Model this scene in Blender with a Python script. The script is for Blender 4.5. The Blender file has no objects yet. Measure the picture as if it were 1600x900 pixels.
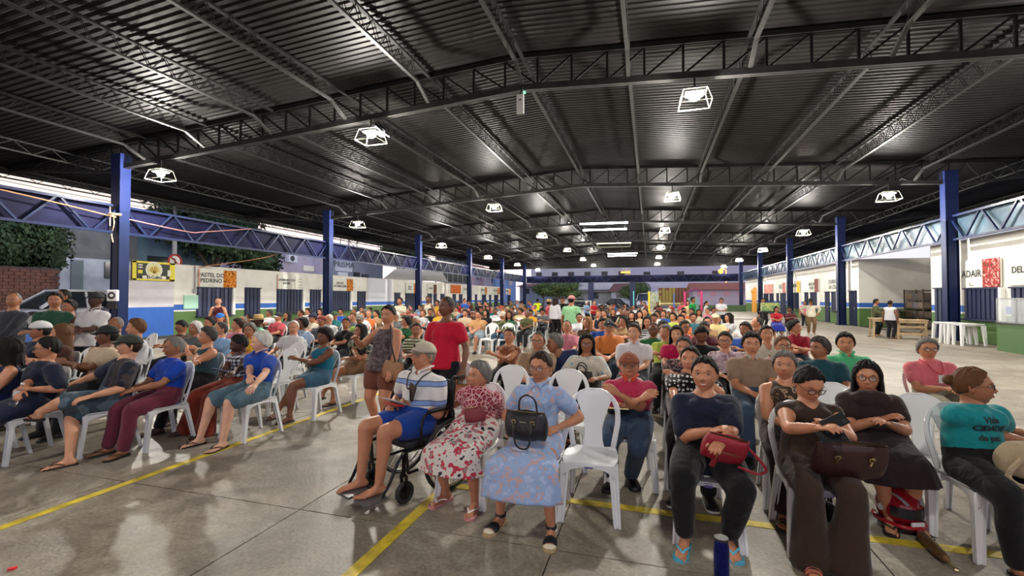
import bpy, math, random
import numpy as np
from mathutils import Vector, Matrix
random.seed(7)
S = bpy.context.scene
COL = S.collection
PI = math.pi
def rad(a): return a * PI / 180

# ---------------------------------------------------------------- camera
FPX = 720.0
cam_d = bpy.data.cameras.new('camera'); cam = bpy.data.objects.new('camera', cam_d); COL.objects.link(cam)
cam.location = (0, 0, 1.65)
cam.rotation_euler = (rad(91.19), 0, rad(16.63))
cam_d.sensor_width = 36; cam_d.lens = FPX / 1600 * 36; cam_d.clip_start = .05; cam_d.clip_end = 600
S.camera = cam
CP = Vector(cam.location); CR = cam.rotation_euler.to_matrix()
CF = CR @ Vector((0, 0, -1))
def ray(px, py): return CR @ Vector(((px - 800) / FPX, (450 - py) / FPX, -1))
def at(px, py, H=0.0):
    d = ray(px, py); t = (H - CP.z) / d.z
    return CP + d * t
def atz(px, py, z): return CP + ray(px, py) * z
def onx(px, X, py=465):
    d = ray(px, py); return (CP + d * (X / d.x)).y
def proj(p):
    q = CR.transposed() @ (Vector(p) - CP)
    return (800 + FPX * q.x / -q.z, 450 - FPX * q.y / -q.z, -q.z)

# ---------------------------------------------------------------- sky, exposure
S.view_settings.view_transform = 'Standard'; S.view_settings.look = 'None'
S.view_settings.exposure = 0.38; S.view_settings.gamma = 1
W = bpy.data.worlds.new('dusk'); S.world = W; W.use_nodes = True
nt = W.node_tree; N = nt.nodes; L = nt.links; N.clear()
out = N.new('ShaderNodeOutputWorld'); bg = N.new('ShaderNodeBackground'); L.new(bg.outputs[0], out.inputs[0])
tc = N.new('ShaderNodeTexCoord'); sep = N.new('ShaderNodeSeparateXYZ'); L.new(tc.outputs['Generated'], sep.inputs[0])
mp = N.new('ShaderNodeMapRange'); mp.inputs[1].default_value = -1; mp.inputs[2].default_value = .75
L.new(sep.outputs[0], mp.inputs[0])
cr = N.new('ShaderNodeValToRGB'); e = cr.color_ramp.elements
e[0].color = (1.0, .80, .66, 1); e[1].color = (.50, .60, .86, 1)
m_ = cr.color_ramp.elements.new(.5); m_.color = (.92, .76, .80, 1)
L.new(mp.outputs[0], cr.inputs[0])
mz = N.new('ShaderNodeMapRange'); mz.inputs[1].default_value = .1; mz.inputs[2].default_value = .9
mz.inputs[3].default_value = 0; mz.inputs[4].default_value = 1
L.new(sep.outputs[2], mz.inputs[0])
mx = N.new('ShaderNodeMixRGB'); L.new(mz.outputs[0], mx.inputs[0]); L.new(cr.outputs[0], mx.inputs[1]); mx.inputs[2].default_value = (.22, .32, .55, 1)
L.new(mx.outputs[0], bg.inputs[0]); bg.inputs[1].default_value = 1.1

# the flood lamps: on the trusses, one in each quarter; the row behind the camera hangs on the truss over the stage
LAMP_W = 720.0
TRUSS_Y = [-10.0, .6, 11.2, 21.8, 32.4, 43.0, 53.6, 64.2]
LAMP_X = [-15.3, -7.4, 1.0, 9.1]
def zbot(x): return 6.97 - .061 * abs(x + 3.1)

# ---------------------------------------------------------------- materials
MATS = {}
def newmat(name):
    m = bpy.data.materials.new(name); m.use_nodes = True
    b = m.node_tree.nodes['Principled BSDF']
    return m, m.node_tree, b
def mat(name, col, rough=.6, metal=0, bump=0, bscale=40, var=.0, vscale=6, emit=None, estr=1, alpha=1, spec=None, trans=0, sheen=0, sss=0):
    if name in MATS: return MATS[name]
    m, nt, b = newmat(name)
    c = (*col, 1)
    b.inputs['Base Color'].default_value = c; b.inputs['Roughness'].default_value = rough; b.inputs['Metallic'].default_value = metal
    if spec is not None: b.inputs['Specular IOR Level'].default_value = spec
    if trans: b.inputs['Transmission Weight'].default_value = trans
    if sheen: b.inputs['Sheen Weight'].default_value = sheen
    if sss:
        b.inputs['Subsurface Weight'].default_value = sss; b.inputs['Subsurface Radius'].default_value = (.02, .008, .004)
        b.inputs['Subsurface Scale'].default_value = .5
    if alpha < 1: b.inputs['Alpha'].default_value = alpha
    if emit: b.inputs['Emission Color'].default_value = (*emit, 1); b.inputs['Emission Strength'].default_value = estr
    t = nt.nodes.new('ShaderNodeTexCoord')
    if var:
        n = nt.nodes.new('ShaderNodeTexNoise'); n.inputs['Scale'].default_value = vscale; n.inputs['Detail'].default_value = 5
        nt.links.new(t.outputs['Object'], n.inputs['Vector'])
        mr = nt.nodes.new('ShaderNodeMapRange'); mr.inputs[1].default_value = .3; mr.inputs[2].default_value = .7
        mr.inputs[3].default_value = 1 - var; mr.inputs[4].default_value = 1 + var
        nt.links.new(n.outputs['Fac'], mr.inputs[0])
        v = nt.nodes.new('ShaderNodeVectorMath'); v.operation = 'SCALE'; v.inputs[0].default_value = col
        nt.links.new(mr.outputs[0], v.inputs['Scale']); nt.links.new(v.outputs[0], b.inputs['Base Color'])
    if bump:
        n = nt.nodes.new('ShaderNodeTexNoise'); n.inputs['Scale'].default_value = bscale; n.inputs['Detail'].default_value = 4
        nt.links.new(t.outputs['Object'], n.inputs['Vector'])
        bp = nt.nodes.new('ShaderNodeBump'); bp.inputs['Strength'].default_value = bump; bp.inputs['Distance'].default_value = .02
        nt.links.new(n.outputs['Fac'], bp.inputs['Height']); nt.links.new(bp.outputs[0], b.inputs['Normal'])
    MATS[name] = m
    return m
def lin(h):
    h = h.lstrip('#'); r = []
    for i in (0, 2, 4):
        c = int(h[i:i+2], 16) / 255
        r.append(c / 12.92 if c <= .04045 else ((c + .055) / 1.055) ** 2.4)
    return tuple(r)
def ramp(nt, fac, stops, const=True):
    r = nt.nodes.new('ShaderNodeValToRGB'); r.color_ramp.interpolation = 'CONSTANT' if const else 'LINEAR'
    el = r.color_ramp.elements
    while len(el) < len(stops): el.new(.5)
    for i, (p, c) in enumerate(stops): el[i].position = p; el[i].color = (*c, 1)
    nt.links.new(fac, r.inputs[0]); return r.outputs[0]
def cloth(c1, pat=None, c2='#ffffff', c3=None, sc=1.0):
    """woven cloth; c* are hex colours, pat a print"""
    key = f'cloth {c1} {pat} {c2} {c3} {sc}' if pat else f'cloth {c1}'
    if key in MATS: return MATS[key]
    a, b2 = lin(c1), lin(c2); c_ = lin(c3) if c3 else b2
    m, nt, b = newmat(key)
    b.inputs['Roughness'].default_value = .85; b.inputs['Sheen Weight'].default_value = .15; b.inputs['Specular IOR Level'].default_value = .25
    t = nt.nodes.new('ShaderNodeTexCoord'); O = t.outputs['Object']
    nd = lambda k: nt.nodes.new(k)
    col = None
    if pat == 'floral':
        n = nd('ShaderNodeTexNoise'); n.inputs['Scale'].default_value = 22 / sc; n.inputs['Detail'].default_value = 2
        nt.links.new(O, n.inputs['Vector'])
        col = ramp(nt, n.outputs['Fac'], [(0, c_), (.40, a), (.57, b2), (.64, a), (.68, c_)])
    elif pat == 'leaf':
        v = nd('ShaderNodeTexVoronoi'); v.inputs['Scale'].default_value = 34 / sc; v.feature = 'DISTANCE_TO_EDGE'
        nt.links.new(O, v.inputs['Vector']); col = ramp(nt, v.outputs['Distance'], [(0, b2), (.07, a), (.30, c_)])
    elif pat == 'dots':
        v = nd('ShaderNodeTexVoronoi'); v.inputs['Scale'].default_value = 28 / sc; v.inputs['Randomness'].default_value = .35
        nt.links.new(O, v.inputs['Vector']); col = ramp(nt, v.outputs['Distance'], [(0, b2), (.36, a)])
    elif pat == 'camo':
        n = nd('ShaderNodeTexNoise'); n.inputs['Scale'].default_value = 9 / sc; n.inputs['Detail'].default_value = 2
        nt.links.new(O, n.inputs['Vector']); col = ramp(nt, n.outputs['Fac'], [(0, c_), (.45, a), (.55, b2)])
    elif pat in ('stripes', 'bands'):
        s = nd('ShaderNodeSeparateXYZ'); nt.links.new(O, s.inputs[0])
        f = nd('ShaderNodeMath'); f.operation = 'MULTIPLY'; f.inputs[1].default_value = (8 if pat == 'bands' else 22) / sc; nt.links.new(s.outputs[2], f.inputs[0])
        g = nd('ShaderNodeMath'); g.operation = 'FRACT'; nt.links.new(f.outputs[0], g.inputs[0])
        st = [(0, a), (.40, c_), (.44, b2), (.66, c_), (.70, a)] if pat == 'bands' else [(0, a), (.5, b2)]
        col = ramp(nt, g.outputs[0], st)
    elif pat in ('check', 'plaid'):
        s = nd('ShaderNodeSeparateXYZ'); nt.links.new(O, s.inputs[0]); fr = []
        for ax in (0, 2):
            f = nd('ShaderNodeMath'); f.operation = 'MULTIPLY'; f.inputs[1].default_value = 22 / sc; nt.links.new(s.outputs[ax], f.inputs[0])
            g = nd('ShaderNodeMath'); g.operation = 'FRACT'; nt.links.new(f.outputs[0], g.inputs[0])
            h = nd('ShaderNodeMath'); h.operation = 'GREATER_THAN'; h.inputs[1].default_value = .5; nt.links.new(g.outputs[0], h.inputs[0]); fr.append(h)
        ad = nd('ShaderNodeMath'); ad.operation = 'ADD'; nt.links.new(fr[0].outputs[0], ad.inputs[0]); nt.links.new(fr[1].outputs[0], ad.inputs[1])
        dv = nd('ShaderNodeMath'); dv.operation = 'DIVIDE'; dv.inputs[1].default_value = 2.01; nt.links.new(ad.outputs[0], dv.inputs[0])
        col = ramp(nt, dv.outputs[0], [(0, a), (.4, c_ if c3 else tuple((x + y) / 2 for x, y in zip(a, b2))), (.9, b2)])
    elif pat == 'hem':
        # white skirt with dark line near its hem and flowers
        n = nd('ShaderNodeTexNoise'); n.inputs['Scale'].default_value = 24 / sc; n.inputs['Detail'].default_value = 1
        nt.links.new(O, n.inputs['Vector'])
        col = ramp(nt, n.outputs['Fac'], [(0, lin('#2d2730')), (.33, a), (.56, b2), (.66, c_)])
    if col is None: b.inputs['Base Color'].default_value = (*a, 1)
    else: nt.links.new(col, b.inputs['Base Color'])
    n = nd('ShaderNodeTexNoise'); n.inputs['Scale'].default_value = 11; n.inputs['Detail'].default_value = 2; n.inputs['Distortion'].default_value = .5
    nt.links.new(O, n.inputs['Vector'])
    bp = nd('ShaderNodeBump'); bp.inputs['Strength'].default_value = .5; bp.inputs['Distance'].default_value = .03
    nt.links.new(n.outputs['Fac'], bp.inputs['Height']); nt.links.new(bp.outputs[0], b.inputs['Normal'])
    MATS[key] = m
    return m

# ---------------------------------------------------------------- mesh helpers
class G:
    def __init__(s): s.v = []; s.f = []; s.n = 0
    def add(s, V, F, m=0):
        V = np.asarray(V, dtype=float).reshape(-1, 3)
        s.v.append(V)
        if isinstance(F, np.ndarray): F = [F]
        else:
            by = {}
            for f in F: by.setdefault(len(f), []).append(f)
            F = [np.array(x) for x in by.values()]
        for f in F:
            if len(f): s.f.append((f + s.n, m))
        s.n += len(V); return s
    def put(s, VF, m=0): return s.add(VF[0], VF[1], m)
    def merge(s, o, M=None, mmap=None):
        for v in [np.concatenate(o.v)] if o.v else []:
            if M is not None: v = v @ np.array(M.to_3x3()).T + np.array(M.translation)
            s.v.append(v)
        for f, m in o.f: s.f.append((f + s.n, m if mmap is None else mmap[m]))
        s.n += o.n; return s
    def mesh(s, name, mats=(), smooth=None):
        me = bpy.data.meshes.new(name)
        V = np.concatenate(s.v); me.vertices.add(len(V)); me.vertices.foreach_set('co', V.ravel())
        lo = np.concatenate([f.ravel() for f, _ in s.f]); me.loops.add(len(lo)); me.loops.foreach_set('vertex_index', lo.astype(np.int32))
        cnt = np.concatenate([np.full(len(f), f.shape[1]) for f, _ in s.f])
        st = np.concatenate([[0], np.cumsum(cnt)[:-1]])
        me.polygons.add(len(cnt)); me.polygons.foreach_set('loop_start', st.astype(np.int32))
        me.polygons.foreach_set('material_index', np.concatenate([np.full(len(f), m) for f, m in s.f]).astype(np.int32))
        me.polygons.foreach_set('use_smooth', np.full(len(cnt), smooth is not None))
        for m in mats: me.materials.append(m)
        me.update(calc_edges=True)
        if smooth is not None and smooth < 180: me.set_sharp_from_angle(angle=rad(smooth))
        return me
def link(name, me, parent=None, M=None, **props):
    o = bpy.data.objects.new(name, me); COL.objects.link(o)
    if parent is not None: o.parent = parent
    if M is not None: o.matrix_local = M
    for k, v in props.items(): o[k] = v
    return o
def obj(name, g, mats, parent=None, M=None, smooth=None, **props):
    if not isinstance(mats, (list, tuple)): mats = [mats]
    return link(name, g.mesh(name, mats, smooth), parent, M, **props)
def empty(name, loc=(0, 0, 0), rz=0, **props):
    o = bpy.data.objects.new(name, None); COL.objects.link(o); o.location = loc; o.rotation_euler = (0, 0, rz); o.empty_display_size = .1
    for k, v in props.items(): o[k] = v
    return o
def copy_tree(o, parent=None, loc=None, rz=None, **props):
    c = o.copy(); COL.objects.link(c)
    if parent is not None: c.parent = parent
    if loc is not None: c.location = loc
    if rz is not None: c.rotation_euler = (0, 0, rz)
    for ch in o.children: copy_tree(ch, c)
    for k, v in props.items(): c[k] = v
    return c
BF = np.array([(0, 3, 2, 1), (4, 5, 6, 7), (0, 1, 5, 4), (1, 2, 6, 5), (2, 3, 7, 6), (3, 0, 4, 7)])
def box(c, s, rz=0):
    x, y, z = s[0] / 2, s[1] / 2, s[2] / 2
    V = np.array([(-x, -y, -z), (x, -y, -z), (x, y, -z), (-x, y, -z), (-x, -y, z), (x, -y, z), (x, y, z), (-x, y, z)])
    if rz:
        k, q = math.cos(rz), math.sin(rz); V = V @ np.array([(k, q, 0), (-q, k, 0), (0, 0, 1)])
    return V + np.array(c), BF
def box2(a, b):
    a, b = np.minimum(a, b), np.maximum(a, b); return box((a + b) / 2, b - a)
def rbox(c, s, r, k=3):
    """box with rounded vertical edges and soft top and bottom"""
    x, y, z = s[0] / 2 - r, s[1] / 2 - r, s[2] / 2; pts = []
    for q, (sx, sy) in enumerate(((1, 1), (-1, 1), (-1, -1), (1, -1))):
        for i in range(k + 1):
            a = q * PI / 2 + i * PI / 2 / k; pts.append((sx * x + r * math.cos(a), sy * y + r * math.sin(a)))
    P = np.array(pts); n = len(P); V = []; r2 = min(r, z) * .6
    for zz, sc in ((-z, -r2), (-z + r2, 0), (z - r2, 0), (z, -r2)):
        d = P + np.sign(P) * sc * np.minimum(1, np.abs(P) / np.array([s[0] / 2, s[1] / 2]))
        V.append(np.column_stack([d, np.full(n, zz)]))
    V = np.concatenate(V) + np.array(c)
    F = [(i * n + j, i * n + (j + 1) % n, (i + 1) * n + (j + 1) % n, (i + 1) * n + j) for i in range(3) for j in range(n)]
    return V, F + [tuple(range(n))[::-1], tuple(range(3 * n, 4 * n))]
def beam(p, q, w, h=None, up=(0, 0, 1)):
    h = h or w; p, q = np.array(p, float), np.array(q, float); t = q - p; t /= np.linalg.norm(t)
    up = np.array(up, float)
    if abs(t @ up) > .98: up = np.array((1., 0, 0))
    a = np.cross(t, up); a /= np.linalg.norm(a); b = np.cross(a, t)
    V = [c + a * sx * w / 2 + b * sy * h / 2 for c in (p, q) for sx, sy in ((-1, -1), (1, -1), (1, 1), (-1, 1))]
    return np.array(V), BF
def loft(C, R, k=14, ref=(1, 0, 0), rnd=True, rip=None, cap=True):
    """closed tube of elliptical sections through C; R radii (a along ref, b)"""
    C = np.array(C, float); R = np.array(R, float)
    if R.ndim == 1: R = np.column_stack([R, R])
    T = np.gradient(C, axis=0); T /= np.linalg.norm(T, axis=1)[:, None] + 1e-12
    if rnd:
        c0, c1, r0, r1, t0, t1 = C[0], C[-1], R[0], R[-1], T[0], T[-1]
        m0, m1 = r0.min(), r1.min()
        C = np.vstack([c0 - t0 * m0 * .62, c0 - t0 * m0 * .36, C, c1 + t1 * m1 * .36, c1 + t1 * m1 * .62])
        R = np.vstack([r0 * .45, r0 * .82, R, r1 * .82, r1 * .45]); T = np.vstack([t0, t0, T, t1, t1])
    ref = np.array(ref, float); A = ref - (T @ ref)[:, None] * T
    bad = np.linalg.norm(A, axis=1) < .1
    if bad.any():
        r2 = np.array((.3, .1, 1.)); A[bad] = (r2 - (T @ r2)[:, None] * T)[bad]
    A /= np.linalg.norm(A, axis=1)[:, None]; B = np.cross(T, A)
    th = np.linspace(0, 2 * PI, k, endpoint=False); n = len(C)
    ca, sa = np.cos(th), np.sin(th)
    mul = np.ones((n, k)) if rip is None else 1 + rip(np.linspace(0, 1, n)[:, None], th[None, :])
    V = C[:, None, :] + (R[:, 0, None] * ca * mul)[..., None] * A[:, None, :] + (R[:, 1, None] * sa * mul)[..., None] * B[:, None, :]
    i = np.arange(n - 1)[:, None] * k; j = np.arange(k)[None, :]
    F = np.stack([i + j, i + (j + 1) % k, i + k + (j + 1) % k, i + k + j], -1).reshape(-1, 4)
    fs = [F]
    if cap: fs += [np.arange(k)[::-1][None], (np.arange(k) + (n - 1) * k)[None]]
    return V.reshape(-1, 3), fs
def padd(g, vf, m=0):
    V, fs = vf; g.v.append(np.asarray(V, float))
    for f in fs: g.f.append((np.asarray(f) + g.n, m))
    g.n += len(V); return g
def tube(g, P, r, k=8, m=0, rnd=False, ref=(.21, .33, .92)):
    P = np.array(P, float); r = np.full(len(P), r) if np.isscalar(r) else r
    return padd(g, loft(P, r, k, ref, rnd), m)
def curve_pts(P, n):
    """Catmull-Rom through P"""
    P = np.array(P, float); Q = np.vstack([2 * P[0] - P[1], P, 2 * P[-1] - P[-2]]); o = []
    for i in range(len(P) - 1):
        for t in np.linspace(0, 1, n, endpoint=False):
            a, b, c, d = Q[i:i+4]
            o.append(.5 * ((2 * b) + (-a + c) * t + (2 * a - 5 * b + 4 * c - d) * t * t + (-a + 3 * b - 3 * c + d) * t ** 3))
    o.append(P[-1]); return np.array(o)
def torus(g, c, R, r, ax='x', k=28, k2=8, m=0, a0=0, a1=2 * PI):
    th = np.linspace(a0, a1, k + 1)
    P = {'x': lambda t: (0, math.cos(t) * R, math.sin(t) * R), 'y': lambda t: (math.cos(t) * R, 0, math.sin(t) * R), 'z': lambda t: (math.cos(t) * R, math.sin(t) * R, 0)}[ax]
    pts = np.array([P(t) for t in th]) + np.array(c)
    ref = {'x': (1, 0, 0), 'y': (0, 1, 0), 'z': (0, 0, 1)}[ax]
    return padd(g, loft(pts, np.full(len(pts), r), k2, ref, False), m)
def disc(g, c, r, h, ax='z', k=20, m=0):
    d = {'x': (1, 0, 0), 'y': (0, 1, 0), 'z': (0, 0, 1)}[ax]; c = np.array(c, float); d = np.array(d, float)
    return padd(g, loft([c - d * h / 2, c + d * h / 2], [r, r], k, (.3, .5, .8), False), m)
def ell(g, c, r, k=14, m=0, M=None):
    n = max(5, k // 2 + 1); ph = np.linspace(0, PI, n + 1)[1:-1]; th = np.linspace(0, 2 * PI, k, endpoint=False)
    V = [(0, 0, 1)] + [(math.sin(p) * math.cos(t), math.sin(p) * math.sin(t), math.cos(p)) for p in ph for t in th] + [(0, 0, -1)]
    V = np.array(V) * np.array(r)
    if M is not None: V = V @ np.array(M.to_3x3()).T
    n = len(ph); F = [(0, 1 + j, 1 + (j + 1) % k) for j in range(k)]
    for i in range(n - 1):
        F += [(1 + i * k + j, 1 + (i + 1) * k + j, 1 + (i + 1) * k + (j + 1) % k, 1 + i * k + (j + 1) % k) for j in range(k)]
    e0 = 1 + (n - 1) * k; F += [(e0 + j, n * k + 1, e0 + (j + 1) % k) for j in range(k)]
    return g.add(V + np.array(c), F, m)
TEXTS = []
def text(s, size, loc, rot, m, parent=None, name='lettering', bold=0, sx=1, **props):
    c = bpy.data.curves.new(name, 'FONT'); c.body = s; c.size = size; c.align_x = 'CENTER'; c.align_y = 'CENTER'; c.extrude = .002; c.offset = bold
    c.resolution_u = 2; c.materials.append(m)
    o = bpy.data.objects.new(name, c); COL.objects.link(o); o.rotation_euler = rot; o.scale = (sx, 1, 1)
    if parent is not None: o.parent = parent
    o.location = loc
    for k, v in props.items(): o[k] = v
    TEXTS.append(o)
    return o
NUM = ['first', 'second', 'third', 'fourth', 'fifth', 'sixth', 'seventh', 'eighth', 'ninth', 'tenth', 'eleventh', 'twelfth', 'thirteenth', 'fourteenth', 'fifteenth', 'sixteenth', 'seventeenth', 'eighteenth', 'nineteenth', 'twentieth']
# ================================================================ THE SETTING
LX, RX = -17.3, 11.1          # column rows
PURL = [-16.05 + 2.6 * i for i in range(11)]
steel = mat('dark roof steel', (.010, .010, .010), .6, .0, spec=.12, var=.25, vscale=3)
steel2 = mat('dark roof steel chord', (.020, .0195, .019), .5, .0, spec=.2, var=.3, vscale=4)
blue = mat('navy gloss paint', (.008, .016, .060), .35, 0, spec=.2, var=.18, vscale=2)
blue_l = mat('blue column paint', (.011, .019, .080), .35, 0, spec=.2, var=.15, vscale=2)
white_p = mat('white plastic', (.78, .79, .80), .32, 0, bump=.03, bscale=30, sss=.0)
black_m = mat('black rubber', (.02, .02, .02), .6)
chrome = mat('chrome', (.75, .75, .76), .18, 1)
dark_m = mat('dark metal', (.03, .03, .035), .4, .6)

# floor: concrete slabs with sawn joints
def concrete():
    m, nt, b = newmat('worn concrete')
    nd = nt.nodes.new; lk = nt.links.new
    g = nd('ShaderNodeNewGeometry'); P = g.outputs['Position']
    n1 = nd('ShaderNodeTexNoise'); n1.inputs['Scale'].default_value = .9; n1.inputs['Detail'].default_value = 9; n1.inputs['Roughness'].default_value = .65; n1.inputs['Distortion'].default_value = .6; lk(P, n1.inputs['Vector'])
    n2 = nd('ShaderNodeTexNoise'); n2.inputs['Scale'].default_value = 38; n2.inputs['Detail'].default_value = 6; lk(P, n2.inputs['Vector'])
    n3 = nd('ShaderNodeTexNoise'); n3.inputs['Scale'].default_value = 4.5; n3.inputs['Detail'].default_value = 10; n3.inputs['Roughness'].default_value = .75; n3.inputs['Distortion'].default_value = 1.4; lk(P, n3.inputs['Vector'])
    c = ramp(nt, n1.outputs['Fac'], [(.3, (.185, .150, .112)), (.5, (.285, .243, .192)), (.7, (.43, .392, .328))], False)
    c2 = ramp(nt, n3.outputs['Fac'], [(.35, (.62, .6, .57)), (.55, (1, 1, 1)), (.72, (1.3, 1.28, 1.25))], False)
    c3 = ramp(nt, n2.outputs['Fac'], [(.3, (.72, .72, .72)), (.65, (1.12, 1.12, 1.12))], False)
    m1 = nd('ShaderNodeMixRGB'); m1.blend_type = 'MULTIPLY'; m1.inputs[0].default_value = 1; lk(c, m1.inputs[1]); lk(c2, m1.inputs[2])
    m2 = nd('ShaderNodeMixRGB'); m2.blend_type = 'MULTIPLY'; m2.inputs[0].default_value = 1; lk(m1.outputs[0], m2.inputs[1]); lk(c3, m2.inputs[2])
    lk(m2.outputs[0], b.inputs['Base Color'])
    r = ramp(nt, n3.outputs['Fac'], [(.3, (.40, .40, .40)), (.7, (.62, .62, .62))], False); lk(r, b.inputs['Roughness'])
    bp = nd('ShaderNodeBump'); bp.inputs['Strength'].default_value = .25; bp.inputs['Distance'].default_value = .01; lk(n2.outputs['Fac'], bp.inputs['Height'])
    lk(bp.outputs[0], b.inputs['Normal']); return m
conc = concrete()
g = G(); g.put(box2((-20.5, -14, -.25), (15.6, 66, -.012)))
floor = obj('floor', g, mat('joint grout', (.045, .04, .035), .9), kind='structure')
sl = G(); sl.put(box((0, 0, -.0061), (1.99, 2.49, .0122))); slm = sl.mesh('slab', [conc])
for i in range(-9, 8):
    for j in range(-1, 14):
        x, y = -1.62 + 2 * i, 3.0 + 1.25 + 2.5 * j
        if x < -19.6 or x > 11.6: continue
        link('slab', slm, floor, Matrix.Translation((x, y, 0)))
g = G(); g.put(box2((-20.5, 39.3, -.01), (12, 66, 0))); g.put(box2((12, 20, -.01), (15.6, 30, 0))); g.put(box2((-20.5, -14, -.01), (12, .5, 0)))
obj('screed', g, conc, floor)
yel = mat('worn yellow paint', (.62, .47, .035), .6, var=.35, vscale=9)
for a, b_ in (((-4.50, .2, .0005), (-4.42, 10.5, .004)), ((-1.76, -.5, .0005), (-1.67, 3.80, .004)), ((-1.67, 3.71, .0008), (3.3, 3.80, .004))):
    g = G(); g.put(box2(a, b_)); obj('painted_line', g, yel, floor)
g = G(); g.put(box2((-160, -60, -.4), (160, 260, -.27)))
ground = obj('ground', g, mat('street asphalt', (.10, .095, .09), .85, var=.25, vscale=2), kind='structure')
g = G(); g.put(box2((-60, -20, -.26), (-20.6, 130, .48))); g.put(box2((-20.5, 66, -.26), (60, 130, -.02)))
obj('street_paving', g, mat('street paving', (.17, .155, .14), .8, var=.2, vscale=1), kind='structure')

# roof: corrugated dark sheets, ribs running across the hall
prof = [(0, 0), (.07, 0), (.10, .026), (.16, .026)]
ys, zs = [], []
y = -12.0
while y < 66.2:
    for dy, dz in prof: ys.append(y + dy); zs.append(dz)
    y += .19
ys = np.array(ys); zs = np.array(zs); xs = np.array([-23.4, -17.3, -10, -3.1, 4, 11.1, 16.8])
zr = np.array([zbot(x) + .87 for x in xs])
V = np.stack([np.repeat(xs[None], len(ys), 0), np.repeat(ys[:, None], len(xs), 1), zr[None] + zs[:, None]], -1).reshape(-1, 3)
i = np.arange(len(ys) - 1)[:, None] * len(xs); j = np.arange(len(xs) - 1)[None]
F = np.stack([i + j, i + j + len(xs), i + j + len(xs) + 1, i + j + 1], -1).reshape(-1, 4)
g = G(); g.add(V, F)
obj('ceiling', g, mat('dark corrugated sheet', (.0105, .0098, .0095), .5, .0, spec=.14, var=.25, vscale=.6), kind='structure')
g = G()
for x in (-23.45, 16.85): g.put(box2((x - .06, -12, zbot(x) + .62), (x + .06, 66.2, zbot(x) + .95)))
g.put(box2((-23.4, 66.2, zbot(-23) + .1), (16.8, 66.3, zbot(-3) + .9)))
obj('trim_1', g, steel, kind='structure')

# main trusses
def seg_z(x): return zbot(x)
for ti, ty in enumerate(TRUSS_Y):
    nm = NUM[ti - 2] if ti >= 2 else None
    lab = f'dark steel roof truss over the hall, {nm} one ahead of the camera' if nm else ('dark steel roof truss hanging above the front of the hall' if ti == 1 else 'dark steel roof truss behind the front of the hall')
    t = empty('roof_truss', (0, ty, 0), label=lab, category='truss')
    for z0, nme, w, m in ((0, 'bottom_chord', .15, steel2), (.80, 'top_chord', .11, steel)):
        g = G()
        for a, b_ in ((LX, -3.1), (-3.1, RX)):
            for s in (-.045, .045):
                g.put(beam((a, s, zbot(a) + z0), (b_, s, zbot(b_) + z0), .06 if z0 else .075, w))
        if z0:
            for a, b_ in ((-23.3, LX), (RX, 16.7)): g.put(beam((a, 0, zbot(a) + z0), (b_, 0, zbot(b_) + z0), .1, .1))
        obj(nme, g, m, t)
    xs_ = [LX + k * (28.4 / 33) for k in range(34)]
    near = ti in (2, 3, 4)
    gg = G()
    for k, x in enumerate(xs_):
        g = G(); g.put(beam((x, 0, zbot(x) + .07), (x, 0, zbot(x) + .75), .05, .05))
        if near: obj('vertical_post', g, steel, t)
        else: gg.merge(g)
        if k < 33:
            xn = xs_[k + 1]
            p, q = ((x, zbot(x) + .75), (xn, zbot(xn) + .05)) if x < -3.1 else ((x, zbot(x) + .05), (xn, zbot(xn) + .75))
            g = G(); g.put(beam((p[0], 0, p[1]), (q[0], 0, q[1]), .045, .045))
            if near: obj('diagonal_brace', g, steel, t)
            else: gg.merge(g)
    if not near: obj('web_bracing', gg, steel, t, kind='stuff')
    for sx, x0, x1 in ((-1, LX, -23.2), (1, RX, 16.6)):
        g = G(); g.put(beam((x0, 0, zbot(x0) - .15), (x1, 0, zbot(x1) + .70), .09, .09))
        n = 5
        for k in range(n):
            u0, u1 = k / n, (k + .5) / n; u2 = (k + 1) / n
            lo = lambda u: (x0 + (x1 - x0) * u, 0, zbot(x0) - .15 + (zbot(x1) + .70 - zbot(x0) + .15) * u)
            hi = lambda u: (x0 + (x1 - x0) * u, 0, zbot(x0 + (x1 - x0) * u) + .78)
            g.put(beam(lo(u0), hi(u1), .04)); g.put(beam(hi(u1), lo(u2), .04))
        obj('eave_bracket', g, steel2, t)

# lattice purlins, one for each bay of the roof
def purlin_mesh(dz=0):
    L_ = 10.6; gb, gt, gl = G(), G(), G()
    zt, zb_, zk = .77, .36, .06
    P = [(0, .12, zk), (0, .75, zb_), (0, L_ - .75, zb_), (0, L_ - .12, zk)]
    for a, b_ in zip(P[:-1], P[1:]): gb.put(beam(a, b_, .085, .05))
    gt.put(beam((0, 0, zt), (0, L_, zt), .09, .05))
    n = 16; y0, y1 = .75, L_ - .75
    for k in range(n):
        a = y0 + (y1 - y0) * k / n; b_ = y0 + (y1 - y0) * (k + 1) / n; c = (a + b_) / 2
        for s in (-.03, .03):
            gl.put(beam((s, a, zb_), (s, c, zt), .012)); gl.put(beam((s, c, zt), (s, b_, zb_), .012))
    return gb.mesh('bottom_chord', [steel2]), gt.mesh('top_chord', [steel]), gl.mesh('lattice', [steel])
pb, pt, pl = purlin_mesh()
for bi in range(len(TRUSS_Y) - 1):
    for k, x in enumerate(PURL):
        if bi < 1: continue
        wh = 'above the front of the hall' if bi == 1 else f'between the {NUM[bi-2]} and {NUM[bi-1]} trusses ahead'
        o = empty('purlin', (x, TRUSS_Y[bi], zbot(x)), label=f'lattice purlin {wh}, {NUM[k]} from the left', category='purlin', group=f'lattice purlins of roof bay {bi}')
        link('bottom_chord', pb, o); link('top_chord', pt, o); link('lattice', pl, o, kind='stuff')
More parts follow.
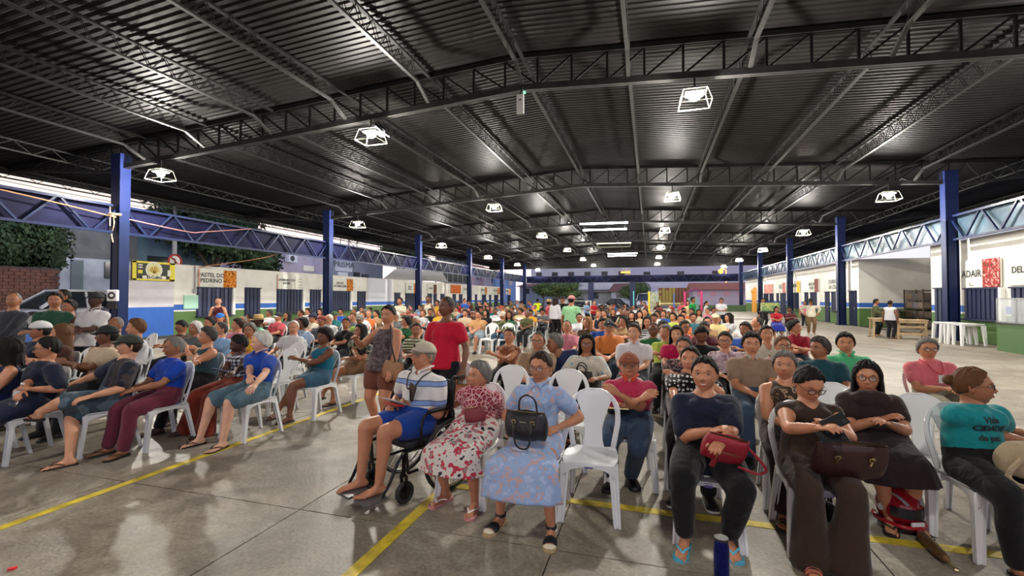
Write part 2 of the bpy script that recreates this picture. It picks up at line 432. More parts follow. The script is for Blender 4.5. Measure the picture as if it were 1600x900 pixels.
for k, x in enumerate((-19.6, -23.2, 13.3, 16.6)):
    g = G(); z = zbot(x)
    for zz in (.76, .42):
        g.put(beam((x, -10, z + zz), (x, 64.2, z + zz), .06, .05))
    for q in range(74): g.put(beam((x, -10 + q, z + .42), (x, -9.5 + q, z + .76), .02)); g.put(beam((x, -9.5 + q, z + .76), (x, -9 + q, z + .42), .02))
    obj('eave_purlin', g, steel2, label=f'thin lattice girder under the {"left" if x < 0 else "right"} eave, {NUM[k % 2]} outwards', category='girder', kind='thing')

# columns
def column(x, y, lab):
    c = empty('column', (x, y, 0), label=lab, category='column')
    g = G(); s = 1 if x < 0 else -1
    for q in (-.19, .19): g.put(box((q, 0, 2.9), (.03, .32, 5.8)))
    g.put(box((0, 0, 2.9), (.36, .05, 5.8))); g.put(box((0, -.14, 2.9), (.26, .02, 5.8))); g.put(box((0, .14, 2.9), (.26, .02, 5.8)))
    obj('shaft', g, blue, c)
    g = G(); g.put(box((0, 0, 5.35), (.42, .34, 1.5))); g.put(box((0, 0, 6.28), (.44, .36, .5)))
    obj('column_head', g, blue_l, c)
    g = G(); g.put(box((0, 0, .012), (.55, .5, .024)))
    for a in (-.22, .22):
        for b_ in (-.2, .2): disc(g, (a, b_, .04), .018, .05, 'z', 8)
    obj('base_plate', g, blue, c)
    return c
for i, y in enumerate(TRUSS_Y[1:]):
    for x, sd in ((LX, 'left'), (RX, 'right')):
        column(x, y, f'navy blue steel column of the {sd} row, ' + ('beside the camera' if i == 0 else f'{NUM[i-1]} one into the hall'))

# tie trusses with blue sheeting behind them
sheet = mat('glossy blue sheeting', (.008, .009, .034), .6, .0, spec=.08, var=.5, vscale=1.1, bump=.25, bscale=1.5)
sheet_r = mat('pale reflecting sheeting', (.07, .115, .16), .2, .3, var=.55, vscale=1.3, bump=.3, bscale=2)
def tie(p, q, lab, n=6, m=sheet):
    p, q = Vector(p), Vector(q); d = (q - p); Ln = d.length; d.normalize(); s = Vector((-d.y, d.x, 0))
    if abs(d.y) > .5: s = Vector((-1 if p.x < 0 else 1, 0, 0))
    o = empty('tie_truss', p, label=lab, category='truss')
    z = Vector((0, 0, 1))
    for nm, zz in (('top_chord', .9), ('bottom_chord', 0.0)):
        g = G(); g.put(beam(d * .26 + z * zz, d * (Ln - .26) + z * zz, .10, .08)); obj(nm, g, blue, o)
    for k in range(n):
        a, c, b_ = Ln * k / n, Ln * (k + .5) / n, Ln * (k + 1) / n
        for u, v, z0, z1 in ((a, c, .86, .04), (c, b_, .04, .86)):
            g = G(); g.put(beam(d * (u + .1) + z * z0, d * (v - .05) + z * z1, .06, .06)); obj('diagonal_brace', g, blue, o)
    g = G(); a = s * .12
    P = [d * .26 + a + z * .02, d * (Ln - .26) + a + z * .02, d * (Ln - .26) + a + z * .88, d * .26 + a + z * .88]
    g.add([tuple(v) for v in P] + [tuple(v + s * .01) for v in P], BF); obj('sheet_panel', g, m, o)
for i in range(len(TRUSS_Y) - 2):
    y0, y1 = TRUSS_Y[i + 1], TRUSS_Y[i + 2]
    for x, sd in ((LX, 'left'), (RX, 'right')):
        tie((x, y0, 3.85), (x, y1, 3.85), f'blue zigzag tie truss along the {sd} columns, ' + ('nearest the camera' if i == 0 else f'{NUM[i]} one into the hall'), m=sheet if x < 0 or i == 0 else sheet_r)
tie((LX, 64.2, 3.75), (RX, 64.2, 3.75), 'blue zigzag tie truss crossing the far end of the hall', n=16)
g = G(); g.put(beam((-3.1, 64.2, 3.7), (-3.1, 64.2, 0), .1)); 
for x in (-7.8, -2.2):
    g = G(); g.put(box((x, 64.4, 1.9), (.72, .5, 3.8))); obj('pillar', g, blue_l, label=f'broad blue pillar at the far end, {"left" if x < -5 else "right"} one of the two', category='pillar')

# flood lamps in cages
lamp_glow = mat('lamp glass', (1, 1, 1), .3, emit=(1, .98, .86), estr=70)
cage_m = mat('lamp cage wire', (.75, .76, .6), .35, .5)
EXTRA = {(2, 1): 2}
def lamp_meshes():
    gh = G(); gh.put(box((0, 0, -.04), (.42, .34, .08))); gh.put(box((0, 0, .02), (.25, .2, .06)))
    gg = G(); gg.put(box((0, 0, -.092), (.36, .28, .02))); ell(gg, (0, 0, -.15), (.13, .11, .09), 12)
    gc = G(); a, b_, h = .25, .34, -.34
    T = [(-a, -a * .8, -.03), (a, -a * .8, -.03), (a, a * .8, -.03), (-a, a * .8, -.03)]; B = [(-b_, -b_ * .8, h), (b_, -b_ * .8, h), (b_, b_ * .8, h), (-b_, b_ * .8, h)]
    for k in range(4):
        gc.put(beam(T[k], B[k], .012)); gc.put(beam(B[k], B[(k + 1) % 4], .012)); gc.put(beam(T[k], T[(k + 1) % 4], .012))
    gk = G(); gk.put(beam((0, 0, .0), (0, 0, .3), .04))
    return gh.mesh('housing', [dark_m]), gg.mesh('lamp_glass', [lamp_glow]), gc.mesh('wire_cage', [cage_m]), gk.mesh('hanger', [dark_m])
LM = lamp_meshes()
LD = bpy.data.lights.new('flood_light', 'POINT'); LD.energy = LAMP_W; LD.color = (1, .95, .86); LD.shadow_soft_size = .12
LDS = []
for ti in range(len(TRUSS_Y)):
    d_ = LD.copy(); d_.energy = LAMP_W * (.0, .38, 1.6, 1.15, 1, 1, 1, 1)[ti]; LDS.append(d_)
SIDE = ['beside the left columns', 'left of the middle', 'right of the middle', 'beside the right columns']
for ti, ty in enumerate(TRUSS_Y):
    if ti < 0: continue
    for k, x in enumerate(LAMP_X):
        wh = f'on the {NUM[ti-2]} truss ahead' if ti >= 2 else ('on the truss above the front' if ti == 1 else 'on the truss behind the front')
        o = empty('flood_lamp', (x, ty - .12, zbot(x) - .38), label=f'caged white flood lamp {wh}, {SIDE[k]}', category='lamp')
        for nm, me in zip(('housing', 'lamp_glass', 'wire_cage', 'hanger'), LM): link(nm, me, o)
        l = bpy.data.objects.new('flood_light', LDS[ti]); COL.objects.link(l); l.parent = o; l.location = (0, 0, -.32)
        if (ti, k) == (2, 1):
            for nm, me in zip(('housing', 'lamp_glass'), LM): link(nm, me, o, Matrix.Translation((.22, .3, .1)) @ Matrix.Rotation(rad(40), 4, 'Y'))
# rectangular tube fixtures hanging in the middle
tube_m = mat('glowing tube', (1, 1, 1), .3, emit=(.92, .97, 1), estr=14)
def ring_fix(px0, px1, py, z, lit, lab):
    c = atz((px0 + px1) / 2, py, z); w = (px1 - px0) / FPX * z; o = empty('tube_fixture', c, rad(4), label=lab, category='lamp')
    for y in (-1.3, 1.3):
        g = G(); g.put(beam((-w / 2, y, 0), (w / 2, y, 0), .09)); obj('tube_lamp' if lit else 'tube_holder', g, tube_m if lit else cage_m, o)
    if not lit:
        for x in (-w / 2, w / 2): g = G(); g.put(beam((x, -1.3, 0), (x, 1.3, 0), .07)); obj('side_bar', g, cage_m, o)
    for x in (-w / 2.2, w / 2.2):
        g = G(); g.put(beam((x, 0, .04), (x, 0, zbot(c.x) + .86 - c.z), .015)); obj('hanger', g, dark_m, o)
    g = G(); g.put(beam((-w / 2.2, 0, .04), (w / 2.2, 0, .04), .05)); g.put(beam((-w / 2.2, -1.3, .05), (-w / 2.2, 1.3, .05), .03)); g.put(beam((w / 2.2, -1.3, .05), (w / 2.2, 1.3, .05), .03)); obj('frame', g, dark_m, o)
ring_fix(909, 979, 354, 29, 1, 'large lit rectangle of tube lamps hanging mid hall')
ring_fix(934, 984, 383, 37, 0, 'unlit rectangular tube frame hanging mid hall')
ring_fix(950, 994, 398, 47, 1, 'smaller lit rectangle of tube lamps hanging deep in the hall')
for i, x in enumerate((0,)):
    c = atz(813, 163, 10.9)
    o = empty('hanging_sign', c, label='small white plate with green light hanging from the near truss', category='plate')
    g = G(); g.put(box((0, 0, 0), (.17, .05, .46))); obj('plate', g, mat('plate white', (.6, .6, .58), .5), o)
    g = G(); g.put(box((.1, 0, .27), (.04, .04, .05))); obj('green_light', g, mat('green led', (.1, 1, .3), .4, emit=(.1, 1, .3), estr=3), o)
    g = G(); g.put(beam((0, 0, .2), (0, .2, .5), .03)); g.put(box((0, -.03, .1), (.05, .01, .03))); obj('bracket', g, dark_m, o)

# walls of the stalls
def wall_paint(name, zg=1.03, zl=1.085, zb=1.33, base=(.80, .78, .72)):
    m, nt, b = newmat(name); b.inputs['Roughness'].default_value = .7
    gm = nt.nodes.new('ShaderNodeNewGeometry'); s = nt.nodes.new('ShaderNodeSeparateXYZ'); nt.links.new(gm.outputs['Position'], s.inputs[0])
    d = nt.nodes.new('ShaderNodeMath'); d.operation = 'DIVIDE'; d.inputs[1].default_value = 4; nt.links.new(s.outputs[2], d.inputs[0])
    c = ramp(nt, d.outputs[0], [(0, (.085, .17, .045)), (zg / 4, (.8, .8, .78)), (zl / 4, (.025, .12, .48)), (zb / 4, base)])
    n = nt.nodes.new('ShaderNodeTexNoise'); n.inputs['Scale'].default_value = 1.3; n.inputs['Detail'].default_value = 7; nt.links.new(gm.outputs['Position'], n.inputs['Vector'])
    c2 = ramp(nt, n.outputs['Fac'], [(.3, (.86, .85, .84)), (.6, (1, 1, 1))], False)
    x = nt.nodes.new('ShaderNodeMixRGB'); x.blend_type = 'MULTIPLY'; x.inputs[0].default_value = 1; nt.links.new(c, x.inputs[1]); nt.links.new(c2, x.inputs[2])
    nt.links.new(x.outputs[0], b.inputs['Base Color']); return m
wp = wall_paint('stall wall paint')
WL, WR = -20.0, 11.55
yl0, yl1 = onx(193, WL), 63.0
ya = onx(271, WL)
g = G(); g.put(box2((WL - .2, ya, 0), (WL, yl1, 3.12))); g.put(box2((WL - 3, ya, 0), (WL - .2, ya + .2, 3.12)))
obj('wall_left', g, wp, kind='structure')
g = G(); g.put(box2((WL - .12, yl0, 0), (WL + .03, ya, 2.33)))
obj('wall_counter', g, wall_paint('counter paint', 0, .001, 1.25, (.66, .63, .68)), kind='structure')
yr_ = [onx(1342, WR, 450), onx(1455, WR, 450)]
g = G(); g.put(box2((WR, -2, 0), (WR + .2, yr_[1], 3.87))); g.put(box2((WR, yr_[0], 0), (WR + .2, 64, 3.87)))
g.put(box2((WR + .2, yr_[0] + .01, 0), (WR + 3.6, yr_[0] + .2, 3.87))); g.put(box2((WR + .2, yr_[1] - .2, 0), (WR + 3.6, yr_[1] - .01, 3.87)))
obj('wall_right', g, wp, kind='structure')
g = G(); g.put(box2((WR + 3.4, yr_[1], 0), (WR + 3.6, yr_[0], 4.5))); obj('wall_alcove', g, wall_paint('alcove paint', 1.03, 1.085, 1.33, (.50, .51, .56)), kind='structure')
navy = mat('navy shutter', (.007, .014, .05), .55, var=.15, vscale=3)
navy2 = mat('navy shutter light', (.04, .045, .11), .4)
jamb = mat('white jamb', (.8, .79, .75), .6)
cream = mat('sign board cream', (.70, .70, .62), .5)
ink = mat('sign ink', (.02, .02, .02), .6)
counts = {'door': 0, 'window': 0}
def shutter(X, px0, px1, z0, z1, kind, s, light=False):
    """s=+1 left wall (faces +x), -1 right wall"""
    ya, yb = sorted((onx(px0, X, 465), onx(px1, X, 465))); counts[kind] += 1
    o = empty(f'{kind}_{counts[kind]}', (X, (ya + yb) / 2, 0), kind='structure'); w = yb - ya
    g = G(); g.put(box((s * .02, 0, (z0 + z1) / 2), (.04, w, z1 - z0))); obj('shutter_panel', g, navy, o)
    n = max(3, int(w / .22))
    for k in range(n):
        g = G(); y = -w / 2 + w * (k + .5) / n; g.put(box((s * .055, y, (z0 + z1) / 2), (.03, w / n * .55, z1 - z0 - .06)))
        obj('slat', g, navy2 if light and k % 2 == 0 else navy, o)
    g = G(); g.put(box((s * .07, 0, z1 - .02), (.06, w + .06, .05)))
    if kind == 'window': g.put(box((s * .09, 0, z0 - .02), (.16, w + .1, .05)))
    obj('frame', g, navy, o)
    if kind == 'window':
        g = G(); g.put(box((s * .07, s * (w / 2 + .07), (z0 + z1) / 2), (.13, .13, z1 - z0))); obj('jamb', g, jamb, o)
    else:
        g = G(); g.put(box((s * .10, -w * .38, 1.0), (.03, .03, .14))); obj('door_handle', g, chrome, o)
def board(X, px0, px1, z0, z1, s, lines, pic=None, lab='', side='', size=.2, picfrac=.36, pcol=('#c8741e', '#e8b060'), bar=None):
    ya, yb = sorted((onx(px0, X), onx(px1, X))); w = yb - ya; h = z1 - z0
    o = empty('sign_board', (X, (ya + yb) / 2, (z0 + z1) / 2), label=lab, category='sign')
    g = G(); g.put(box((s * .05, 0, 0), (.05, w, h))); obj('board', g, cream, o)
    # across the face: u = +1 is to the right as one reads it
    ru = 1 if s > 0 else -1
    if pic:
        g = G(); pw = w * picfrac; g.put(box((s * .08, ru * (w - pw) / 2, 0), (.012, pw, h)))
        obj('picture_panel', g, cloth(pcol[0], 'floral', pcol[1], '#5a2a12', 2.5), o)
    if bar:
        g = G(); g.put(box((s * .08, -ru * w * .485, 0), (.012, w * .03, h))); obj('edge_stripe', g, mat('edge stripe ' + bar, lin(bar), .5), o)
    cx = -w * (picfrac / 2 if pic else 0) * ru
    for k, (t, sz, dz) in enumerate(lines):
        text(t, sz, (s * .082, cx, dz), (PI / 2, 0, s * PI / 2), ink, o, bold=.006)
    return o
fc = '#d08a3a'
# left row: (window px, sign px)
board(WL, 308, 367, 2.15, 2.98, 1, [('PASTEL DO', .27, .14), ('PEDRINO', .27, -.12), ('- - - -', .10, -.32)], 1, 'cream sign reading PASTEL DO PEDRINO above the nearest left stall window', bar='#e0957a')
shutter(WL, 307, 361, .8, 2.13, 'window', 1, True)
shutter(WL, 382, 406, 0, 2.17, 'door', 1)
board(WL, 432, 459, 2.13, 2.96, 1, [('CHURRASCO DO', .17, .10), ('XAVIER', .17, -.08), ('- - -', .09, -.3)], None, 'pale green sign with two dark text lines above the second left stall window', bar='#e0957a')
board(WL, 459.5, 474, 2.13, 2.90, 1, [('- - - -', .16, .24), ('- - - - -', .16, .06), ('- - - -', .16, -.12), ('- - - - -', .16, -.28)], None, 'small cream menu board of short lines on the left wall')
shutter(WL, 432, 471, .8, 2.13, 'window', 1)
shutter(WL, 484, 501, 0, 2.15, 'door', 1)
board(WL, 519, 550, 2.1, 2.93, 1, [('BATATA', .2, .10), ('DO MARQUIM', .2, -.1), ('- - -', .1, -.3)], 1, 'cream sign with food picture right of the second left column', picfrac=.33)
shutter(WL, 516, 546, .8, 2.1, 'window', 1)
shutter(WL, 558, 571, 0, 2.1, 'door', 1)
shutter(WL, 616, 625, 0, 2.05, 'door', 1)
board(WL, 633, 651, 2.05, 2.9, 1, [('PIZZA', .2, .1), ('DA TIA', .2, -.1)], 1, 'cream sign with food picture left of the third left column', picfrac=.33)
shutter(WL, 633, 649, .3, 2.03, 'window', 1)
board(WL, 667, 681, 2.05, 2.9, 1, [('CALDOS', .2, .05)], 1, 'cream sign with small picture right of the third left column', picfrac=.35, pcol=('#4a3020', '#c8741e'))
shutter(WL, 668, 674, .8, 2.02, 'window', 1); shutter(WL, 676, 682, 0, 2.02, 'door', 1)
shutter(WL, 688, 694, 0, 2.02, 'door', 1)
o_ = board(WL, 703, 719, 2.1, 3.0, 1, [], 1, 'orange picture sign with dark figure on the left wall', picfrac=.98, pcol=('#d86a20', '#e8844a'))
board(WL, 723, 733, 2.1, 2.95, 1, [('SUCOS', .3, .05)], 1, 'cream sign with picture just left of the fourth left column', picfrac=.35)
for a, b_ in ((707, 712), (717, 722), (742, 745), (753, 759), (764, 767), (772, 778), (782, 784), (793, 797)): shutter(WL, a, b_, 0, 2.02, 'door', 1)
for k, (a, b_) in enumerate(((751, 760), (770, 780), (790, 797))):
    board(WL, a, b_, 2.1, 2.95, 1, [('LANCHES' if k else 'ESPETOS', .34, .05)], 1, f'small cream sign with picture beyond the fourth left column, {NUM[k]} of three', picfrac=.35)
g = G(); y0_, y1_ = onx(574, WL), onx(613, WL); g.put(box2((WL - .02, y0_, 1.34), (WL + .04, y1_, 3.1))); obj('trim_2', g, mat('pale wall panel', (.62, .63, .70), .6), kind='structure')
# right row
board(WR, 1506, 1568, 2.02, 3.03, -1, [('ADAIR', .37, 0), ('.l _ _', .12, -.38)], 1, 'cream sign reading ADAIR with red picture of a bare arm and cloth', picfrac=.42, pcol=('#9a2a2a', '#d8b0a8'))
shutter(WR, 1509, 1567, .85, 2.0, 'window', -1)
board(WR, 1579, 1650, 2.05, 3.05, -1, [('DELZUITA', .30, 0), ('.l _ _', .12, -.38)], None, 'cream sign starting DELZ at the right edge of the hall')
shutter(WR, 1582, 1640, .85, 2.0, 'window', -1)
shutter(WR, 1462, 1482, 0, 2.06, 'door', -1)
shutter(WR, 1328, 1339, 0, 2.06, 'door', -1)
board(WR, 1298, 1310, 2.06, 3.0, -1, [('CHURROS', .36, .15), ('DA CIDA', .36, -.2)], None, 'cream sign just left of the third right column')
shutter(WR, 1300, 1310, .8, 2.04, 'window', -1)
shutter(WR, 1290, 1296.5, 0, 2.06, 'door', -1)
board(WR, 1266, 1281, 2.06, 3.0, -1, [('BOLO DA', .3, .1), ('VOVO', .3, -.2)], 1, 'cream sign with dark red picture on the right wall', picfrac=.4, pcol=('#7a2620', '#b0685a'))
shutter(WR, 1267, 1280, .8, 2.04, 'window', -1)
shutter(WR, 1258, 1263, 0, 2.06, 'door', -1)
board(WR, 1241, 1252, 2.06, 3.0, -1, [('MILHO', .4, .1)], 1, 'cream sign with yellow picture right of the fourth right column', picfrac=.45, pcol=('#c89a20', '#e8c850'))
shutter(WR, 1241, 1251.5, .8, 2.04, 'window', -1)
board(WR, 1219, 1229, 2.06, 3.0, -1, [('SUCO', .5, .1)], 1, 'cream sign with pink picture left of the fourth right column', picfrac=.45, pcol=('#b85a5a', '#d8a098'))
board(WR, 1195, 1209, 2.06, 3.0, -1, [], 1, 'pink picture sign at the far end of the right wall', picfrac=.9, pcol=('#c87a70', '#e8c0b0'))
for a, b_ in ((1194, 1201), (1203, 1209), (1214, 1217), (1220, 1228)): shutter(WR, a, b_, 0, 2.06, 'door', -1)
g = G(); g.put(box((WR - .03, (onx(1311, WR) + onx(1298, WR)) / 2, .95), (.02, .01, .01)))
# fittings on the left wall
g = G(); g.put(box((WL + .03, onx(299, WL), 1.45), (.05, .75, .62))); obj('notice_panel', g, mat('pale green notice', (.42, .70, .55), .6), label='pale green square notice on the wall left of the nearest stall window', category='notice')
g = G(); tube(g, [(WL + .05, onx(303, WL), 3.1), (WL + .05, onx(303, WL), 2.0)], .025, 6, rnd=False); g.put(box((WL + .06, onx(303, WL), 1.95), (.06, .16, .2))); obj('conduit', g, mat('grey conduit', (.3, .3, .3), .6), label='thin grey conduit with switch box on the wall beside the pastel sign', category='conduit')
# ================================================================ OUTSIDE
def hx(px, py, X):
    d = ray(px, py); p = CP + d * (X / d.x); return p
def hy(px, py, Y):
    d = ray(px, py); return CP + d * (Y / d.y)
def bldg(name, lab, p0, p1, z1, depth, m, z0=0, axis='x', cat='building', **k):
    """box whose face spans p0..p1 (world) and goes back by depth"""
    o = empty(name, (0, 0, 0), label=lab, category=cat) if lab else None
    g = G()
    if axis == 'x': g.put(box2((p0.x, p0.y, z0), (p0.x + depth, p1.y, z1)))
    else: g.put(box2((p0.x, p0.y, z0), (p1.x, p0.y + depth, z1)))
    w = obj('wall', g, m, o); return o
ov = mat('lilac render wall', (.42, .36, .44), .8, var=.12, vscale=.5)
gb_ = mat('weathered grey render', (.17, .17, .17), .9, var=.3, vscale=1)
bw = mat('blue grey painted wall', (.16, .24, .31), .8, var=.25, vscale=.8)
ww = mat('chalky white wall', (.52, .54, .60), .8, var=.2, vscale=1.2)
glass_d = mat('dark window glass', (.03, .035, .045), .15)
rooft = mat('red roof tile', (.33, .10, .06), .8, var=.3, vscale=2)
def win_on_x(o, X, px0, px1, py0, py1, m=glass_d, frame=True, name='window'):
    a, b = hx(px0, py1, X), hx(px1, py0, X); g = G(); g.put(box2((X - .1, a.y, a.z), (X + .05, b.y, b.z))); w = obj(name, g, m, o)
    return w
XB = -33.0
# grey house with a white lower storey
b = bldg('house', 'grey rendered house with chalky white lower storey behind the cars', hx(91, 450, XB), hx(213, 450, XB), hx(150, 350, XB).z, -8, gb_)
g = G(); a, c = hx(92, 450, XB), hx(213, 450, XB); zt = hx(150, 405, XB).z; g.put(box2((XB, a.y, 0), (XB + .12, c.y, zt))); obj('lower_wall', g, ww, b)
win_on_x(b, XB + .15, 110, 130, 407, 452, mat('grey metal door', (.16, .2, .21), .5), name='house_door'); win_on_x(b, XB + .15, 163, 172, 410, 435, name='window')
b2 = bldg('building', 'blue grey windowless building behind the left stalls', hx(213, 450, XB - 1), hx(341, 450, XB - 1), hx(270, 371, XB - 1).z, -9, bw)
win_on_x(b2, XB - .95, 231, 262, 402, 413); win_on_x(b2, XB - .95, 205, 213, 405, 442, mat('pale lilac panel', (.5, .5, .6), .6), name='wall_panel')
b3 = bldg('building', 'mauve building with air conditioner behind the left stalls', hx(436, 430, XB - 3), hx(512, 430, XB - 3), hx(470, 396, XB - 3).z, -8, ov)
b3b = G(); a, c = hx(400, 430, XB - 2), hx(436, 430, XB - 2); b3b.put(box2((XB - 2, a.y, 0), (XB - 6, c.y, hx(420, 414, XB - 2).z))); obj('side_wing', b3b, ov, b3)
win_on_x(b3, XB - 2.9, 474, 490, 416, 423, mat('cream lit panel', (.8, .74, .6), .5), name='wall_panel')
a = hx(455, 404, XB - 2.6); o = empty('air_conditioner', a, label='white air conditioner box on the mauve building', category='air conditioner')
g = G(); g.put(box((0, 0, 0), (.5, 1.2, .8))); obj('casing', g, mat('ac white', (.6, .6, .65), .5), o); g = G(); disc(g, (.27, -.1, 0), .28, .04, 'x', 16); obj('fan_grille', g, dark_m, o)
bl = mat('pale blue house', (.25, .38, .60), .8, var=.1)
b4 = bldg('house', 'pale blue house glimpsed between the tree and the mauve building', hx(395, 430, XB - 8), hx(437, 430, XB - 8), hx(420, 398, XB - 8).z, -6, bl)
win_on_x(b4, XB - 7.9, 424, 438, 403, 410, mat('white blind', (.7, .72, .75), .5))
b5 = bldg('building', 'grey blue shop building with name board beyond the second left column', hx(518, 430, XB - 3), hx(598, 430, XB - 3), hx(560, 403, XB - 3).z, -8, mat('grey blue shop wall', (.24, .25, .31), .8, var=.15))
win_on_x(b5, XB - 2.9, 524, 550, 406, 423, mat('pale name board', (.62, .64, .72), .5), name='name_board'); win_on_x(b5, XB - 2.9, 528, 543, 426, 438, mat('white blind', (.7, .72, .75), .5)); win_on_x(b5, XB - 2.9, 553, 562, 426, 438); win_on_x(b5, XB - 2.9, 566, 576, 429, 438)
a = hx(537, 414, XB - 2.8); text('PRISMA', 1.0, (a.x + .1, a.y, a.z), (PI / 2, 0, PI / 2), ink, b5, sx=1.2)
o = empty('awning', (0, 0, 0), label='slanted pale canvas awning above the left wall by the third column', category='awning')
a, b_, c, d = hx(598, 436, -22.5), hx(618, 420, -24), hx(655, 420, -24), hx(655, 438, -22.5)
g = G(); g.add([tuple(v) for v in (a, b_, c, d)] + [tuple(v + Vector((0, 0, -.04))) for v in (a, b_, c, d)], BF); obj('canvas', g, mat('canvas grey', (.50, .48, .45), .8), o)
a, b_, c, d = hx(656, 438, -22.5), hx(660, 423, -24), hx(690, 424, -24), hx(700, 440, -22.5)
g = G(); g.add([tuple(v) for v in (a, b_, c, d)] + [tuple(v + Vector((0, 0, -.04))) for v in (a, b_, c, d)], BF)
tube(g, [(b_.x, b_.y, 0), (b_.x, b_.y, b_.z)], .05, 6); tube(g, [(c.x, c.y, 0), (c.x, c.y, c.z)], .05, 6); obj('awning', g, mat('canvas grey', (.5, .48, .45), .8), label='short pale canvas awning right of the third left column', category='awning')
# tall framed billboard back, seen over the tie truss
o = empty('billboard', (0, 0, 0), label='tall dark panelled billboard frame beyond the left wall', category='billboard')
Xb = -26; y0, y1 = hx(680, 440, Xb).y, hx(736, 440, Xb).y; zt, zb = hx(680, 389, Xb).z, hx(700, 441, Xb).z
for k in range(7):
    for r in range(3):
        ya, yb = y0 + (y1 - y0) * k / 7, y0 + (y1 - y0) * (k + 1) / 7; za, zb2 = zb + (zt - zb) * r / 3, zb + (zt - zb) * (r + 1) / 3
        g = G(); g.put(box2((Xb, ya + .08, za + .06), (Xb + .06, yb - .08, zb2 - .06))); obj('panel', g, mat('dark billboard panel', (.035, .04, .042), .7, var=.2), o)
g = G()
for k in range(8): y = y0 + (y1 - y0) * k / 7; g.put(box2((Xb + .02, y - .07, 0), (Xb + .12, y + .07, zt)))
for r in range(4): z = zb + (zt - zb) * r / 3; g.put(box2((Xb + .03, y0, z - .05), (Xb + .11, y1, z + .05)))
obj('frame', g, mat('grey frame', (.25, .25, .25), .5), o)
# houses far left with tiled roofs
def house(lab, px0, px1, ytop, yeave, Y, m, roofm=rooft, wins=3, flat=False, z0=0, hip=.8, winm=glass_d):
    p0, p1 = hy(px0, yeave, Y), hy(px1, yeave, Y); o = empty('house', (0, 0, 0), label=lab, category='house'); ze = p0.z; zt = hy(px0, ytop, Y).z
    g = G(); g.put(box2((p0.x, Y, z0), (p1.x, Y + 8, ze))); obj('wall', g, m, o)
    if not flat:
        g = G(); e = .6; x0, x1 = p0.x - e, p1.x + e
        Vv = [(x0, Y - .8, ze - .1), (x1, Y - .8, ze - .1), (x1, Y + 9, ze - .1), (x0, Y + 9, ze - .1), (x0 + hip, Y + 4, zt), (x1 - hip, Y + 4, zt)]
        g.add(Vv, [(0, 1, 5, 4), (1, 2, 5), (2, 3, 4, 5), (3, 0, 4), (3, 2, 1, 0)]); obj('roof', g, roofm, o)
    w = (p1.x - p0.x)
    for k in range(wins):
        x = p0.x + w * (k + .5) / wins; zz = ze - (ze - z0) * (.25 if not flat else .22); s = min(1.3, w / wins * .4)
        g = G(); g.put(box((x, Y - .02, zz), (s, .12, s * .9))); obj('window', g, winm, o)
    return o
lil = mat('pale lilac wall', (.56, .58, .64), .8, var=.1, vscale=.3)
pinkw = mat('pink wall', (.72, .40, .48), .8, var=.12)
house('long pale lilac building across the street behind the far end', 830, 985, 410, 417, 100, lil, wins=6, flat=True)
house('pale lilac hall joined right of the long building behind the far end', 985, 1205, 410, 416, 98, mat('lilac hall wall', (.55, .54, .66), .8), wins=4, flat=True)
g = G(); a, b_ = hy(970, 427, 99.8), hy(985, 424, 99.8); g.put(box2((a.x, 99.6, a.z), (b_.x, 100, b_.z))); obj('lit_sign', g, mat('yellow lit sign', (1, .7, .2), .5, emit=(1, .6, .1), estr=.8), label='small yellow lit sign on the far lilac building', category='sign')
g = G(); q_ = hy(1126, 424, 90); ell(g, tuple(q_), (.42, .42, .42), 12); tube(g, [(q_.x + .9, q_.y, 0), (q_.x + .9, q_.y, q_.z + .2), (q_.x, q_.y, q_.z + .5)], .07, 6)
obj('street_light', g, mat('orange street glow', (1, .5, .1), .5, emit=(1, .35, .05), estr=3), label='orange glowing street light above the far right houses', category='lamp')
house('pink walled house with long red tiled roof at the far right', 1083, 1190, 441, 452, 84, mat('pinkish white wall', (.55, .45, .52), .8, var=.2), wins=5, hip=.2, winm=mat('pink panel', (.7, .35, .42), .7))
house('house with dark red roof behind the far trees', 955, 1008, 442, 455, 86, ww, mat('dark red tile', (.16, .06, .05), .85), wins=2)
house('blue grey house left of the far trees', 812, 856, 442, 447, 80, mat('blue grey far wall', (.22, .27, .36), .8, var=.15), mat('dark red tile', (.16, .06, .05), .85), wins=2)
house('grey white wall of a house between the two far trees', 905, 955, 452, 456, 88, mat('grey white wall', (.36, .37, .36), .8, var=.2), mat('dark tile', (.1, .07, .06), .85), wins=1)
house('small white house with red roof beyond the right end', 1180, 1215, 440, 450, 82, ww, wins=2)
for k, (a, b_, yt, ye, X, cl) in enumerate(((741, 757, 405, 420, -40, (.45, .33, .36)), (757, 775, 411, 424, -39, (.5, .38, .4)), (775, 806, 413, 428, -38, (.24, .34, .55)))):
    p0, p1 = hx(a, ye, X), hx(b_, ye, X); lab = ['pinkish house with steep red roof beyond the fourth left column', 'rose coloured house with brick parapet beyond the left wall', 'blue walled house beyond the far end of the left wall'][k]
    o = bldg('house', lab, p0, p1, p0.z, -8, mat('far house wall %d' % k, cl, .8, var=.15))
    g = G(); g.add([(X + .6, p0.y - .5, p0.z), (X + .6, p1.y + .5, p0.z), (X - 8, p1.y + .5, p0.z), (X - 8, p0.y - .5, p0.z), (X - 4, p0.y, p0.z + 1.9), (X - 4, p1.y, p0.z + 1.9)], [(0, 1, 5, 4), (1, 2, 5), (2, 3, 4, 5), (3, 0, 4), (3, 2, 1, 0)]); obj('roof', g, rooft, o)
    for q in (.3, .7):
        g = G(); yy = p0.y + (p1.y - p0.y) * q; g.put(box((X, yy, p0.z - 2), (.15, (p1.y - p0.y) * .2, 1.2))); obj('window', g, glass_d, o)
g = G(); g.put(box2((-20.62, 0, 0), (-20.5, onx(193, -20.5), .62))); obj('wall_low', g, mat('blue low wall', (.02, .07, .25), .7), kind='structure')
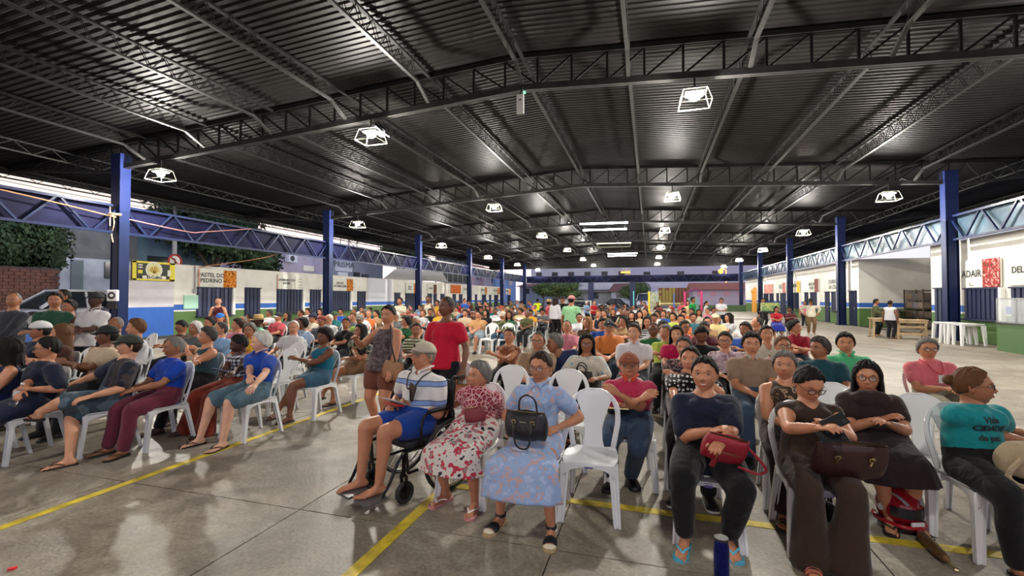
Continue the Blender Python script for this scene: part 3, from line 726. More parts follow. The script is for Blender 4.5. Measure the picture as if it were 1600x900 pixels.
# brick wall and hedge
o = empty('brick_wall', (0, 0, 0), label='low red brick wall under the hedge behind the parked cars', category='wall')
Xw = -29; y0, y1 = 6.0, hx(90, 450, Xw).y; zt = hx(40, 417, Xw).z
g = G(); g.put(box2((Xw - .25, y0, -.1), (Xw, y1, zt))); obj('core', g, mat('brick mortar', (.10, .075, .065), .9), o)
bm = G(); rr = random.Random(3)
for r in range(int(zt / .16)):
    y = y0 + (r % 2) * .2
    while y < y1 - .3:
        bm.put(box((Xw + .02 + rr.uniform(-.006, .01), y + .2, .08 + r * .16), (.06, .37, .135))); y += .4
obj('brickwork', bm, mat('dull red brick', (.20, .085, .06), .9, var=.3, vscale=3), o, kind='stuff')
def leaves(g, c, r, n, s, rr, m=0):
    P = np.array([rr.gauss(0, 1) for _ in range(n * 3)]).reshape(n, 3); P /= np.linalg.norm(P, axis=1)[:, None]
    rad_ = np.array([rr.random() ** .4 for _ in range(n)])[:, None]; C = np.array(c) + P * rad_ * np.array(r)
    A = np.array([rr.gauss(0, 1) for _ in range(n * 3)]).reshape(n, 3); A /= np.linalg.norm(A, axis=1)[:, None]
    B = np.cross(A, P); B /= np.linalg.norm(B, axis=1)[:, None] + 1e-9
    A, B = A * s, B * s * .5
    V = np.stack([C - A, C - B * 1., C + A, C + B], 1).reshape(-1, 3); g.add(V, np.arange(n * 4).reshape(n, 4), m)
leafm = mat('dark green leaves', (.028, .055, .018), .7, var=.4, vscale=1.5)
leafm2 = mat('olive leaves', (.07, .11, .035), .7, var=.4, vscale=1.5)
rr = random.Random(5)
g = G()
for k in range(14):
    y = y0 + (y1 - y0) * (k + .5) / 14; leaves(g, (Xw - .75, y, zt + 1.25), (.85, 1.5, 1.75), 1500, .13, rr)
    g.put(box((Xw - .85, y, zt + 1.1), (.8, 1.9, 2.0)))
obj('hedge', g, leafm, label='tall dark green hedge growing above the brick wall', category='hedge', kind='stuff')
def tree(lab, c, r, trunk, n, m=leafm, blobs=7, s=.22):
    o = empty('tree', (c[0], c[1], 0), label=lab, category='tree'); g = G(); rr = random.Random(int(abs(c[1]) * 10))
    for k in range(blobs):
        a = k * 2.4; q = (math.cos(a) * r[0] * .5, math.sin(a) * r[1] * .5, c[2] + (k % 3 - 1) * r[2] * .35)
        leaves(g, q, (r[0] * .62, r[1] * .62, r[2] * .6), n // blobs, s, rr)
        ell(g, q, (r[0] * .42, r[1] * .42, r[2] * .4), 10)
    obj('foliage', g, m, o, kind='stuff')
    g = G(); tube(g, curve_pts([(0, 0, 0), (.15, 0, c[2] * .4), (-.1, .1, c[2] * .75)], 4), np.linspace(trunk, trunk * .6, 9), 8)
    for a in (0, 2, 4): tube(g, [(0, 0, c[2] * .5), (math.cos(a) * r[0] * .5, math.sin(a) * r[1] * .5, c[2])], [trunk * .5, trunk * .2], 6)
    obj('trunk', g, mat('tree bark', (.07, .055, .04), .9, var=.3), o)
p = hx(335, 345, -31); tree('broad dark tree rising behind the left stalls and blue building', (p.x, p.y, p.z - .8), (2.5, 4.6, 2.4), .3, 9000, blobs=11, s=.2)
p = hx(350, 390, -31.5); tree('dark tree right of the blue grey building', (p.x, p.y + 2.5, p.z), (2.0, 2.5, 2.2), .2, 5000)
p = hx(630, 395, -31); tree('dark tree beyond the wall left of the third left column', (p.x, p.y, p.z), (3, 4, 2.4), .25, 5000)
p = hy(876, 457, 73); tree('olive green street tree behind the far left end', (p.x, p.y, p.z + .4), (3.6, 2, 1.6), .18, 4500, leafm2, s=.16)
p = hy(848, 455, 74); tree('small olive tree beside the blue grey far house', (p.x, p.y, p.z + .4), (1.8, 1.6, 1.4), .15, 2500, leafm2, s=.15)
p = hy(992, 458, 76); tree('round green tree between the blue pillars at the far end', (p.x, p.y, p.z + .2), (2.4, 2, 1.8), .2, 4500, leafm2, s=.16)
# lamp post and no-turn sign over the left wall
p = hx(274, 312, -30); o = empty('utility_pole', (p.x, p.y, 0), label='slender grey utility pole standing in front of the dark tree', category='pole')
g = G(); tube(g, [(0, 0, 0), (0, 0, p.z)], .13, 8); obj('pole', g, mat('pole concrete', (.35, .33, .30), .8), o)
g = G(); g.put(box((0, .1, p.z), (.2, 1.0, .25))); obj('crossarm', g, mat('pole concrete', (.35, .33, .3), .8), o)
g = G(); tube(g, [(0, -1.2, p.z + .1), (0, -3.2, p.z + .1)], .06, 6); ell(g, (0, -3.4, p.z + .05), (.15, .6, .12), 10); obj('lamp_head', g, mat('pale grey lamp', (.6, .6, .6), .5), o)
p = hx(273, 408, -24); o = empty('road_sign', (p.x, p.y, 0), label='round white no turning road sign with red ring above the wall', category='sign')
g = G(); disc(g, (0, 0, p.z), .36, .03, 'x', 24); obj('disc', g, mat('sign white', (.8, .8, .8), .4), o)
g = G(); torus(g, (.02, 0, p.z), .33, .045, 'x'); g.put(beam((.03, -.22, p.z + .22), (.03, .22, p.z - .22), .05)); obj('red_ring', g, mat('sign red', (.5, .02, .02), .4), o)
g = G(); tube(g, [(.03, 0, p.z - .2), (.03, 0, p.z + .08), (.03, -.08, p.z + .14), (.03, -.16, p.z + .08)], .03, 6); obj('arrow', g, ink, o)
g = G(); tube(g, [(-.03, 0, 0), (-.03, 0, p.z)], .04, 8); obj('post', g, mat('pole grey', (.3, .3, .3), .5), o)
g = G()
for k, (a, b_) in enumerate((((-30, 6, 8.3), (-30, 40, 9.8)), ((-30, 6, 7.7), (-30, 44, 9.4)))):
    P = [np.array(a) + (np.array(b_) - np.array(a)) * t - np.array((0, 0, 1.2 * math.sin(PI * t))) for t in np.linspace(0, 1, 12)]; tube(g, P, .015, 5)
obj('overhead_cable', g, black_m, label='thin overhead cables sagging across the dusk sky', category='cable')
# radio mast
p = hx(545, 376, -60); o = empty('mast', (p.x, p.y, 0), label='thin lattice mast against the sky beyond the second left column', category='mast'); h = hx(545, 363, -60).z
g = G()
for s in (-1, 1):
    for q in (-1, 1): g.put(beam((s * 1.2, q * 1.8, 0), (s * .9, q * 1.4, h), .12))
for k in range(8):
    z = h * k / 8; g.put(beam((1.1, -1.7, z), (1.1, 1.6, z + h / 8), .08)); g.put(beam((1.1, 1.7, z), (1.1, -1.6, z + h / 8), .08))
obj('lattice', g, mat('mast grey', (.25, .22, .22), .6), o)

# ---------------------------------------------------------------- cars
def car(name, lab, loc, rz, L_, Wd, H, body, kind='sedan'):
    o = empty(name, loc, rz, label=lab, category='car'); n = 26
    x = np.linspace(-L_ / 2, L_ / 2, n); u = (x + L_ / 2) / L_
    hood = np.interp(u, [0, .03, .15, .3, .7, .88, .97, 1], [.42, .56, .68, .76, .80, .80, .66, .45]) * (H / 1.42)
    wd = np.interp(u, [0, .05, .2, .8, .95, 1], [.72, .88, 1, 1, .9, .75]) * Wd / 2
    z0 = .22; g = G(); k = 20; th = np.linspace(0, 2 * PI, k, endpoint=False)
    V = []
    for i in range(n):
        hh = (hood[i] - z0) / 2; c = (hood[i] + z0) / 2
        sx = np.sign(np.cos(th)) * np.abs(np.cos(th)) ** .45; sz = np.sign(np.sin(th)) * np.abs(np.sin(th)) ** .55
        V.append(np.column_stack([np.full(k, x[i]), wd[i] * sx, c + hh * sz]))
    V = np.concatenate(V); i = np.arange(n - 1)[:, None] * k; j = np.arange(k)[None]
    F = np.stack([i + j, i + (j + 1) % k, i + k + (j + 1) % k, i + k + j], -1).reshape(-1, 4)
    g.add(V, [tuple(f) for f in F] + [tuple(range(k))[::-1], tuple(range((n - 1) * k, n * k))]); obj('body', g, body, o, smooth=50)
    if kind == 'sedan': cx0, cx1, t0, t1 = -L_ * .26, L_ * .36, -L_ * .06, L_ * .20
    else: cx0, cx1, t0, t1 = -L_ * .2, L_ * .06, -L_ * .08, L_ * .04
    zb = .76 * H / 1.42; g = G(); w0, w1 = Wd / 2 * .93, Wd / 2 * .72
    V = [(cx0, -w0, zb), (cx1, -w0, zb), (cx1, w0, zb), (cx0, w0, zb), (t0, -w1, H), (t1, -w1, H), (t1, w1, H), (t0, w1, H)]
    g.add(V, BF); obj('glasshouse', g, glass_d, o)
    g = G()
    for i_, j_ in ((0, 4), (1, 5), (2, 6), (3, 7), (4, 5), (6, 7), (4, 7), (5, 6)): g.put(beam(V[i_], V[j_], .09, .09))
    for s in (-1, 1): m_ = (t0 + t1) / 2; g.put(beam((m_, s * w0, zb), (m_, s * w1, H), .09, .06))
    g.put(box(((t0 + t1) / 2, 0, H + .01), (t1 - t0 + .1, w1 * 2, .07))); obj('roof', g, body, o)
    for xx in (-L_ * .31, L_ * .30):
        for s in (-1, 1):
            g = G(); disc(g, (xx, s * (Wd / 2 - .10), .33), .33, .22, 'y', 24); w = obj('wheel', g, black_m, o, smooth=40)
            g = G(); disc(g, (xx, s * (Wd / 2 + .012), .33), .20, .02, 'y', 16); obj('hubcap', g, mat('grey rim', (.35, .35, .36), .35, .6), w)
    for s in (-1, 1):
        g = G(); ell(g, (-L_ / 2 + .15, s * Wd * .36, .60), (.14, .18, .08), 10); obj('headlight', g, mat('headlight', (.7, .72, .75), .1), o)
        g = G(); ell(g, (cx0 + .35, s * (Wd / 2 + .05), zb + .08), (.10, .12, .08), 10); obj('wing_mirror', g, body, o)
        for q in (-.05, .17):
            g = G(); g.put(box((L_ * q, s * (Wd / 2 + .005), zb - .12), (.16, .02, .03))); obj('door_handle', g, chrome, o)
    return o
wc = mat('white car paint', (.75, .77, .82), .2, spec=.6); sc_ = mat('silver blue car paint', (.30, .36, .44), .25, .4); bc = mat('black car paint', (.012, .013, .016), .12)
p = hx(78, 490, -23.0); car('car', 'white sedan parked behind the first left column', (-22.6, p.y + .25, .48), PI / 2 + rad(0), 4.6, 1.8, 1.45, wc)
p = hx(160, 468, -27.5); car('pickup_truck', 'silver blue pickup parked beyond the white sedan', (-27.5, p.y + .6, .48), PI / 2, 4.8, 1.75, 1.5, sc_, 'pickup')
p = hy(958, 470, 68); car('car', 'black car parked right of the left blue pillar at the far end', (p.x, 69, 0), 0, 4.4, 1.8, 1.45, bc)
p = hy(895, 470, 70); car('car', 'dark car parked under the olive street tree', (p.x + .5, 71, 0), 0, 4.3, 1.8, 1.5, bc)
p = hy(1005, 468, 74); car('van', 'pale grey van parked behind the playground posts', (p.x, 75, 0), PI / 2, 4.6, 2.1, 2.3, mat('pale grey van paint', (.5, .5, .58), .3))

# ---------------------------------------------------------------- playground and stacked crates, far end
def post_frame(lab, px, Y, py_top, col, w=.14):
    p = hy(px, py_top, Y); g = G(); tube(g, [(p.x, Y, 0), (p.x, Y, p.z)], w / 2, 8); ell(g, (p.x, Y, p.z), (w * .6, w * .6, w * .6), 8); obj('playground_post', g, mat('post ' + lab.split()[0], col, .4), label=lab, category='post')
post_frame('turquoise playground post at the far end', 990, 58, 456, (.1, .55, .55))
post_frame('yellow playground post right of the blue pillar', 1014, 56, 457, (.75, .6, .02), .22)
post_frame('grey playground post beside the crates', 1026, 58, 455, (.3, .4, .4))
post_frame('blue playground post in front of the crates', 1053, 57, 460, (.05, .12, .5))
post_frame('orange playground post beside the far right column', 1180, 58, 455, (.65, .28, .04), .75)
post_frame('tall pale playground post right of the yellow one', 1031, 58, 470, (.6, .6, .4))
o = empty('climbing_frame', (0, 0, 0), label='magenta climbing frame arch at the far right of the playground', category='climbing frame')
a, b_ = hy(1070, 456, 57), hy(1096, 455, 57); mg = mat('magenta paint', (.55, .03, .16), .4)
for q in (a, b_): g = G(); tube(g, [(q.x, 57, 0), (q.x, 57, q.z)], .13, 8); obj('post', g, mg, o)
g = G(); tube(g, curve_pts([(a.x, 57, a.z * .92), ((a.x + b_.x) / 2, 57, a.z + .25), (b_.x, 57, b_.z)], 6), .10, 8); obj('arch', g, mat('plum paint', (.16, .02, .12), .4), o)
g = G(); g.put(box(((a.x + b_.x) / 2, 57.2, .8), (1.2, .1, 1.6))); obj('slide_panel', g, mat('teal panel', (.12, .25, .25), .5), o)
g = G(); a, b_ = hy(1031, 474, 57.5), hy(1072, 474, 57.5)
tube(g, [(a.x, 57.5, a.z), (b_.x, 57.5, b_.z)], .06, 8); tube(g, [(a.x, 57.5, a.z - .7), (b_.x, 57.5, b_.z - .7)], .05, 8)
tube(g, [(a.x, 57.5, 0), (a.x, 57.5, a.z)], .05, 6); tube(g, [(b_.x, 57.5, 0), (b_.x, 57.5, b_.z)], .05, 6); obj('playground_rail', g, mat('cream rail', (.8, .7, .35), .5), label='cream double rail in front of the crate stacks', category='rail')
rr = random.Random(9); cols = [('#8a7838', 'yellow'), ('#6c3a2a', 'red brown'), ('#a8882e', 'yellow'), ('#5c4028', 'brown')]
k = 0
for cx_ in range(9):
    a = hy(1032 + cx_ * 5.2, 478, 62)
    for r in range(6):
        hexc, cn = cols[0] if cx_ < 5 and rr.random() < .8 else cols[1 if rr.random() < .7 else 3]
        g = G(); w, h = .40, .30
        for (bx, bz, sx, sz) in ((0, -h / 2, w, .05), (0, h / 2 - .02, w, .05), (-w / 2, 0, .05, h), (w / 2, 0, .05, h), (0, 0, w, .06)): g.put(box((bx, -.13, bz), (sx, .05, sz)))
        g.put(box((0, .03, 0), (w - .04, .26, h - .05)))
        obj('crate', g, mat('crate ' + hexc, lin(hexc), .6), M=Matrix.Translation((a.x, 62, .9 + .18 + r * .33)), label=f'{cn} bottle crate in stack {cx_+1} from the left, {NUM[r]} up' if False else f'{cn} bottle crate, {NUM[cx_]} stack from the yellow post, {NUM[r]} one up', category='crate', group='bottle crates piled behind the playground')
g = G(); a, b_ = hy(1030, 478, 62), hy(1078, 478, 62); g.put(box2((a.x - .3, 61.6, .6), (b_.x + .3, 62.6, .9)))
for x in (a.x, (a.x + b_.x) / 2, b_.x): g.put(box((x, 62.1, .3), (.2, .8, .6)))
obj('platform', g, mat('truck bed', (.25, .2, .12), .7), label='low wooden platform carrying the bottle crates', category='platform')
g = G(); a, b_ = hy(1015, 470, 63), hy(1029, 456, 63); g.put(box2((a.x, 63, 1.0), (b_.x, 64, b_.z)))
g.put(box2((a.x, 63.1, 0), (b_.x, 63.9, 1.0))); obj('food_cart', g, cloth('#c8c8b4', 'floral', '#4f9a3a', '#e8e8dd', 4), label='white and green printed cart left of the crates', category='cart')
g = G(); a, b_ = hy(1086, 476, 60), hy(1166, 476, 60); g.put(box2((a.x, 60, 0), (b_.x, 60.25, .75))); obj('low_wall', g, mat('mossy green wall', (.06, .11, .05), .9, var=.3), label='low green wall right of the playground', category='wall')
rr = random.Random(2)
for k in range(3):
    a = hy(1020 + k, 470, 50)
a = hy(885, 482, 40); 
o = empty('table', (a.x + .9, 41, 0), label='pale folding table standing behind the man in the green shirt', category='table')
g = G(); g.put(box((0, 0, .74), (2.4, .8, .05))); g.put(box((0, .2, 1.35), (2.2, .5, .05))); obj('tabletop', g, mat('pale green top', (.45, .55, .45), .5), o)
for x in (-1.1, 1.1):
    for y in (-.3, .3): g = G(); tube(g, [(x, y, 0), (x, y, 1.35)], .03, 6); obj('leg', g, cage_m, o)
# ================================================================ REMESH QUEUE
JOBS = []
def queue(g, vox, it, cb):
    JOBS.append((g, vox, it, cb))
def flush():
    global JOBS
    tmp = []
    for g, vox, it, cb in JOBS:
        me = g.mesh('tmp'); o = bpy.data.objects.new('tmp', me); COL.objects.link(o)
        r = o.modifiers.new('r', 'REMESH'); r.mode = 'VOXEL'; r.voxel_size = vox; r.adaptivity = 0
        s = o.modifiers.new('s', 'SMOOTH'); s.factor = .5; s.iterations = it
        tmp.append((o, cb))
    hid = []
    for o in COL.objects:
        if o.name.startswith('tmp'): continue
    dg = bpy.context.evaluated_depsgraph_get(); res = []
    for o, cb in tmp:
        me = o.evaluated_get(dg).data; n = len(me.vertices); V = np.empty(n * 3); me.vertices.foreach_get('co', V)
        Lp = np.empty(len(me.loops), dtype=np.int32); me.loops.foreach_get('vertex_index', Lp)
        res.append((V.reshape(-1, 3), Lp.reshape(-1, 4), cb))
    for o, _ in tmp:
        m = o.data; bpy.data.objects.remove(o); bpy.data.meshes.remove(m)
    JOBS = []
    for V, F, cb in res: cb(V, F)
def cut(V, F, mask):
    """keep the faces whose centre passes mask (array of bool for centres)"""
    C = V[F].mean(1); F = F[mask(C)]; u, inv = np.unique(F, return_inverse=True); V, F = V[u].copy(), inv.reshape(F.shape)
    E = np.sort(np.concatenate([F[:, [0, 1]], F[:, [1, 2]], F[:, [2, 3]], F[:, [3, 0]]]), 1); E, c = np.unique(E, axis=0, return_counts=True); E = E[c == 1]
    if len(E):
        n = len(V); cnt = np.zeros(n); np.add.at(cnt, E[:, 0], 1); np.add.at(cnt, E[:, 1], 1); b = cnt == 2
        for _ in range(14):
            A = np.zeros((n, 3)); np.add.at(A, E[:, 0], V[E[:, 1]]); np.add.at(A, E[:, 1], V[E[:, 0]]); V[b] = V[b] * .4 + A[b] / 2 * .6
    return V, F

# ================================================================ HANDS
HANDS = {}
def hand_geo(curl, thumb=.6):
    g = G()
    padd(g, loft([(0, -.02, 0), (0, .01, 0), (0, .045, 0), (0, .080, .002), (0, .09, .002)], [(.024, .018), (.027, .018), (.037, .016), (.040, .0135), (.038, .010)], 14))
    for x, l, a in ((-.029, .070, -.04), (-.010, .078, -.01), (.0095, .072, .02), (.028, .057, .07)):
        p = np.array((x, .080 if abs(x) > .02 else .086, .002)); ang = curl * .55; P = [p]; r = [.0098]
        for k, f in enumerate((.45, .32, .23)):
            d = np.array((math.sin(a), math.cos(a) * math.cos(ang), -math.sin(ang))); p = p + d * l * f; P.append(p); r.append(.0092 - .0009 * k); ang += curl * (1.0 if k == 0 else .8)
        padd(g, loft(P, r, 8))
    p = np.array((-.022, .018, -.004)); P = [p]; r = [.0135]
    for k, (l, d) in enumerate(((.040, (-.62, .70, -.3)), (.030, (-.35, .85, -.38 - thumb * .3)), (.024, (.0 - thumb * .1, .9, -.4 - thumb * .3)))):
        d = np.array(d) / np.linalg.norm(d); p = p + d * l; P.append(p); r.append(.0118 - .0012 * k)
    padd(g, loft(P, r, 8)); return g
for nm, c in (('relax', .55), ('grip', 1.05), ('flat', .2)):
    def cb(V, F, nm=nm): HANDS[nm] = (V, F)
    queue(hand_geo(c), .0056, 2, cb)
flush()

# ================================================================ HEADS
def grid_head(nl, nt_, sex='f', feat=True, fat=0.0):
    """closed head skin; face towards -Y; centre between the ears"""
    th = np.linspace(0, 2 * PI, nl, endpoint=False) + PI / nl * 0; ph = np.linspace(0, PI, nt_ + 1)
    # finer rows round the face
    T, Pp = np.meshgrid(th, ph[1:-1]); d = np.stack([np.sin(Pp) * np.sin(T), -np.sin(Pp) * np.cos(T), np.cos(Pp)], -1).reshape(-1, 3)
    d = np.vstack([(0, 0, 1), d, (0, 0, -1)])
    x, y, z = d[:, 0], d[:, 1], d[:, 2]
    X, Y, Z = x * .076, y * .096, z * .118
    lo = np.clip(-z, 0, 1); k = lo ** 1.2
    X *= 1 - (.30 - .16 * fat) * k; Y = np.where(y > 0, Y * (1 - .45 * k), Y * (1 - .06 * k)); Y -= .012 * k
    up = np.clip(z, 0, 1); Y += .010 * up * (y > 0); X *= 1 + .03 * np.sin(up * PI)
    Y = np.where((y < 0), -np.minimum(-Y, .092 - .0 * X) , Y)
    front = np.clip(-y * 1.6, 0, 1)
    gs = lambda cx, cz, sx, sz: np.exp(-((X - cx) / sx) ** 2 - ((Z - cz) / sz) ** 2) * front
    if feat:
        w = 1.0
        Y -= .006 * gs(0, .030, .05, .010)                       # brow ridge
        for s in (-1, 1):
            Y += .0125 * gs(s * .031, .010, .017, .013)           # sockets
            Y -= .0045 * gs(s * .040, -.022, .018, .018)          # cheeks
            Y -= .0065 * gs(s * .0095, -.027, .008, .008)         # nostril wings
        Y -= .0125 * gs(0, -.006, .0085, .022); Y -= .016 * gs(0, -.022, .0095, .010)
        Y += .003 * gs(0, -.040, .02, .006)
        Y -= .0062 * gs(0, -.050, .020, .007); Y += .004 * gs(0, -.0575, .022, .0025); Y -= .006 * gs(0, -.065, .017, .006)
        Y += .004 * gs(0, -.080, .02, .006); Y -= .0075 * gs(0, -.098, .022, .014)
        X += np.sign(x) * .006 * fat * np.exp(-((Z + .055) / .03) ** 2)
    V = np.column_stack([X, Y, Z]); n = nt_ - 1
    F4 = []; i = np.arange(n - 1)[:, None] * nl + 1; j = np.arange(nl)[None]
    F = np.stack([i + j, i + (j + 1) % nl, i + nl + (j + 1) % nl, i + nl + j], -1).reshape(-1, 4)
    F = F[:, ::-1]
    t1 = np.array([(0, 1 + (q + 1) % nl, 1 + q) for q in range(nl)])[:, ::-1]; b = 1 + (n - 1) * nl
    t2 = np.array([(b + q, b + (q + 1) % nl, len(V) - 1) for q in range(nl)])[:, ::-1]
    return V, [F, t1, t2]
# materials of a body: 0 skin 1 lip 2 eye white 3 iris 4 brow 5 teeth
def head_parts(lod, sex, age, smile, fat=0, lid=.62, beard=False):
    g = G(); nl, nt_ = ((56, 42), (32, 26), (22, 18))[lod]
    V, fs = grid_head(nl, nt_, sex, True, fat); padd(g, (V, fs), 0)
    for s in (-1, 1):
        if lod < 2:
            M = Matrix.Rotation(s * rad(-12), 4, 'Z') @ Matrix.Rotation(rad(8), 4, 'X')
            ell(g, (s * .077, .012, -.004), (.007, .018, .031), 10, 0, M); ell(g, (s * .082, .018, .006), (.005, .012, .018), 8, 0, M)
        ey = (s * .031, -.0745, .0085)
        ell(g, ey, (.0155, .0100, .0130 * lid), 12 if lod < 2 else 8, 2)
        ell(g, (ey[0], ey[1] - .0062, ey[2]), (.0062, .0045, .0062 * min(1, lid * 1.35)), 10 if lod < 2 else 6, 3)
        if lod < 2:   # upper lid and brow
            P = [(s * (.031 + t * .0165), -.0835 + abs(t) * .006, .0095 + .0125 * lid * (1 - t * t) - .001) for t in np.linspace(-1, 1, 7)]
            tube(g, P, [.0012, .0028, .0034, .0036, .0034, .0028, .0012], 6, 0)
            tube(g, [(p[0], p[1] - .0016, p[2] - .0024) for p in P], .0011, 5, 3)
        P = [(s * (.031 + t * .019), -.0885 + (t + .2) ** 2 * .007, .0285 + .0045 * (1 - t * t) + .0022 * t) for t in np.linspace(-1, 1, 6)]
        tube(g, P, [.0018, .0034, .0036, .0032, .0024, .0012] if sex == 'm' else [.0014, .0024, .0026, .0022, .0016, .001], 6, 4)
        if lod == 0:
            ell(g, (s * .0075, -.1045, -.0335), (.0035, .003, .002), 6, 3)
    w = .024 + .005 * smile; up = .007 * smile
    for q, (dz, r) in enumerate(((.0035 + .003 * (smile > .6), .0042 if sex == 'f' else .0032), (-.0045 - .005 * (smile > .6), .0050 if sex == 'f' else .0038))):
        P = [(t * w, -.0935 + t * t * .012 - (.0015 if q else 0), -.0565 + dz * (1 - t * t) + up * t * t + (-.0012 * (abs(t) < .1) if not q else 0)) for t in np.linspace(-1, 1, 9)]
        tube(g, P, np.array([.2, .55, .8, 1, .95, 1, .8, .55, .2]) * r, 6, 1, ref=(0, 0, 1))
    if smile > .6:
        P = [(t * w * .85, -.0925 + t * t * .012, -.0572 + up * t * t) for t in np.linspace(-1, 1, 7)]; tube(g, P, np.array([.3, .8, 1, 1, 1, .8, .3]) * .0042, 6, 5, ref=(0, 0, 1))
    if lod == 0 and age > .5:
        for s in (-1, 1):
            P = [(s * .0165, -.0955, -.030), (s * .024, -.0885, -.040), (s * .030, -.083, -.052), (s * .0305, -.080, -.062)]
            tube(g, [(p[0] - s * .002, p[1] + .0005, p[2]) for p in P], [.0008, .0026, .003, .001], 5, 0)
            ell(g, (s * .031, -.083, -.004), (.013, .004, .0035), 8, 0)
    return g
HAIRLINE = {'short': ([0, 35, 52, 68, 82, 98, 125, 180], [.077, .072, .058, .022, .000, -.028, -.055, -.066], .016),
            'thin': ([0, 30, 55, 72, 85, 100, 125, 180], [.100, .096, .070, .016, -.002, -.028, -.056, -.064], .006),
            'bald': ([0, 55, 75, 90, 110, 180], [.2, .13, .035, .0, -.03, -.055], .004),
            'tied': ([0, 30, 52, 70, 88, 108, 140, 180], [.084, .076, .052, .022, .006, -.020, -.045, -.055], .012),
            'full': ([0, 30, 48, 66, 85, 110, 180], [.080, .068, .038, -.015, -.045, -.075, -.085], .021),
            'afro': ([0, 40, 65, 85, 110, 180], [.062, .055, .03, -.03, -.06, -.075], .038)}
def hair_geo(kind, lod, sex, seed=0, capped=False):
    """kind: short thin bald tied bun full long afro"""
    base = {'long': 'full', 'bun': 'tied', 'pony': 'tied', 'bob': 'full'}.get(kind, kind)
    az_, zl, th = HAIRLINE[base]; nl, nt_ = ((66, 44), (36, 26), (26, 20))[lod]
    V, fs = grid_head(nl, nt_, sex, False); az = np.degrees(np.abs(np.arctan2(V[:, 0], -V[:, 1])))
    m = V[:, 2] - np.interp(az, az_, zl); rs = np.random.RandomState(seed)
    wob = .003 * np.sin(V[:, 0] * 140 + seed) * np.cos(V[:, 2] * 90); m = m + wob
    t = np.clip(m * 1.1 + .0035, -.004, th)
    if base == 'afro': t = t * (1 + .12 * np.sin(V[:, 0] * 190) * np.sin(V[:, 1] * 170 + 1) * np.sin(V[:, 2] * 160))
    else:
        a_ = np.arctan2(V[:, 0], V[:, 1]); par = np.exp(-((V[:, 0] - .022 * (1 if seed % 2 else -1)) / .006) ** 2) * (V[:, 2] > .07)
        t = t * (1 + .22 * np.sin(a_ * 13 + seed) + .20 * np.sin(V[:, 0] * 150 + V[:, 2] * 60 + seed) * np.cos(V[:, 1] * 90 + seed) - .45 * par)
        if base == 'short': t = t * (1 + .5 * np.clip(-V[:, 1] / .09, 0, 1) * np.clip(V[:, 2] / .1, 0, 1))
    if capped: t = np.where(V[:, 2] > .028, np.minimum(t, .003), np.minimum(t, .009))
    n = V / np.array([.076, .096, .118]) ** 2; n /= np.linalg.norm(n, axis=1)[:, None]
    H = V + n * t[:, None]; keep = m > -.004; g = G(); fl = []
    for f in fs:
        k = keep[f].all(1); fl.append(f[k])
    padd(g, (H, [f for f in fl if len(f)]), 0)
    q = (18, 12, 8)[lod]
    if kind == 'bun': ell(g, (0, .115, .035), (.036, .034, .036), q)
    if kind == 'pony':
        padd(g, loft([(0, .09, .03), (0, .125, .02), (0, .135, -.06), (.0, .12, -.15)], [.02, .026, .028, .010], q))
    if kind in ('long', 'bob'):
        ln = -.26 if kind == 'long' else -.13
        aa = np.radians(np.linspace(68, 292, (40, 22, 12)[lod])); zz = np.linspace(.045, ln, 8); V2 = []
        for off in (0, -.016):
            for z in zz:
                s = (.045 - z) / (.045 - ln); fl_ = 1 + .12 * s + .04 * math.sin(3 * s)
                r1, r2 = (.094 + off) * fl_, (.108 + off) * fl_
                wv = 1 + .03 * np.sin(aa * 13 + seed) * s
                V2.append(np.column_stack([np.sin(aa) * r1 * wv, -np.cos(aa) * r2 * wv - .004, np.full(len(aa), z) + (.02 * np.sin(aa * 9 + seed) if s > .9 else 0)]))
        V2 = np.concatenate(V2); na = len(aa); nz = 8; F = []
        for o_ in (0, nz * na):
            for i in range(nz - 1):
                for j in range(na - 1):
                    f = (o_ + i * na + j, o_ + i * na + j + 1, o_ + (i + 1) * na + j + 1, o_ + (i + 1) * na + j); F.append(f if o_ else f[::-1])
        for i in range(nz - 1):
            for j in (0, na - 1): F.append((i * na + j, (i + 1) * na + j, nz * na + (i + 1) * na + j, nz * na + i * na + j))
        for j in range(na - 1): F.append(((nz - 1) * na + j, (nz - 1) * na + j + 1, nz * na + (nz - 1) * na + j + 1, nz * na + (nz - 1) * na + j))
        g.add(V2, F)
    return g
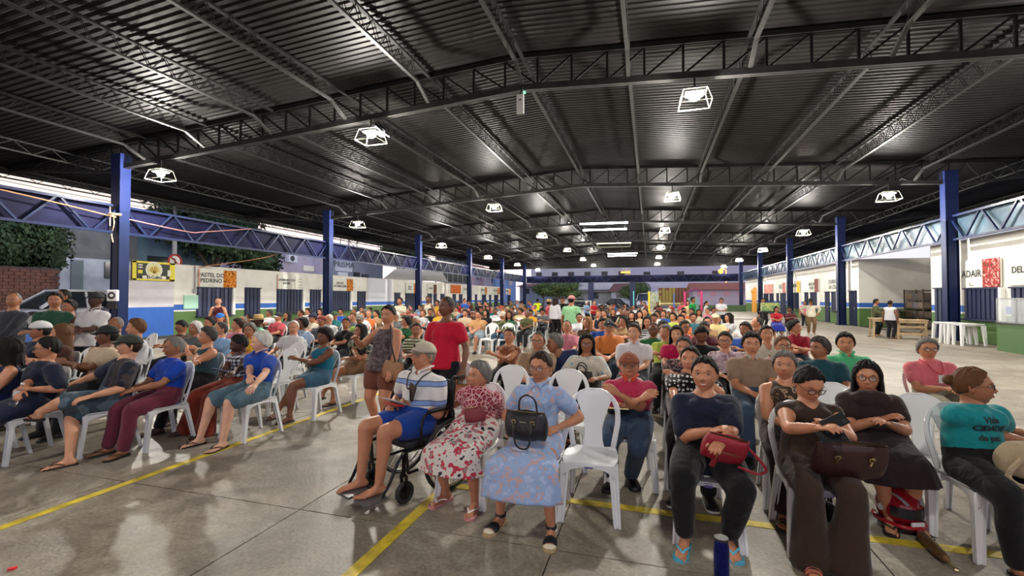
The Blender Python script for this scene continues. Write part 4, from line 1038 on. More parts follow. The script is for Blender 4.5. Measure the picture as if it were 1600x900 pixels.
def cap_geo(kind, lod=0):
    """0 crown 1 brim 2 badge"""
    g = G(); q = 28 if lod == 0 else 14
    if kind == 'cap':
        for i, (r, z) in enumerate(()): pass
        ph = np.linspace(0, PI / 2, 8); th = np.linspace(0, 2 * PI, q, endpoint=False)
        V = [(math.cos(p) * math.sin(t) * .090, -math.cos(p) * math.cos(t) * .110 + .003, .035 + math.sin(p) * .095 * (1 if math.cos(t) > 0 else .98)) for p in ph[:-1] for t in th] + [(0, 0, .131)]
        n = len(ph) - 1; F = [(i * q + j, i * q + (j + 1) % q, (i + 1) * q + (j + 1) % q, (i + 1) * q + j) for i in range(n - 1) for j in range(q)] + [((n - 1) * q + j, (n - 1) * q + (j + 1) % q, n * q) for j in range(q)] + [tuple(range(q))[::-1]]
        g.add(V, F, 0); ell(g, (0, 0, .131), (.008, .008, .005), 8, 1)
        V = []; u = np.linspace(-1, 1, 13)
        for dz in (0, -.005):
            for s in (0, .5, 1):
                for t in u: V.append((t * .078, -.075 - .028 * math.sqrt(max(0, 1 - t * t)) - s * .052 * math.sqrt(max(0, 1 - t * t * .92)), .045 + dz - .020 * t * t - s * .008 + .004))
        F = []
        for o_ in (0, 39):
            for i in range(2):
                for j in range(12): f = (o_ + i * 13 + j, o_ + i * 13 + j + 1, o_ + (i + 1) * 13 + j + 1, o_ + (i + 1) * 13 + j); F.append(f[::-1] if o_ == 0 else f)
        for j in range(12): F.append((26 + j, 27 + j, 66 + j, 65 + j))
        g.add(V, F, 1)
        ell(g, (0, -.098, .085), (.014, .006, .012), 8, 2)
    else:
        w = .235 if kind == 'cowboy' else .165; hc = .13 if kind == 'cowboy' else .11
        padd(g, loft([(0, 0, .04), (0, 0, .07), (0, 0, .04 + hc * .75), (0, 0, .04 + hc)], [(.088, .106), (.088, .104), (.078, .096), (.060, .080)], q, rnd=False), 0)
        padd(g, loft([(0, 0, .043), (0, 0, .062)], [(.0905, .108), (.0905, .107)], q, rnd=False), 1)
        V = []; th = np.linspace(0, 2 * PI, q, endpoint=False)
        for dz in (.004, -.004):
            for s in (0, .5, 1):
                for t in th:
                    lift = (.035 if kind == 'cowboy' else .012) * s * s * math.sin(t) ** 2
                    V.append((math.sin(t) * (.085 + (w - .085) * s), -math.cos(t) * (.10 + (w - .085) * s), .04 + dz + lift - .006 * s))
        F = []
        for o_ in (0, 3 * q):
            for i in range(2):
                for j in range(q): f = (o_ + i * q + j, o_ + i * q + (j + 1) % q, o_ + (i + 1) * q + (j + 1) % q, o_ + (i + 1) * q + j); F.append(f[::-1] if o_ else f)
        for j in range(q): F.append((2 * q + j, 2 * q + (j + 1) % q, 5 * q + (j + 1) % q, 5 * q + j))
        g.add(V, F, 0)
    return g
def glasses_geo():
    g = G()
    for s in (-1, 1):
        P = [(s * .032 + math.cos(a) * .024, -.100 + abs(s * .032 + math.cos(a) * .024) * .12, .006 + math.sin(a) * (.017 if math.sin(a) > 0 else .019)) for a in np.linspace(0, 2 * PI, 17)]
        tube(g, P, .0026, 5, 0); tube(g, [(s * .056, -.093, .012), (s * .074, -.080, .012), (s * .083, .0, .010), (s * .082, .03, -.002)], .0017, 5, 0)
    tube(g, [(-.009, -.101, .010), (0, -.104, .013), (.009, -.101, .010)], .0016, 5, 0); return g
def lens_geo():
    g = G()
    for s in (-1, 1):
        n = 16; V = [(s * .032 + math.cos(a) * .0235, -.100 + abs(s * .032 + math.cos(a) * .0235) * .12, .006 + math.sin(a) * .018) for a in np.linspace(0, 2 * PI, n, endpoint=False)]
        g.add(V, [tuple(range(n)) if s > 0 else tuple(range(n))])
    return g

SKINS = {'a': '#d29876', 'b': '#bd8060', 'c': '#9c6547', 'd': '#734631', 'e': '#4a2b1f', 'p': '#dca88c'}
HAIRC = {'k': '#120e0c', 'b': '#2c1b12', 'n': '#5a3a22', 'g': '#6e6a66', 'w': '#c8c4bd', 'o': '#8a6238', 'h': '#3a3533'}
def skin_mats(tone, lip=None, hairc='k'):
    c = lin(SKINS[tone]); key = 'skin ' + tone
    s = mat(key, c, .46, bump=.12, bscale=60, var=.10, vscale=14, sss=.08)
    l = mat('lip ' + tone + (lip or ''), lin(lip) if lip else (c[0] * .80, c[1] * .50, c[2] * .50), .4)
    ew = mat('eye white', (.42, .40, .38), .3); ir = mat('dark iris', (.018, .010, .007), .15)
    br = mat('brow ' + hairc, tuple(v * .8 for v in lin(HAIRC[hairc])), .8); te = mat('teeth', (.75, .72, .66), .3)
    return [s, l, ew, ir, br, te]
def hair_mat(c):
    key = 'hair ' + c
    if key in MATS: return MATS[key]
    m, nt, b = newmat(key); b.inputs['Base Color'].default_value = (*lin(HAIRC[c]), 1); b.inputs['Roughness'].default_value = .6; b.inputs['Specular IOR Level'].default_value = .2
    t = nt.nodes.new('ShaderNodeTexCoord'); mp = nt.nodes.new('ShaderNodeMapping'); mp.inputs['Scale'].default_value = (160, 160, 12)
    nt.links.new(t.outputs['Object'], mp.inputs[0]); n = nt.nodes.new('ShaderNodeTexNoise'); n.inputs['Scale'].default_value = 1; n.inputs['Detail'].default_value = 3
    nt.links.new(mp.outputs[0], n.inputs['Vector']); bp = nt.nodes.new('ShaderNodeBump'); bp.inputs['Strength'].default_value = .7; bp.inputs['Distance'].default_value = .01
    nt.links.new(n.outputs['Fac'], bp.inputs['Height']); nt.links.new(bp.outputs[0], b.inputs['Normal']); MATS[key] = m; return m

# ================================================================ BODIES
def ik(A, B, l1, l2, pole):
    A, B = np.array(A, float), np.array(B, float); d = B - A; D = np.linalg.norm(d); d /= D
    if D > (l1 + l2) * .995: D = (l1 + l2) * .995; B = A + d * D
    if D < abs(l1 - l2) + .02: D = abs(l1 - l2) + .02; B = A + d * D
    a = (l1 * l1 - l2 * l2 + D * D) / (2 * D); h = math.sqrt(max(0, l1 * l1 - a * a))
    p = np.array(pole, float); p = p - d * (p @ d); p /= np.linalg.norm(p) + 1e-9
    return A + d * a + p * h, B
def nz(v): v = np.array(v, float); return v / (np.linalg.norm(v) + 1e-9)

POSES = {  # hands (negative-x side first) in local metres for a 1.65 m body, seated
    'lap': [(-.05, -.24, .665), (.06, -.28, .665)], 'thighs': [(-.15, -.30, .66), (.15, -.32, .66)],
    'crossed': [(.085, -.205, .775), (-.09, -.225, .81)], 'clasp': [(-.025, -.30, .72), (.03, -.31, .72)],
    'phone': [(-.04, -.28, .80), (.08, -.29, .78)], 'chin': [(-.02, -.17, 1.07), (.02, -.20, .74)],
    'bag': [(-.15, -.24, .72), (.17, -.24, .72)], 'down': [(-.26, .02, .45), (.26, .02, .45)], 'read': [(-.10, -.30, .80), (.10, -.30, .80)]}
TORSO = np.array([  # t, a, b, yoff
    (-.10, .10, .08, 0), (-.05, .150, .115, 0), (.03, .168, .125, 0), (.14, .150, .110, -.004), (.22, .138, .103, -.006), (.31, .143, .108, -.008), (.385, .147, .108, -.002), (.43, .130, .094, .004), (.468, .098, .076, .006), (.505, .062, .058, .004)])
FATA = np.array([0, .02, .045, .06, .06, .045, .03, .015, .01, .0]); FATB = np.array([0, .02, .04, .065, .075, .05, .03, .01, .005, 0])
def solve(sp):
    """joints of a figure in its own frame: origin on the floor, facing -Y, own right hand towards -X"""
    s = sp.get('s', 1.0); w = sp.get('w', .3); sex = sp.get('sex', 'f'); J = {}
    stand = sp.get('stand', False)
    ph = sp.get('ph', .53 if not stand else .90 * s); p0 = np.array((0, 0, ph)); J['p0'] = p0
    hc = np.array(sp.get('hc', (0, .08 if not stand else -.01, ph + .67 * s)), float); sd = nz(hc - p0 - np.array((0, -.02, 0)))
    if stand and 'hc' not in sp: sd = nz((0, .0, 1))
    st = float(np.linalg.norm(hc - p0)) / .67; J['st'] = st
    J['sd'] = sd; nb = p0 + sd * .525 * st; J['nb'] = nb; J['hc'] = hc
    ty = rad(sp.get('twist', 0)); R = np.array((math.cos(ty), math.sin(ty), 0)); R = nz(R - sd * (R @ sd)); Fw = np.cross(sd, R) * -1
    if Fw[1] > 0: Fw = -Fw
    J['R'], J['F'] = R, Fw
    sw = (.150 if sex == 'f' else .170) * s + .012 * w
    J['sh'] = [nb - sd * .084 * s + R * (q * sw) for q in (-1, 1)]
    J['hip'] = [p0 + np.array((q * (.095 + .02 * w), 0, 0)) * s for q in (-1, 1)]
    # legs
    if stand:
        ft = sp.get('feet', [(-.10, .02, 0), (.10, -.03, 0)]); pole = (0, -1, 0); lk, la = .42 * s, .42 * s
    else:
        ft = sp.get('feet', [(-.12, -.47, 0), (.12, -.45, 0)]); pole = (0, -1, .9); lk, la = .43 * s, .42 * s
    J['ank'], J['knee'] = [], []
    for i, q in enumerate((-1, 1)):
        f = np.array(ft[i], float) if len(ft[i]) == 3 else np.array((*ft[i], 0)); a = f + np.array((0, 0, .075))
        pl = sp.get('kpole', [None, None])[i] or (pole[0] + q * .12, pole[1], pole[2])
        k, a = ik(J['hip'][i], a, lk, la, pl); J['knee'].append(k); J['ank'].append(a)
    if 'knees' in sp:
        for i, k in enumerate(sp['knees']):
            if k is not None: J['knee'][i] = np.array(k, float)
    # arms
    hands = sp.get('hands', 'lap' if not stand else [(-.27, .0, .80 * s), (.27, .0, .80 * s)])
    if isinstance(hands, str): hands = [(x * (1 + .2 * w), y - .10 * w * (abs(x) < .2), z) for x, y, z in POSES[hands]]
    J['wr'], J['el'] = [], []
    for i, q in enumerate((-1, 1)):
        pl = sp.get('epole', [None, None])[i] or (q * .75, .45, -.55)
        e, wv = ik(J['sh'][i], hands[i], .28 * s, .245 * s, pl); J['el'].append(e); J['wr'].append(wv)
    # head orientation
    hy, hp, hr = (list(sp.get('look', (0, 0, 0))) + [0, 0, 0])[:3]
    J['HM'] = Matrix.Translation(hc) @ Matrix.Rotation(rad(hy), 4, 'Z') @ Matrix.Rotation(rad(-hp), 4, 'X') @ Matrix.Rotation(rad(hr), 4, 'Y') @ Matrix.Scale(sp.get('hs', 1.04) * (1.0 if sex == 'f' else 1.04), 4)
    return J
def torso_loft(sp, J, inf=0.0, t0=-.2, t1=1, k=22, hem=0):
    s = sp.get('s', 1.0); w = sp.get('w', .3); m = TORSO.copy(); m[:, 0] *= J['st'] * 1.04
    if sp.get('sex', 'f') == 'm': m[:, 1] += np.array([0, 0, -.004, .006, .012, .014, .016, .016, .006, 0])
    a = (m[:, 1] + FATA * w) * s + inf; b = (m[:, 2] + FATB * w) * s + inf
    C = J['p0'] + m[:, :1] * J['sd'] + (m[:, 3] - FATB * w * .55)[:, None] * -J['F'] * -1
    sel = (TORSO[:, 0] >= t0) & (TORSO[:, 0] <= t1)
    C, R = C[sel], np.column_stack([a, b])[sel]
    if hem: R[0] = R[1] * (1.07 if sp.get('stand') else 1.02); C[0] = C[1] - J['sd'] * hem
    if hem and sp.get('stand'): R[:3] += np.array([[.022], [.020], [.012]])
    return loft(C, R, k, J['R'], rnd=not (hem and sp.get('stand')))
def limb(g, P, r, k=12, m=0): tube(g, P, r, k, m, rnd=True)
def body_raw(sp, J):
    s = sp.get('s', 1.0); w = sp.get('w', .3); f = 1 + .28 * w; g = G(); sex = sp.get('sex', 'f')
    padd(g, torso_loft(sp, J, -.004))
    nb, hc, sd = J['nb'], J['hc'], J['sd']; HM = J['HM']
    hb = np.array(HM @ Vector((0, .018, -.055)))
    limb(g, [nb - sd * .05, nb + sd * .01, (nb + hb) / 2, hb], np.array([.075, .060, .053, .052]) * (1.0 if sex == 'f' else 1.12) * (1 + .12 * w), 14)
    for i, q in enumerate((-1, 1)):
        sh, e, wr = J['sh'][i], J['el'][i], J['wr'][i]; inn = sh - J['R'] * q * .10 * s + sd * .034 * s
        limb(g, [inn, sh, sh + (e - sh) * .12], np.array([.044, .053, .052]) * s * (1 + .15 * w))
        limb(g, [sh, sh + (e - sh) * .35, sh + (e - sh) * .75, e], np.array([.054, .049, .042, .037]) * s * f)
        limb(g, [e, e + (wr - e) * .3, e + (wr - e) * .75, wr], np.array([.038, .041, .032, .025]) * s * (1 + .18 * w))
        h, k, a = J['hip'][i], J['knee'][i], J['ank'][i]
        limb(g, [h, h + (k - h) * .4, h + (k - h) * .8, k], np.array([.092, .085, .066, .057]) * s * f, 14)
        c = np.array((0, .014, 0))
        limb(g, [k, k + (a - k) * .28 + c, k + (a - k) * .65 + c * .5, a], np.array([.056, .058, .044, .034]) * s * (1 + .15 * w), 14)
        foot(g, sp, J, i)
    if sex == 'f':
        for q in (-1, 1): ell(g, J['p0'] + sd * .335 * s + J['R'] * q * .055 * s + J['F'] * (.066 + .03 * w) * s, np.array((.068, .044, .060)) * s * (1 + .25 * w), 14)
    return g
def foot_axes(sp, J, i):
    q = (-1, 1)[i]; a = J['ank'][i]; yaw = sp.get('toe', (None, None))[i]
    if yaw is None: yaw = q * 12
    pit = sp.get('toep', (0, 0))[i]; d = np.array((math.sin(rad(yaw)) * math.cos(rad(pit)), -math.cos(rad(yaw)) * math.cos(rad(pit)), math.sin(rad(pit)))); r = nz((-d[1], d[0], 0)); u = np.cross(r, d)
    if u[2] < 0: u = -u
    return a, d, r, u
FOOT = [(-.055, .018, .02, .030), (-.045, .030, .030, .034), (-.01, .034, .042, .040), (.03, .036, .038, .036), (.08, .042, .028, .026), (.125, .046, .020, .020), (.155, .043, .015, .016), (.175, .030, .011, .013)]
def foot(g, sp, J, i, inf=0, m=0, sel=None):
    a, d, r, u = foot_axes(sp, J, i); s = sp.get('s', 1); q = (-1, 1)[i]
    fl = FOOT if sel is None else FOOT[sel]
    C = [a + d * y * s + u * (z - .075) * s for y, rx, rz, z in fl]; R = [(rx * s + inf, rz * s + inf) for y, rx, rz, z in fl]
    padd(g, loft(C, R, 12, r), m)
def toes(g, sp, J, i, m=0):
    a, d, r, u = foot_axes(sp, J, i); s = sp.get('s', 1); q = (-1, 1)[i]
    for k, (x, ln, rr_) in enumerate(((-.030, .040, .0125), (-.011, .038, .009), (.004, .034, .0085), (.018, .028, .008), (.031, .020, .0075))):
        b = a + d * (.150 - .012 * max(0, k - 1)) * s + r * q * x * -1 * s * -1 + u * (-.062) * s
        tube(g, [b, b + d * ln * .6 * s, b + d * ln * s - u * .003], np.array([rr_, rr_, rr_ * .8]) * s, 7, m, rnd=True)
def put_hand(g, sp, J, i, kind):
    q = (-1, 1)[i]; e, wr = J['el'][i], J['wr'][i]; y = nz(wr - e)
    hd = sp.get('hdir', (None, None))[i]
    if hd is not None: y = nz(hd)
    up = sp.get('hup', (None, None))[i]
    if up is None and sp.get('hands') == 'crossed': up = (0, -.8, .7)
    if up is None: up = (q * .35, -.25, 1.0)
    z = np.array(up, float); z = nz(z - y * (z @ y)); x = np.cross(y, z)
    V, F = HANDS[kind]; V = V * sp.get('s', 1) * (1.0 if sp.get('sex', 'f') == 'f' else 1.08); V = V.copy()
    if q > 0: V[:, 0] *= -1; F = F[:, ::-1]
    M = np.column_stack([x, y, z]); g.add(V @ M.T + wr, F, 0)
    J.setdefault('hm', {})[i] = (wr, M)
def top_raw(sp, J, kind, inf=.011):
    s = sp.get('s', 1.0); w = sp.get('w', .3); f = 1 + .28 * w; g = G(); sd = J['sd']
    stand = sp.get('stand'); padd(g, torso_loft(sp, J, inf, hem=(.10 if stand else .025) * s, t0=-.06 if stand else -.2))
    if sp.get('sex', 'f') == 'f':
        for q in (-1, 1): ell(g, J['p0'] + sd * .33 * s + J['R'] * q * .052 * s + J['F'] * (.066 + .03 * w) * s, np.array((.084, .056, .072)) * s * (1 + .25 * w), 14)
    fr = {'t': .62, 'polo': .66, 'long': 1.9, 'tank': .0, 'sleeveless': .14, 'cap': .38, 'elbow': .9, 'jacket': 1.9}[kind]
    for i, q in enumerate((-1, 1)):
        sh, e, wr = J['sh'][i], J['el'][i], J['wr'][i]; inn = sh - J['R'] * q * .10 * s + sd * .034 * s
        if fr == 0:
            limb(g, [inn - J['R'] * -q * .0, inn + J['R'] * q * .045 * s], np.array([.058, .045]) * s); continue
        limb(g, [inn, sh, sh + (e - sh) * .12], (np.array([.038, .049, .050]) * (1 + .15 * w)) * s + inf * .7)
        u = min(fr, 1.0); ex = .012 if kind in ('t', 'polo', 'elbow', 'cap') else .002
        limb(g, [sh, sh + (e - sh) * u * .5, sh + (e - sh) * u], (np.array([.056, .053, .050 - .008 * u]) * f) * s + inf + ex)
        if fr > 1: limb(g, [e, e + (wr - e) * .4, e + (wr - e) * .93], (np.array([.040, .042, .030]) * (1 + .18 * w)) * s + inf)
    return g
NECKS = {'crew': [(0, .0, .075, .078)], 'scoop': [(.03, -.0, .075, .095), (.055, -.03, .055, .07)], 'vee': [(.02, .0, .07, .078), (.07, -.035, .05, .050), (.08, -.09, .05, .030)], 'wide': [(.02, .0, .09, .115)], 'tank': [(.03, .01, .075, .095), (.05, -.035, .06, .08)], 'polo': [(.01, .01, .07, .068), (.07, -.03, .05, .035), (.08, -.07, .045, .022)], 'open': [(.02, .0, .07, .078), (.07, -.05, .05, .055), (.08, -.13, .06, .045), (.10, -.22, .07, .04), (.12, -.32, .07, .04)]}
def neck_mask(sp, J, neck):
    s = sp.get('s', 1); ss = [(J['nb'] + J['F'] * f * s + J['sd'] * (u + .03) * s, rx * s) for f, u, _, rx in NECKS[neck]]
    def mask(C):
        k = np.ones(len(C), bool)
        for c, r in ss: k &= np.linalg.norm(C - c, axis=1) > r
        # open the cuffs and the hem where the cloth ends over skin
        return k
    return mask
def legs_raw(sp, J, kind, inf=.014):
    """shorts, knee, capri, trousers, wide"""
    s = sp.get('s', 1.0); w = sp.get('w', .3); f = 1 + .28 * w; g = G(); padd(g, torso_loft(sp, J, inf * .9, t1=.16))
    for i in (0, 1):
        h, k, a = J['hip'][i], J['knee'][i], J['ank'][i]; e = {'shorts': .62, 'knee': .93}.get(kind, 1)
        limb(g, [h, h + (k - h) * e * .5, h + (k - h) * e], (np.array([.094, .086, .080 - .016 * e]) * f) * s + inf + (.012 if e < 1 else 0), 16)
        if e == 1:
            u = {'capri': .82, 'trousers': .97, 'wide': 1.0, 'cuff': .9}[kind]; c = np.array((0, .014, 0)); r = {'wide': (.068, .088, .112), 'trousers': (.062, .062, .054), 'capri': (.060, .060, .050), 'cuff': (.066, .068, .05)}[kind]
            b_ = a if kind != 'wide' else a + np.array((0, .01, -.03))
            limb(g, [k, k + (b_ - k) * u * .5 + c, k + (b_ - k) * u], np.array(r) * s * (1 + .12 * w) + inf * .7, 16)
    return g
def skirt(sp, J, ln=.22, flare=1.0, k=64, drape=.05):
    """cloth over both thighs falling from the knees"""
    s = sp.get('s', 1); w = sp.get('w', .3); K = (J['knee'][0] + J['knee'][1]) / 2; hw = abs(J['knee'][1][0] - J['knee'][0][0]) / 2
    p0 = J['p0']; A = (J['ank'][0] + J['ank'][1]) / 2
    C, R = [], []
    for t, a, b in ((-.10, .19, .13), (.05, .225, .14), (.25, .225, .128), (.55, .21, .112), (.85, max(hw * .95 + .10, .17), .098)):
        C.append(p0 + (K - p0) * t + np.array((0, 0, .005 if t > .1 else .03 + .05 * (t < 0)))); R.append((a * s * (1 + .2 * w), b * s * (1 + .2 * w)))
    C.append(K + np.array((0, -.02, .005))); R.append((hw + .10 * s, .092 * s * (1 + .1 * w)))
    dn = nz(A + np.array((0, -.06, 0)) - K)
    for t in (.25, .5, .75, 1.0):
        C.append(K + np.array((0, -.035 - .012 * t, 0)) + (dn * .55 + np.array((0, 0, -.45))) * ln * t); R.append(((hw + .10 * s) * (1 + .10 * flare * t), (.09 + .035 * flare * t) * s))
    if sp.get('stand'):
        C = [p0 + np.array((0, 0, z)) for z in (.10, 0, -.15, -.30, -.30 - ln)]; R = [(.15, .12), (.18, .14), (.19, .15), (.20, .16), (.21 + .05 * flare, .17 + .05 * flare)]
    n = len(C)
    C = curve_pts(C, 3); R = np.array([(np.interp(i, np.arange(n) * 3, [r[0] for r in R]), np.interp(i, np.arange(n) * 3, [r[1] for r in R])) for i in range(len(C))])
    return loft(C, R, k, (1, 0, 0), False, lambda u, t: np.clip(u - .45, 0, 1) * drape * 1.6 * np.sin(9 * t + 2 * u) + np.clip(u - .3, 0, 1) * .03 * np.sin(17 * t + 1))
VOX = (.0150, .0205, .026)
def build_person(sp, loc=(0, 0, 0), rz=0, proto=None):
    """queues the figure; proto: dict that receives the meshes instead of a scene object"""
    lod = sp.get('lod', 0); J = solve(sp); sp['J'] = J; vox = VOX[lod]; it = (4, 3, 2)[lod]
    tone, hc_ = sp.get('tone', 'b'), sp.get('hairc', 'k')
    if proto is None:
        root = link('person', None if False else bpy.data.meshes.new('person')); root.location = loc; root.rotation_euler = (0, 0, rz); sp['root'] = root
        root['category'] = 'person'; root['label'] = sp['label']
        if 'group' in sp: root['group'] = sp['group']
    else: root = None
    def fin(name, g, mats, smooth=180, **pr):
        me = g.mesh(name, mats, smooth)
        if proto is not None: proto.setdefault('parts', {})[name] = me; return me
        return link(name, me, root, **pr)
    def body_cb(V, F):
        g = G(); g.add(V, F, 0); hg = head_parts(lod, sp.get('sex', 'f'), sp.get('age', .3), sp.get('smile', .1), sp.get('fat', sp.get('w', .3) * .5), sp.get('lid', .70))
        g.merge(hg, J['HM'])
        hk = sp.get('hk', ('relax', 'relax'))
        if isinstance(hk, str): hk = (hk, hk)
        if lod < 2:
            for i in (0, 1): put_hand(g, sp, J, i, hk[i])
        else:
            for i in (0, 1):
                wr, y = J['wr'][i], nz(J['wr'][i] - J['el'][i]); g2 = hand_geo(.5); q = (-1, 1)[i]; z = np.array((q * .3, -.2, 1.)); z = nz(z - y * (z @ y)); x = np.cross(y, z) * -q
                for v in [np.concatenate(g2.v)]:
                    g.v.append((v * np.array((1, 1, 1))) @ np.array([x, y, z]) + wr)
                for f, m in g2.f: g.f.append((f + g.n, 0))
                g.n += g2.n
        if sp.get('shoe', 'flip') in ('flip', 'bare', 'sandal') and lod == 0 and not sp.get('nofeet'):
            for i in (0, 1): toes(g, sp, J, i)
        me = g.mesh('person', skin_mats(tone, sp.get('lip'), hc_), 180)
        if proto is not None: proto['body'] = me
        else:
            old = root.data; root.data = me; bpy.data.meshes.remove(old); me.name = 'person'
    queue(body_raw(sp, J), vox, it, body_cb)
    top = sp.get('top')
    if top:
        kind, neck, m = top
        def top_cb(V, F, kind=kind, neck=neck, m=m):
            V, F = cut(V, F, neck_mask(sp, J, neck)); g = G(); g.add(V, F, 0); mats = [m]
            if kind == 'polo' or sp.get('collar'):
                n = J['nb']; cg = sp.get('collarm') or m; mats.append(cg)
                for q in (-1, 1):
                    P = [n + J['R'] * q * x + J['F'] * f + J['sd'] * u for x, f, u in ((.005, -.072, .045), (.050, -.058, .048), (.076, -.0, .040), (.060, .055, .018), (.030, .095, -.012), (.045, .115, -.045))]
                    padd(g, loft(curve_pts(P, 3), [(.006, .020)] * 13 + [(.005, .012), (.003, .006), (.002, .003)], 8, (0, 0, 1), False), 1)
            fin('shirt' if kind not in ('tank', 'jacket') else {'tank': 'tank_top', 'jacket': 'jacket'}[kind], g, mats)
        queue(top_raw(sp, J, kind), vox, it + 1, top_cb)
    bot = sp.get('bottom')
    if bot:
        kind, m = bot
        if kind in ('skirt', 'dress', 'longskirt'):
            g = G(); padd(g, skirt(sp, J, {'skirt': .12, 'dress': .16, 'longskirt': .36}[kind] if 'ln' not in sp else sp['ln'], drape=.05, k=64 if lod == 0 else 28)); fin('skirt', g, [m])
        else:
            def bot_cb(V, F, kind=kind, m=m): g = G(); g.add(V, F, 0); fin({'shorts': 'shorts', 'knee': 'shorts'}.get(kind, 'trousers'), g, [m])
            queue(legs_raw(sp, J, kind), vox, it + 1, bot_cb)
    # hair, cap, glasses
    hk_ = sp.get('hair', 'short')
    if hk_:
        g = G(); g.merge(hair_geo(hk_, lod, sp.get('sex', 'f'), sp.get('seed', 1), bool(sp.get('cap'))), J['HM']); fin('hair', g, [hair_mat(hc_)])
    if sp.get('cap'):
        kind, c1, c2 = sp['cap'][:3]; g = G(); g.merge(cap_geo(kind, lod), J['HM'])
        cm = lambda c: mat('cap cloth ' + c, lin(c), .8, bump=.2, bscale=80)
        fin('cap' if kind == 'cap' else 'hat', g, [cm(c1), cm(c2), cm(sp['cap'][3] if len(sp['cap']) > 3 else c1)])
    if sp.get('glasses'):
        g = G(); g.merge(glasses_geo(), J['HM']); o = fin('glasses', g, [mat('glasses frame ' + str(sp['glasses']), lin(sp['glasses']) if isinstance(sp['glasses'], str) else (.03, .025, .02), .3)])
        if proto is None:
            g = G(); g.merge(lens_geo(), J['HM']); obj('lens', g, lens_m, o)
    sh = sp.get('shoe', 'flip')
    if not sp.get('nofeet') and lod < 2:
        for i in (0, 1):
            a, d, r, u = foot_axes(sp, J, i); s = sp.get('s', 1); g = G(); q = (-1, 1)[i]
            if sh in ('flip', 'sandal', 'platform'):
                th = .022 if sh != 'platform' else .045
                V = []; outl = [(-.07, .018), (-.06, .032), (-.02, .036), (.04, .038), (.10, .048), (.15, .050), (.185, .040), (.20, .020)]
                for z in (-.075, -.075 + th * .0 - th):
                    for y, x in outl: V.append(a + d * y * s + r * x * s + u * z * s)
                    for y, x in outl[::-1]: V.append(a + d * y * s - r * x * s + u * z * s)
                n = 16; V = np.array(V) + u * (.004 + .010); g.add(V, [tuple(range(n)), tuple(range(n, 2 * n))[::-1]] + [(j, n + j, n + (j + 1) % n, (j + 1) % n) for j in range(n)], 0)
                sc1, sc2 = sp.get('shoec', ('#222222', '#333333'))[:2]
                if sh == 'flip':
                    for x in (-1, 1):
                        P = [a + d * .030 * s + r * x * .036 * s + u * -.052 * s, a + d * .085 * s + r * x * .036 * s + u * -.028 * s, a + d * .135 * s + r * (-q) * .012 * s + u * -.040 * s, a + d * .145 * s + r * (-q) * .014 * s + u * -.062 * s]
                        padd(g, loft(curve_pts(P, 4), [(.0075, .0035)] * 13, 6, r, False), 1)
                else:
                    for y, wd in ((.10, .046), (.135, .046)) if sh == 'sandal' else ((.125, .05), (.10, .048)):
                        P = [a + d * y * s + r * (math.cos(t) * wd) * s + u * (-.066 + math.sin(t) * (.048 if y < .11 else .036)) * s for t in np.linspace(0, PI, 9)]; padd(g, loft(P, [(.014, .003)] * 9, 6, d, False), 1)
                    P = [a + r * math.cos(t) * .040 * s + d * (math.sin(t) * .042 - .004) * s + u * (.005 + 0) for t in np.linspace(0, 2 * PI, 13)]; padd(g, loft(P, [(.012, .003)] * 13, 6, u, False), 1)
                    if sh == 'platform':
                        foot(g, sp, J, i, .006, 2, slice(6, 8)); foot(g, sp, J, i, .006, 1, slice(4, 6))
                ms = [mat('sole ' + sc1, lin(sc1), .7), mat('strap ' + sc2, lin(sc2), .5), mat('toe cap cream', (.70, .62, .48), .6)]
                fin(('sandal' if sh != 'flip' else 'flip_flop') + ('' if proto is None else str(i)), g, ms, 60)
            elif sh in ('shoe', 'sneaker'):
                foot(g, sp, J, i, .010, 0)
                V = []; outl = [(-.07, .022), (-.06, .038), (-.02, .044), (.04, .044), (.10, .052), (.15, .052), (.185, .040), (.197, .020)]
                for z in (-.066, -.080):
                    for y, x in outl: V.append(a + d * y * s + r * x * s + u * z * s)
                    for y, x in outl[::-1]: V.append(a + d * y * s - r * x * s + u * z * s)
                n = 16; g.add(np.array(V) + u * .006, [tuple(range(n)), tuple(range(n, 2 * n))[::-1]] + [(j, n + j, n + (j + 1) % n, (j + 1) % n) for j in range(n)], 1)
                c1, c2 = sp.get('shoec', ('#151515', '#202020'))[:2]; fin('shoe' + ('' if proto is None else str(i)), g, [mat('shoe ' + c1, lin(c1), .4), mat('sole ' + c2, lin(c2), .6)], 60)
    return J
lens_m = mat('clear lens', (1, 1, 1), .05, alpha=.12, spec=.8)
# ================================================================ CHAIRS
def solid(P, nu, nv, th, holes=None):
    """grid of points P[v][u] made into a thin plate (offset along the local normal)"""
    P = np.array(P).reshape(nv, nu, 3); du = np.gradient(P, axis=1); dv = np.gradient(P, axis=0); n = np.cross(du, dv); n /= np.linalg.norm(n, axis=2)[..., None] + 1e-9
    A, B = (P + n * th / 2).reshape(-1, 3), (P - n * th / 2).reshape(-1, 3); N0 = nu * nv; F = []
    for i in range(nv - 1):
        for j in range(nu - 1):
            f = (i * nu + j, i * nu + j + 1, (i + 1) * nu + j + 1, (i + 1) * nu + j); F.append(f); F.append(tuple(N0 + x for x in f[::-1]))
    e = [(j, j + 1) for j in range(nu - 1)] + [((nv - 1) * nu + j + 1, (nv - 1) * nu + j) for j in range(nu - 1)] + [((i + 1) * nu, i * nu) for i in range(nv - 1)] + [(i * nu + nu - 1, (i + 1) * nu + nu - 1) for i in range(nv - 1)]
    for a, b in e: F.append((b, a, N0 + a, N0 + b))
    return np.vstack([A, B]), F
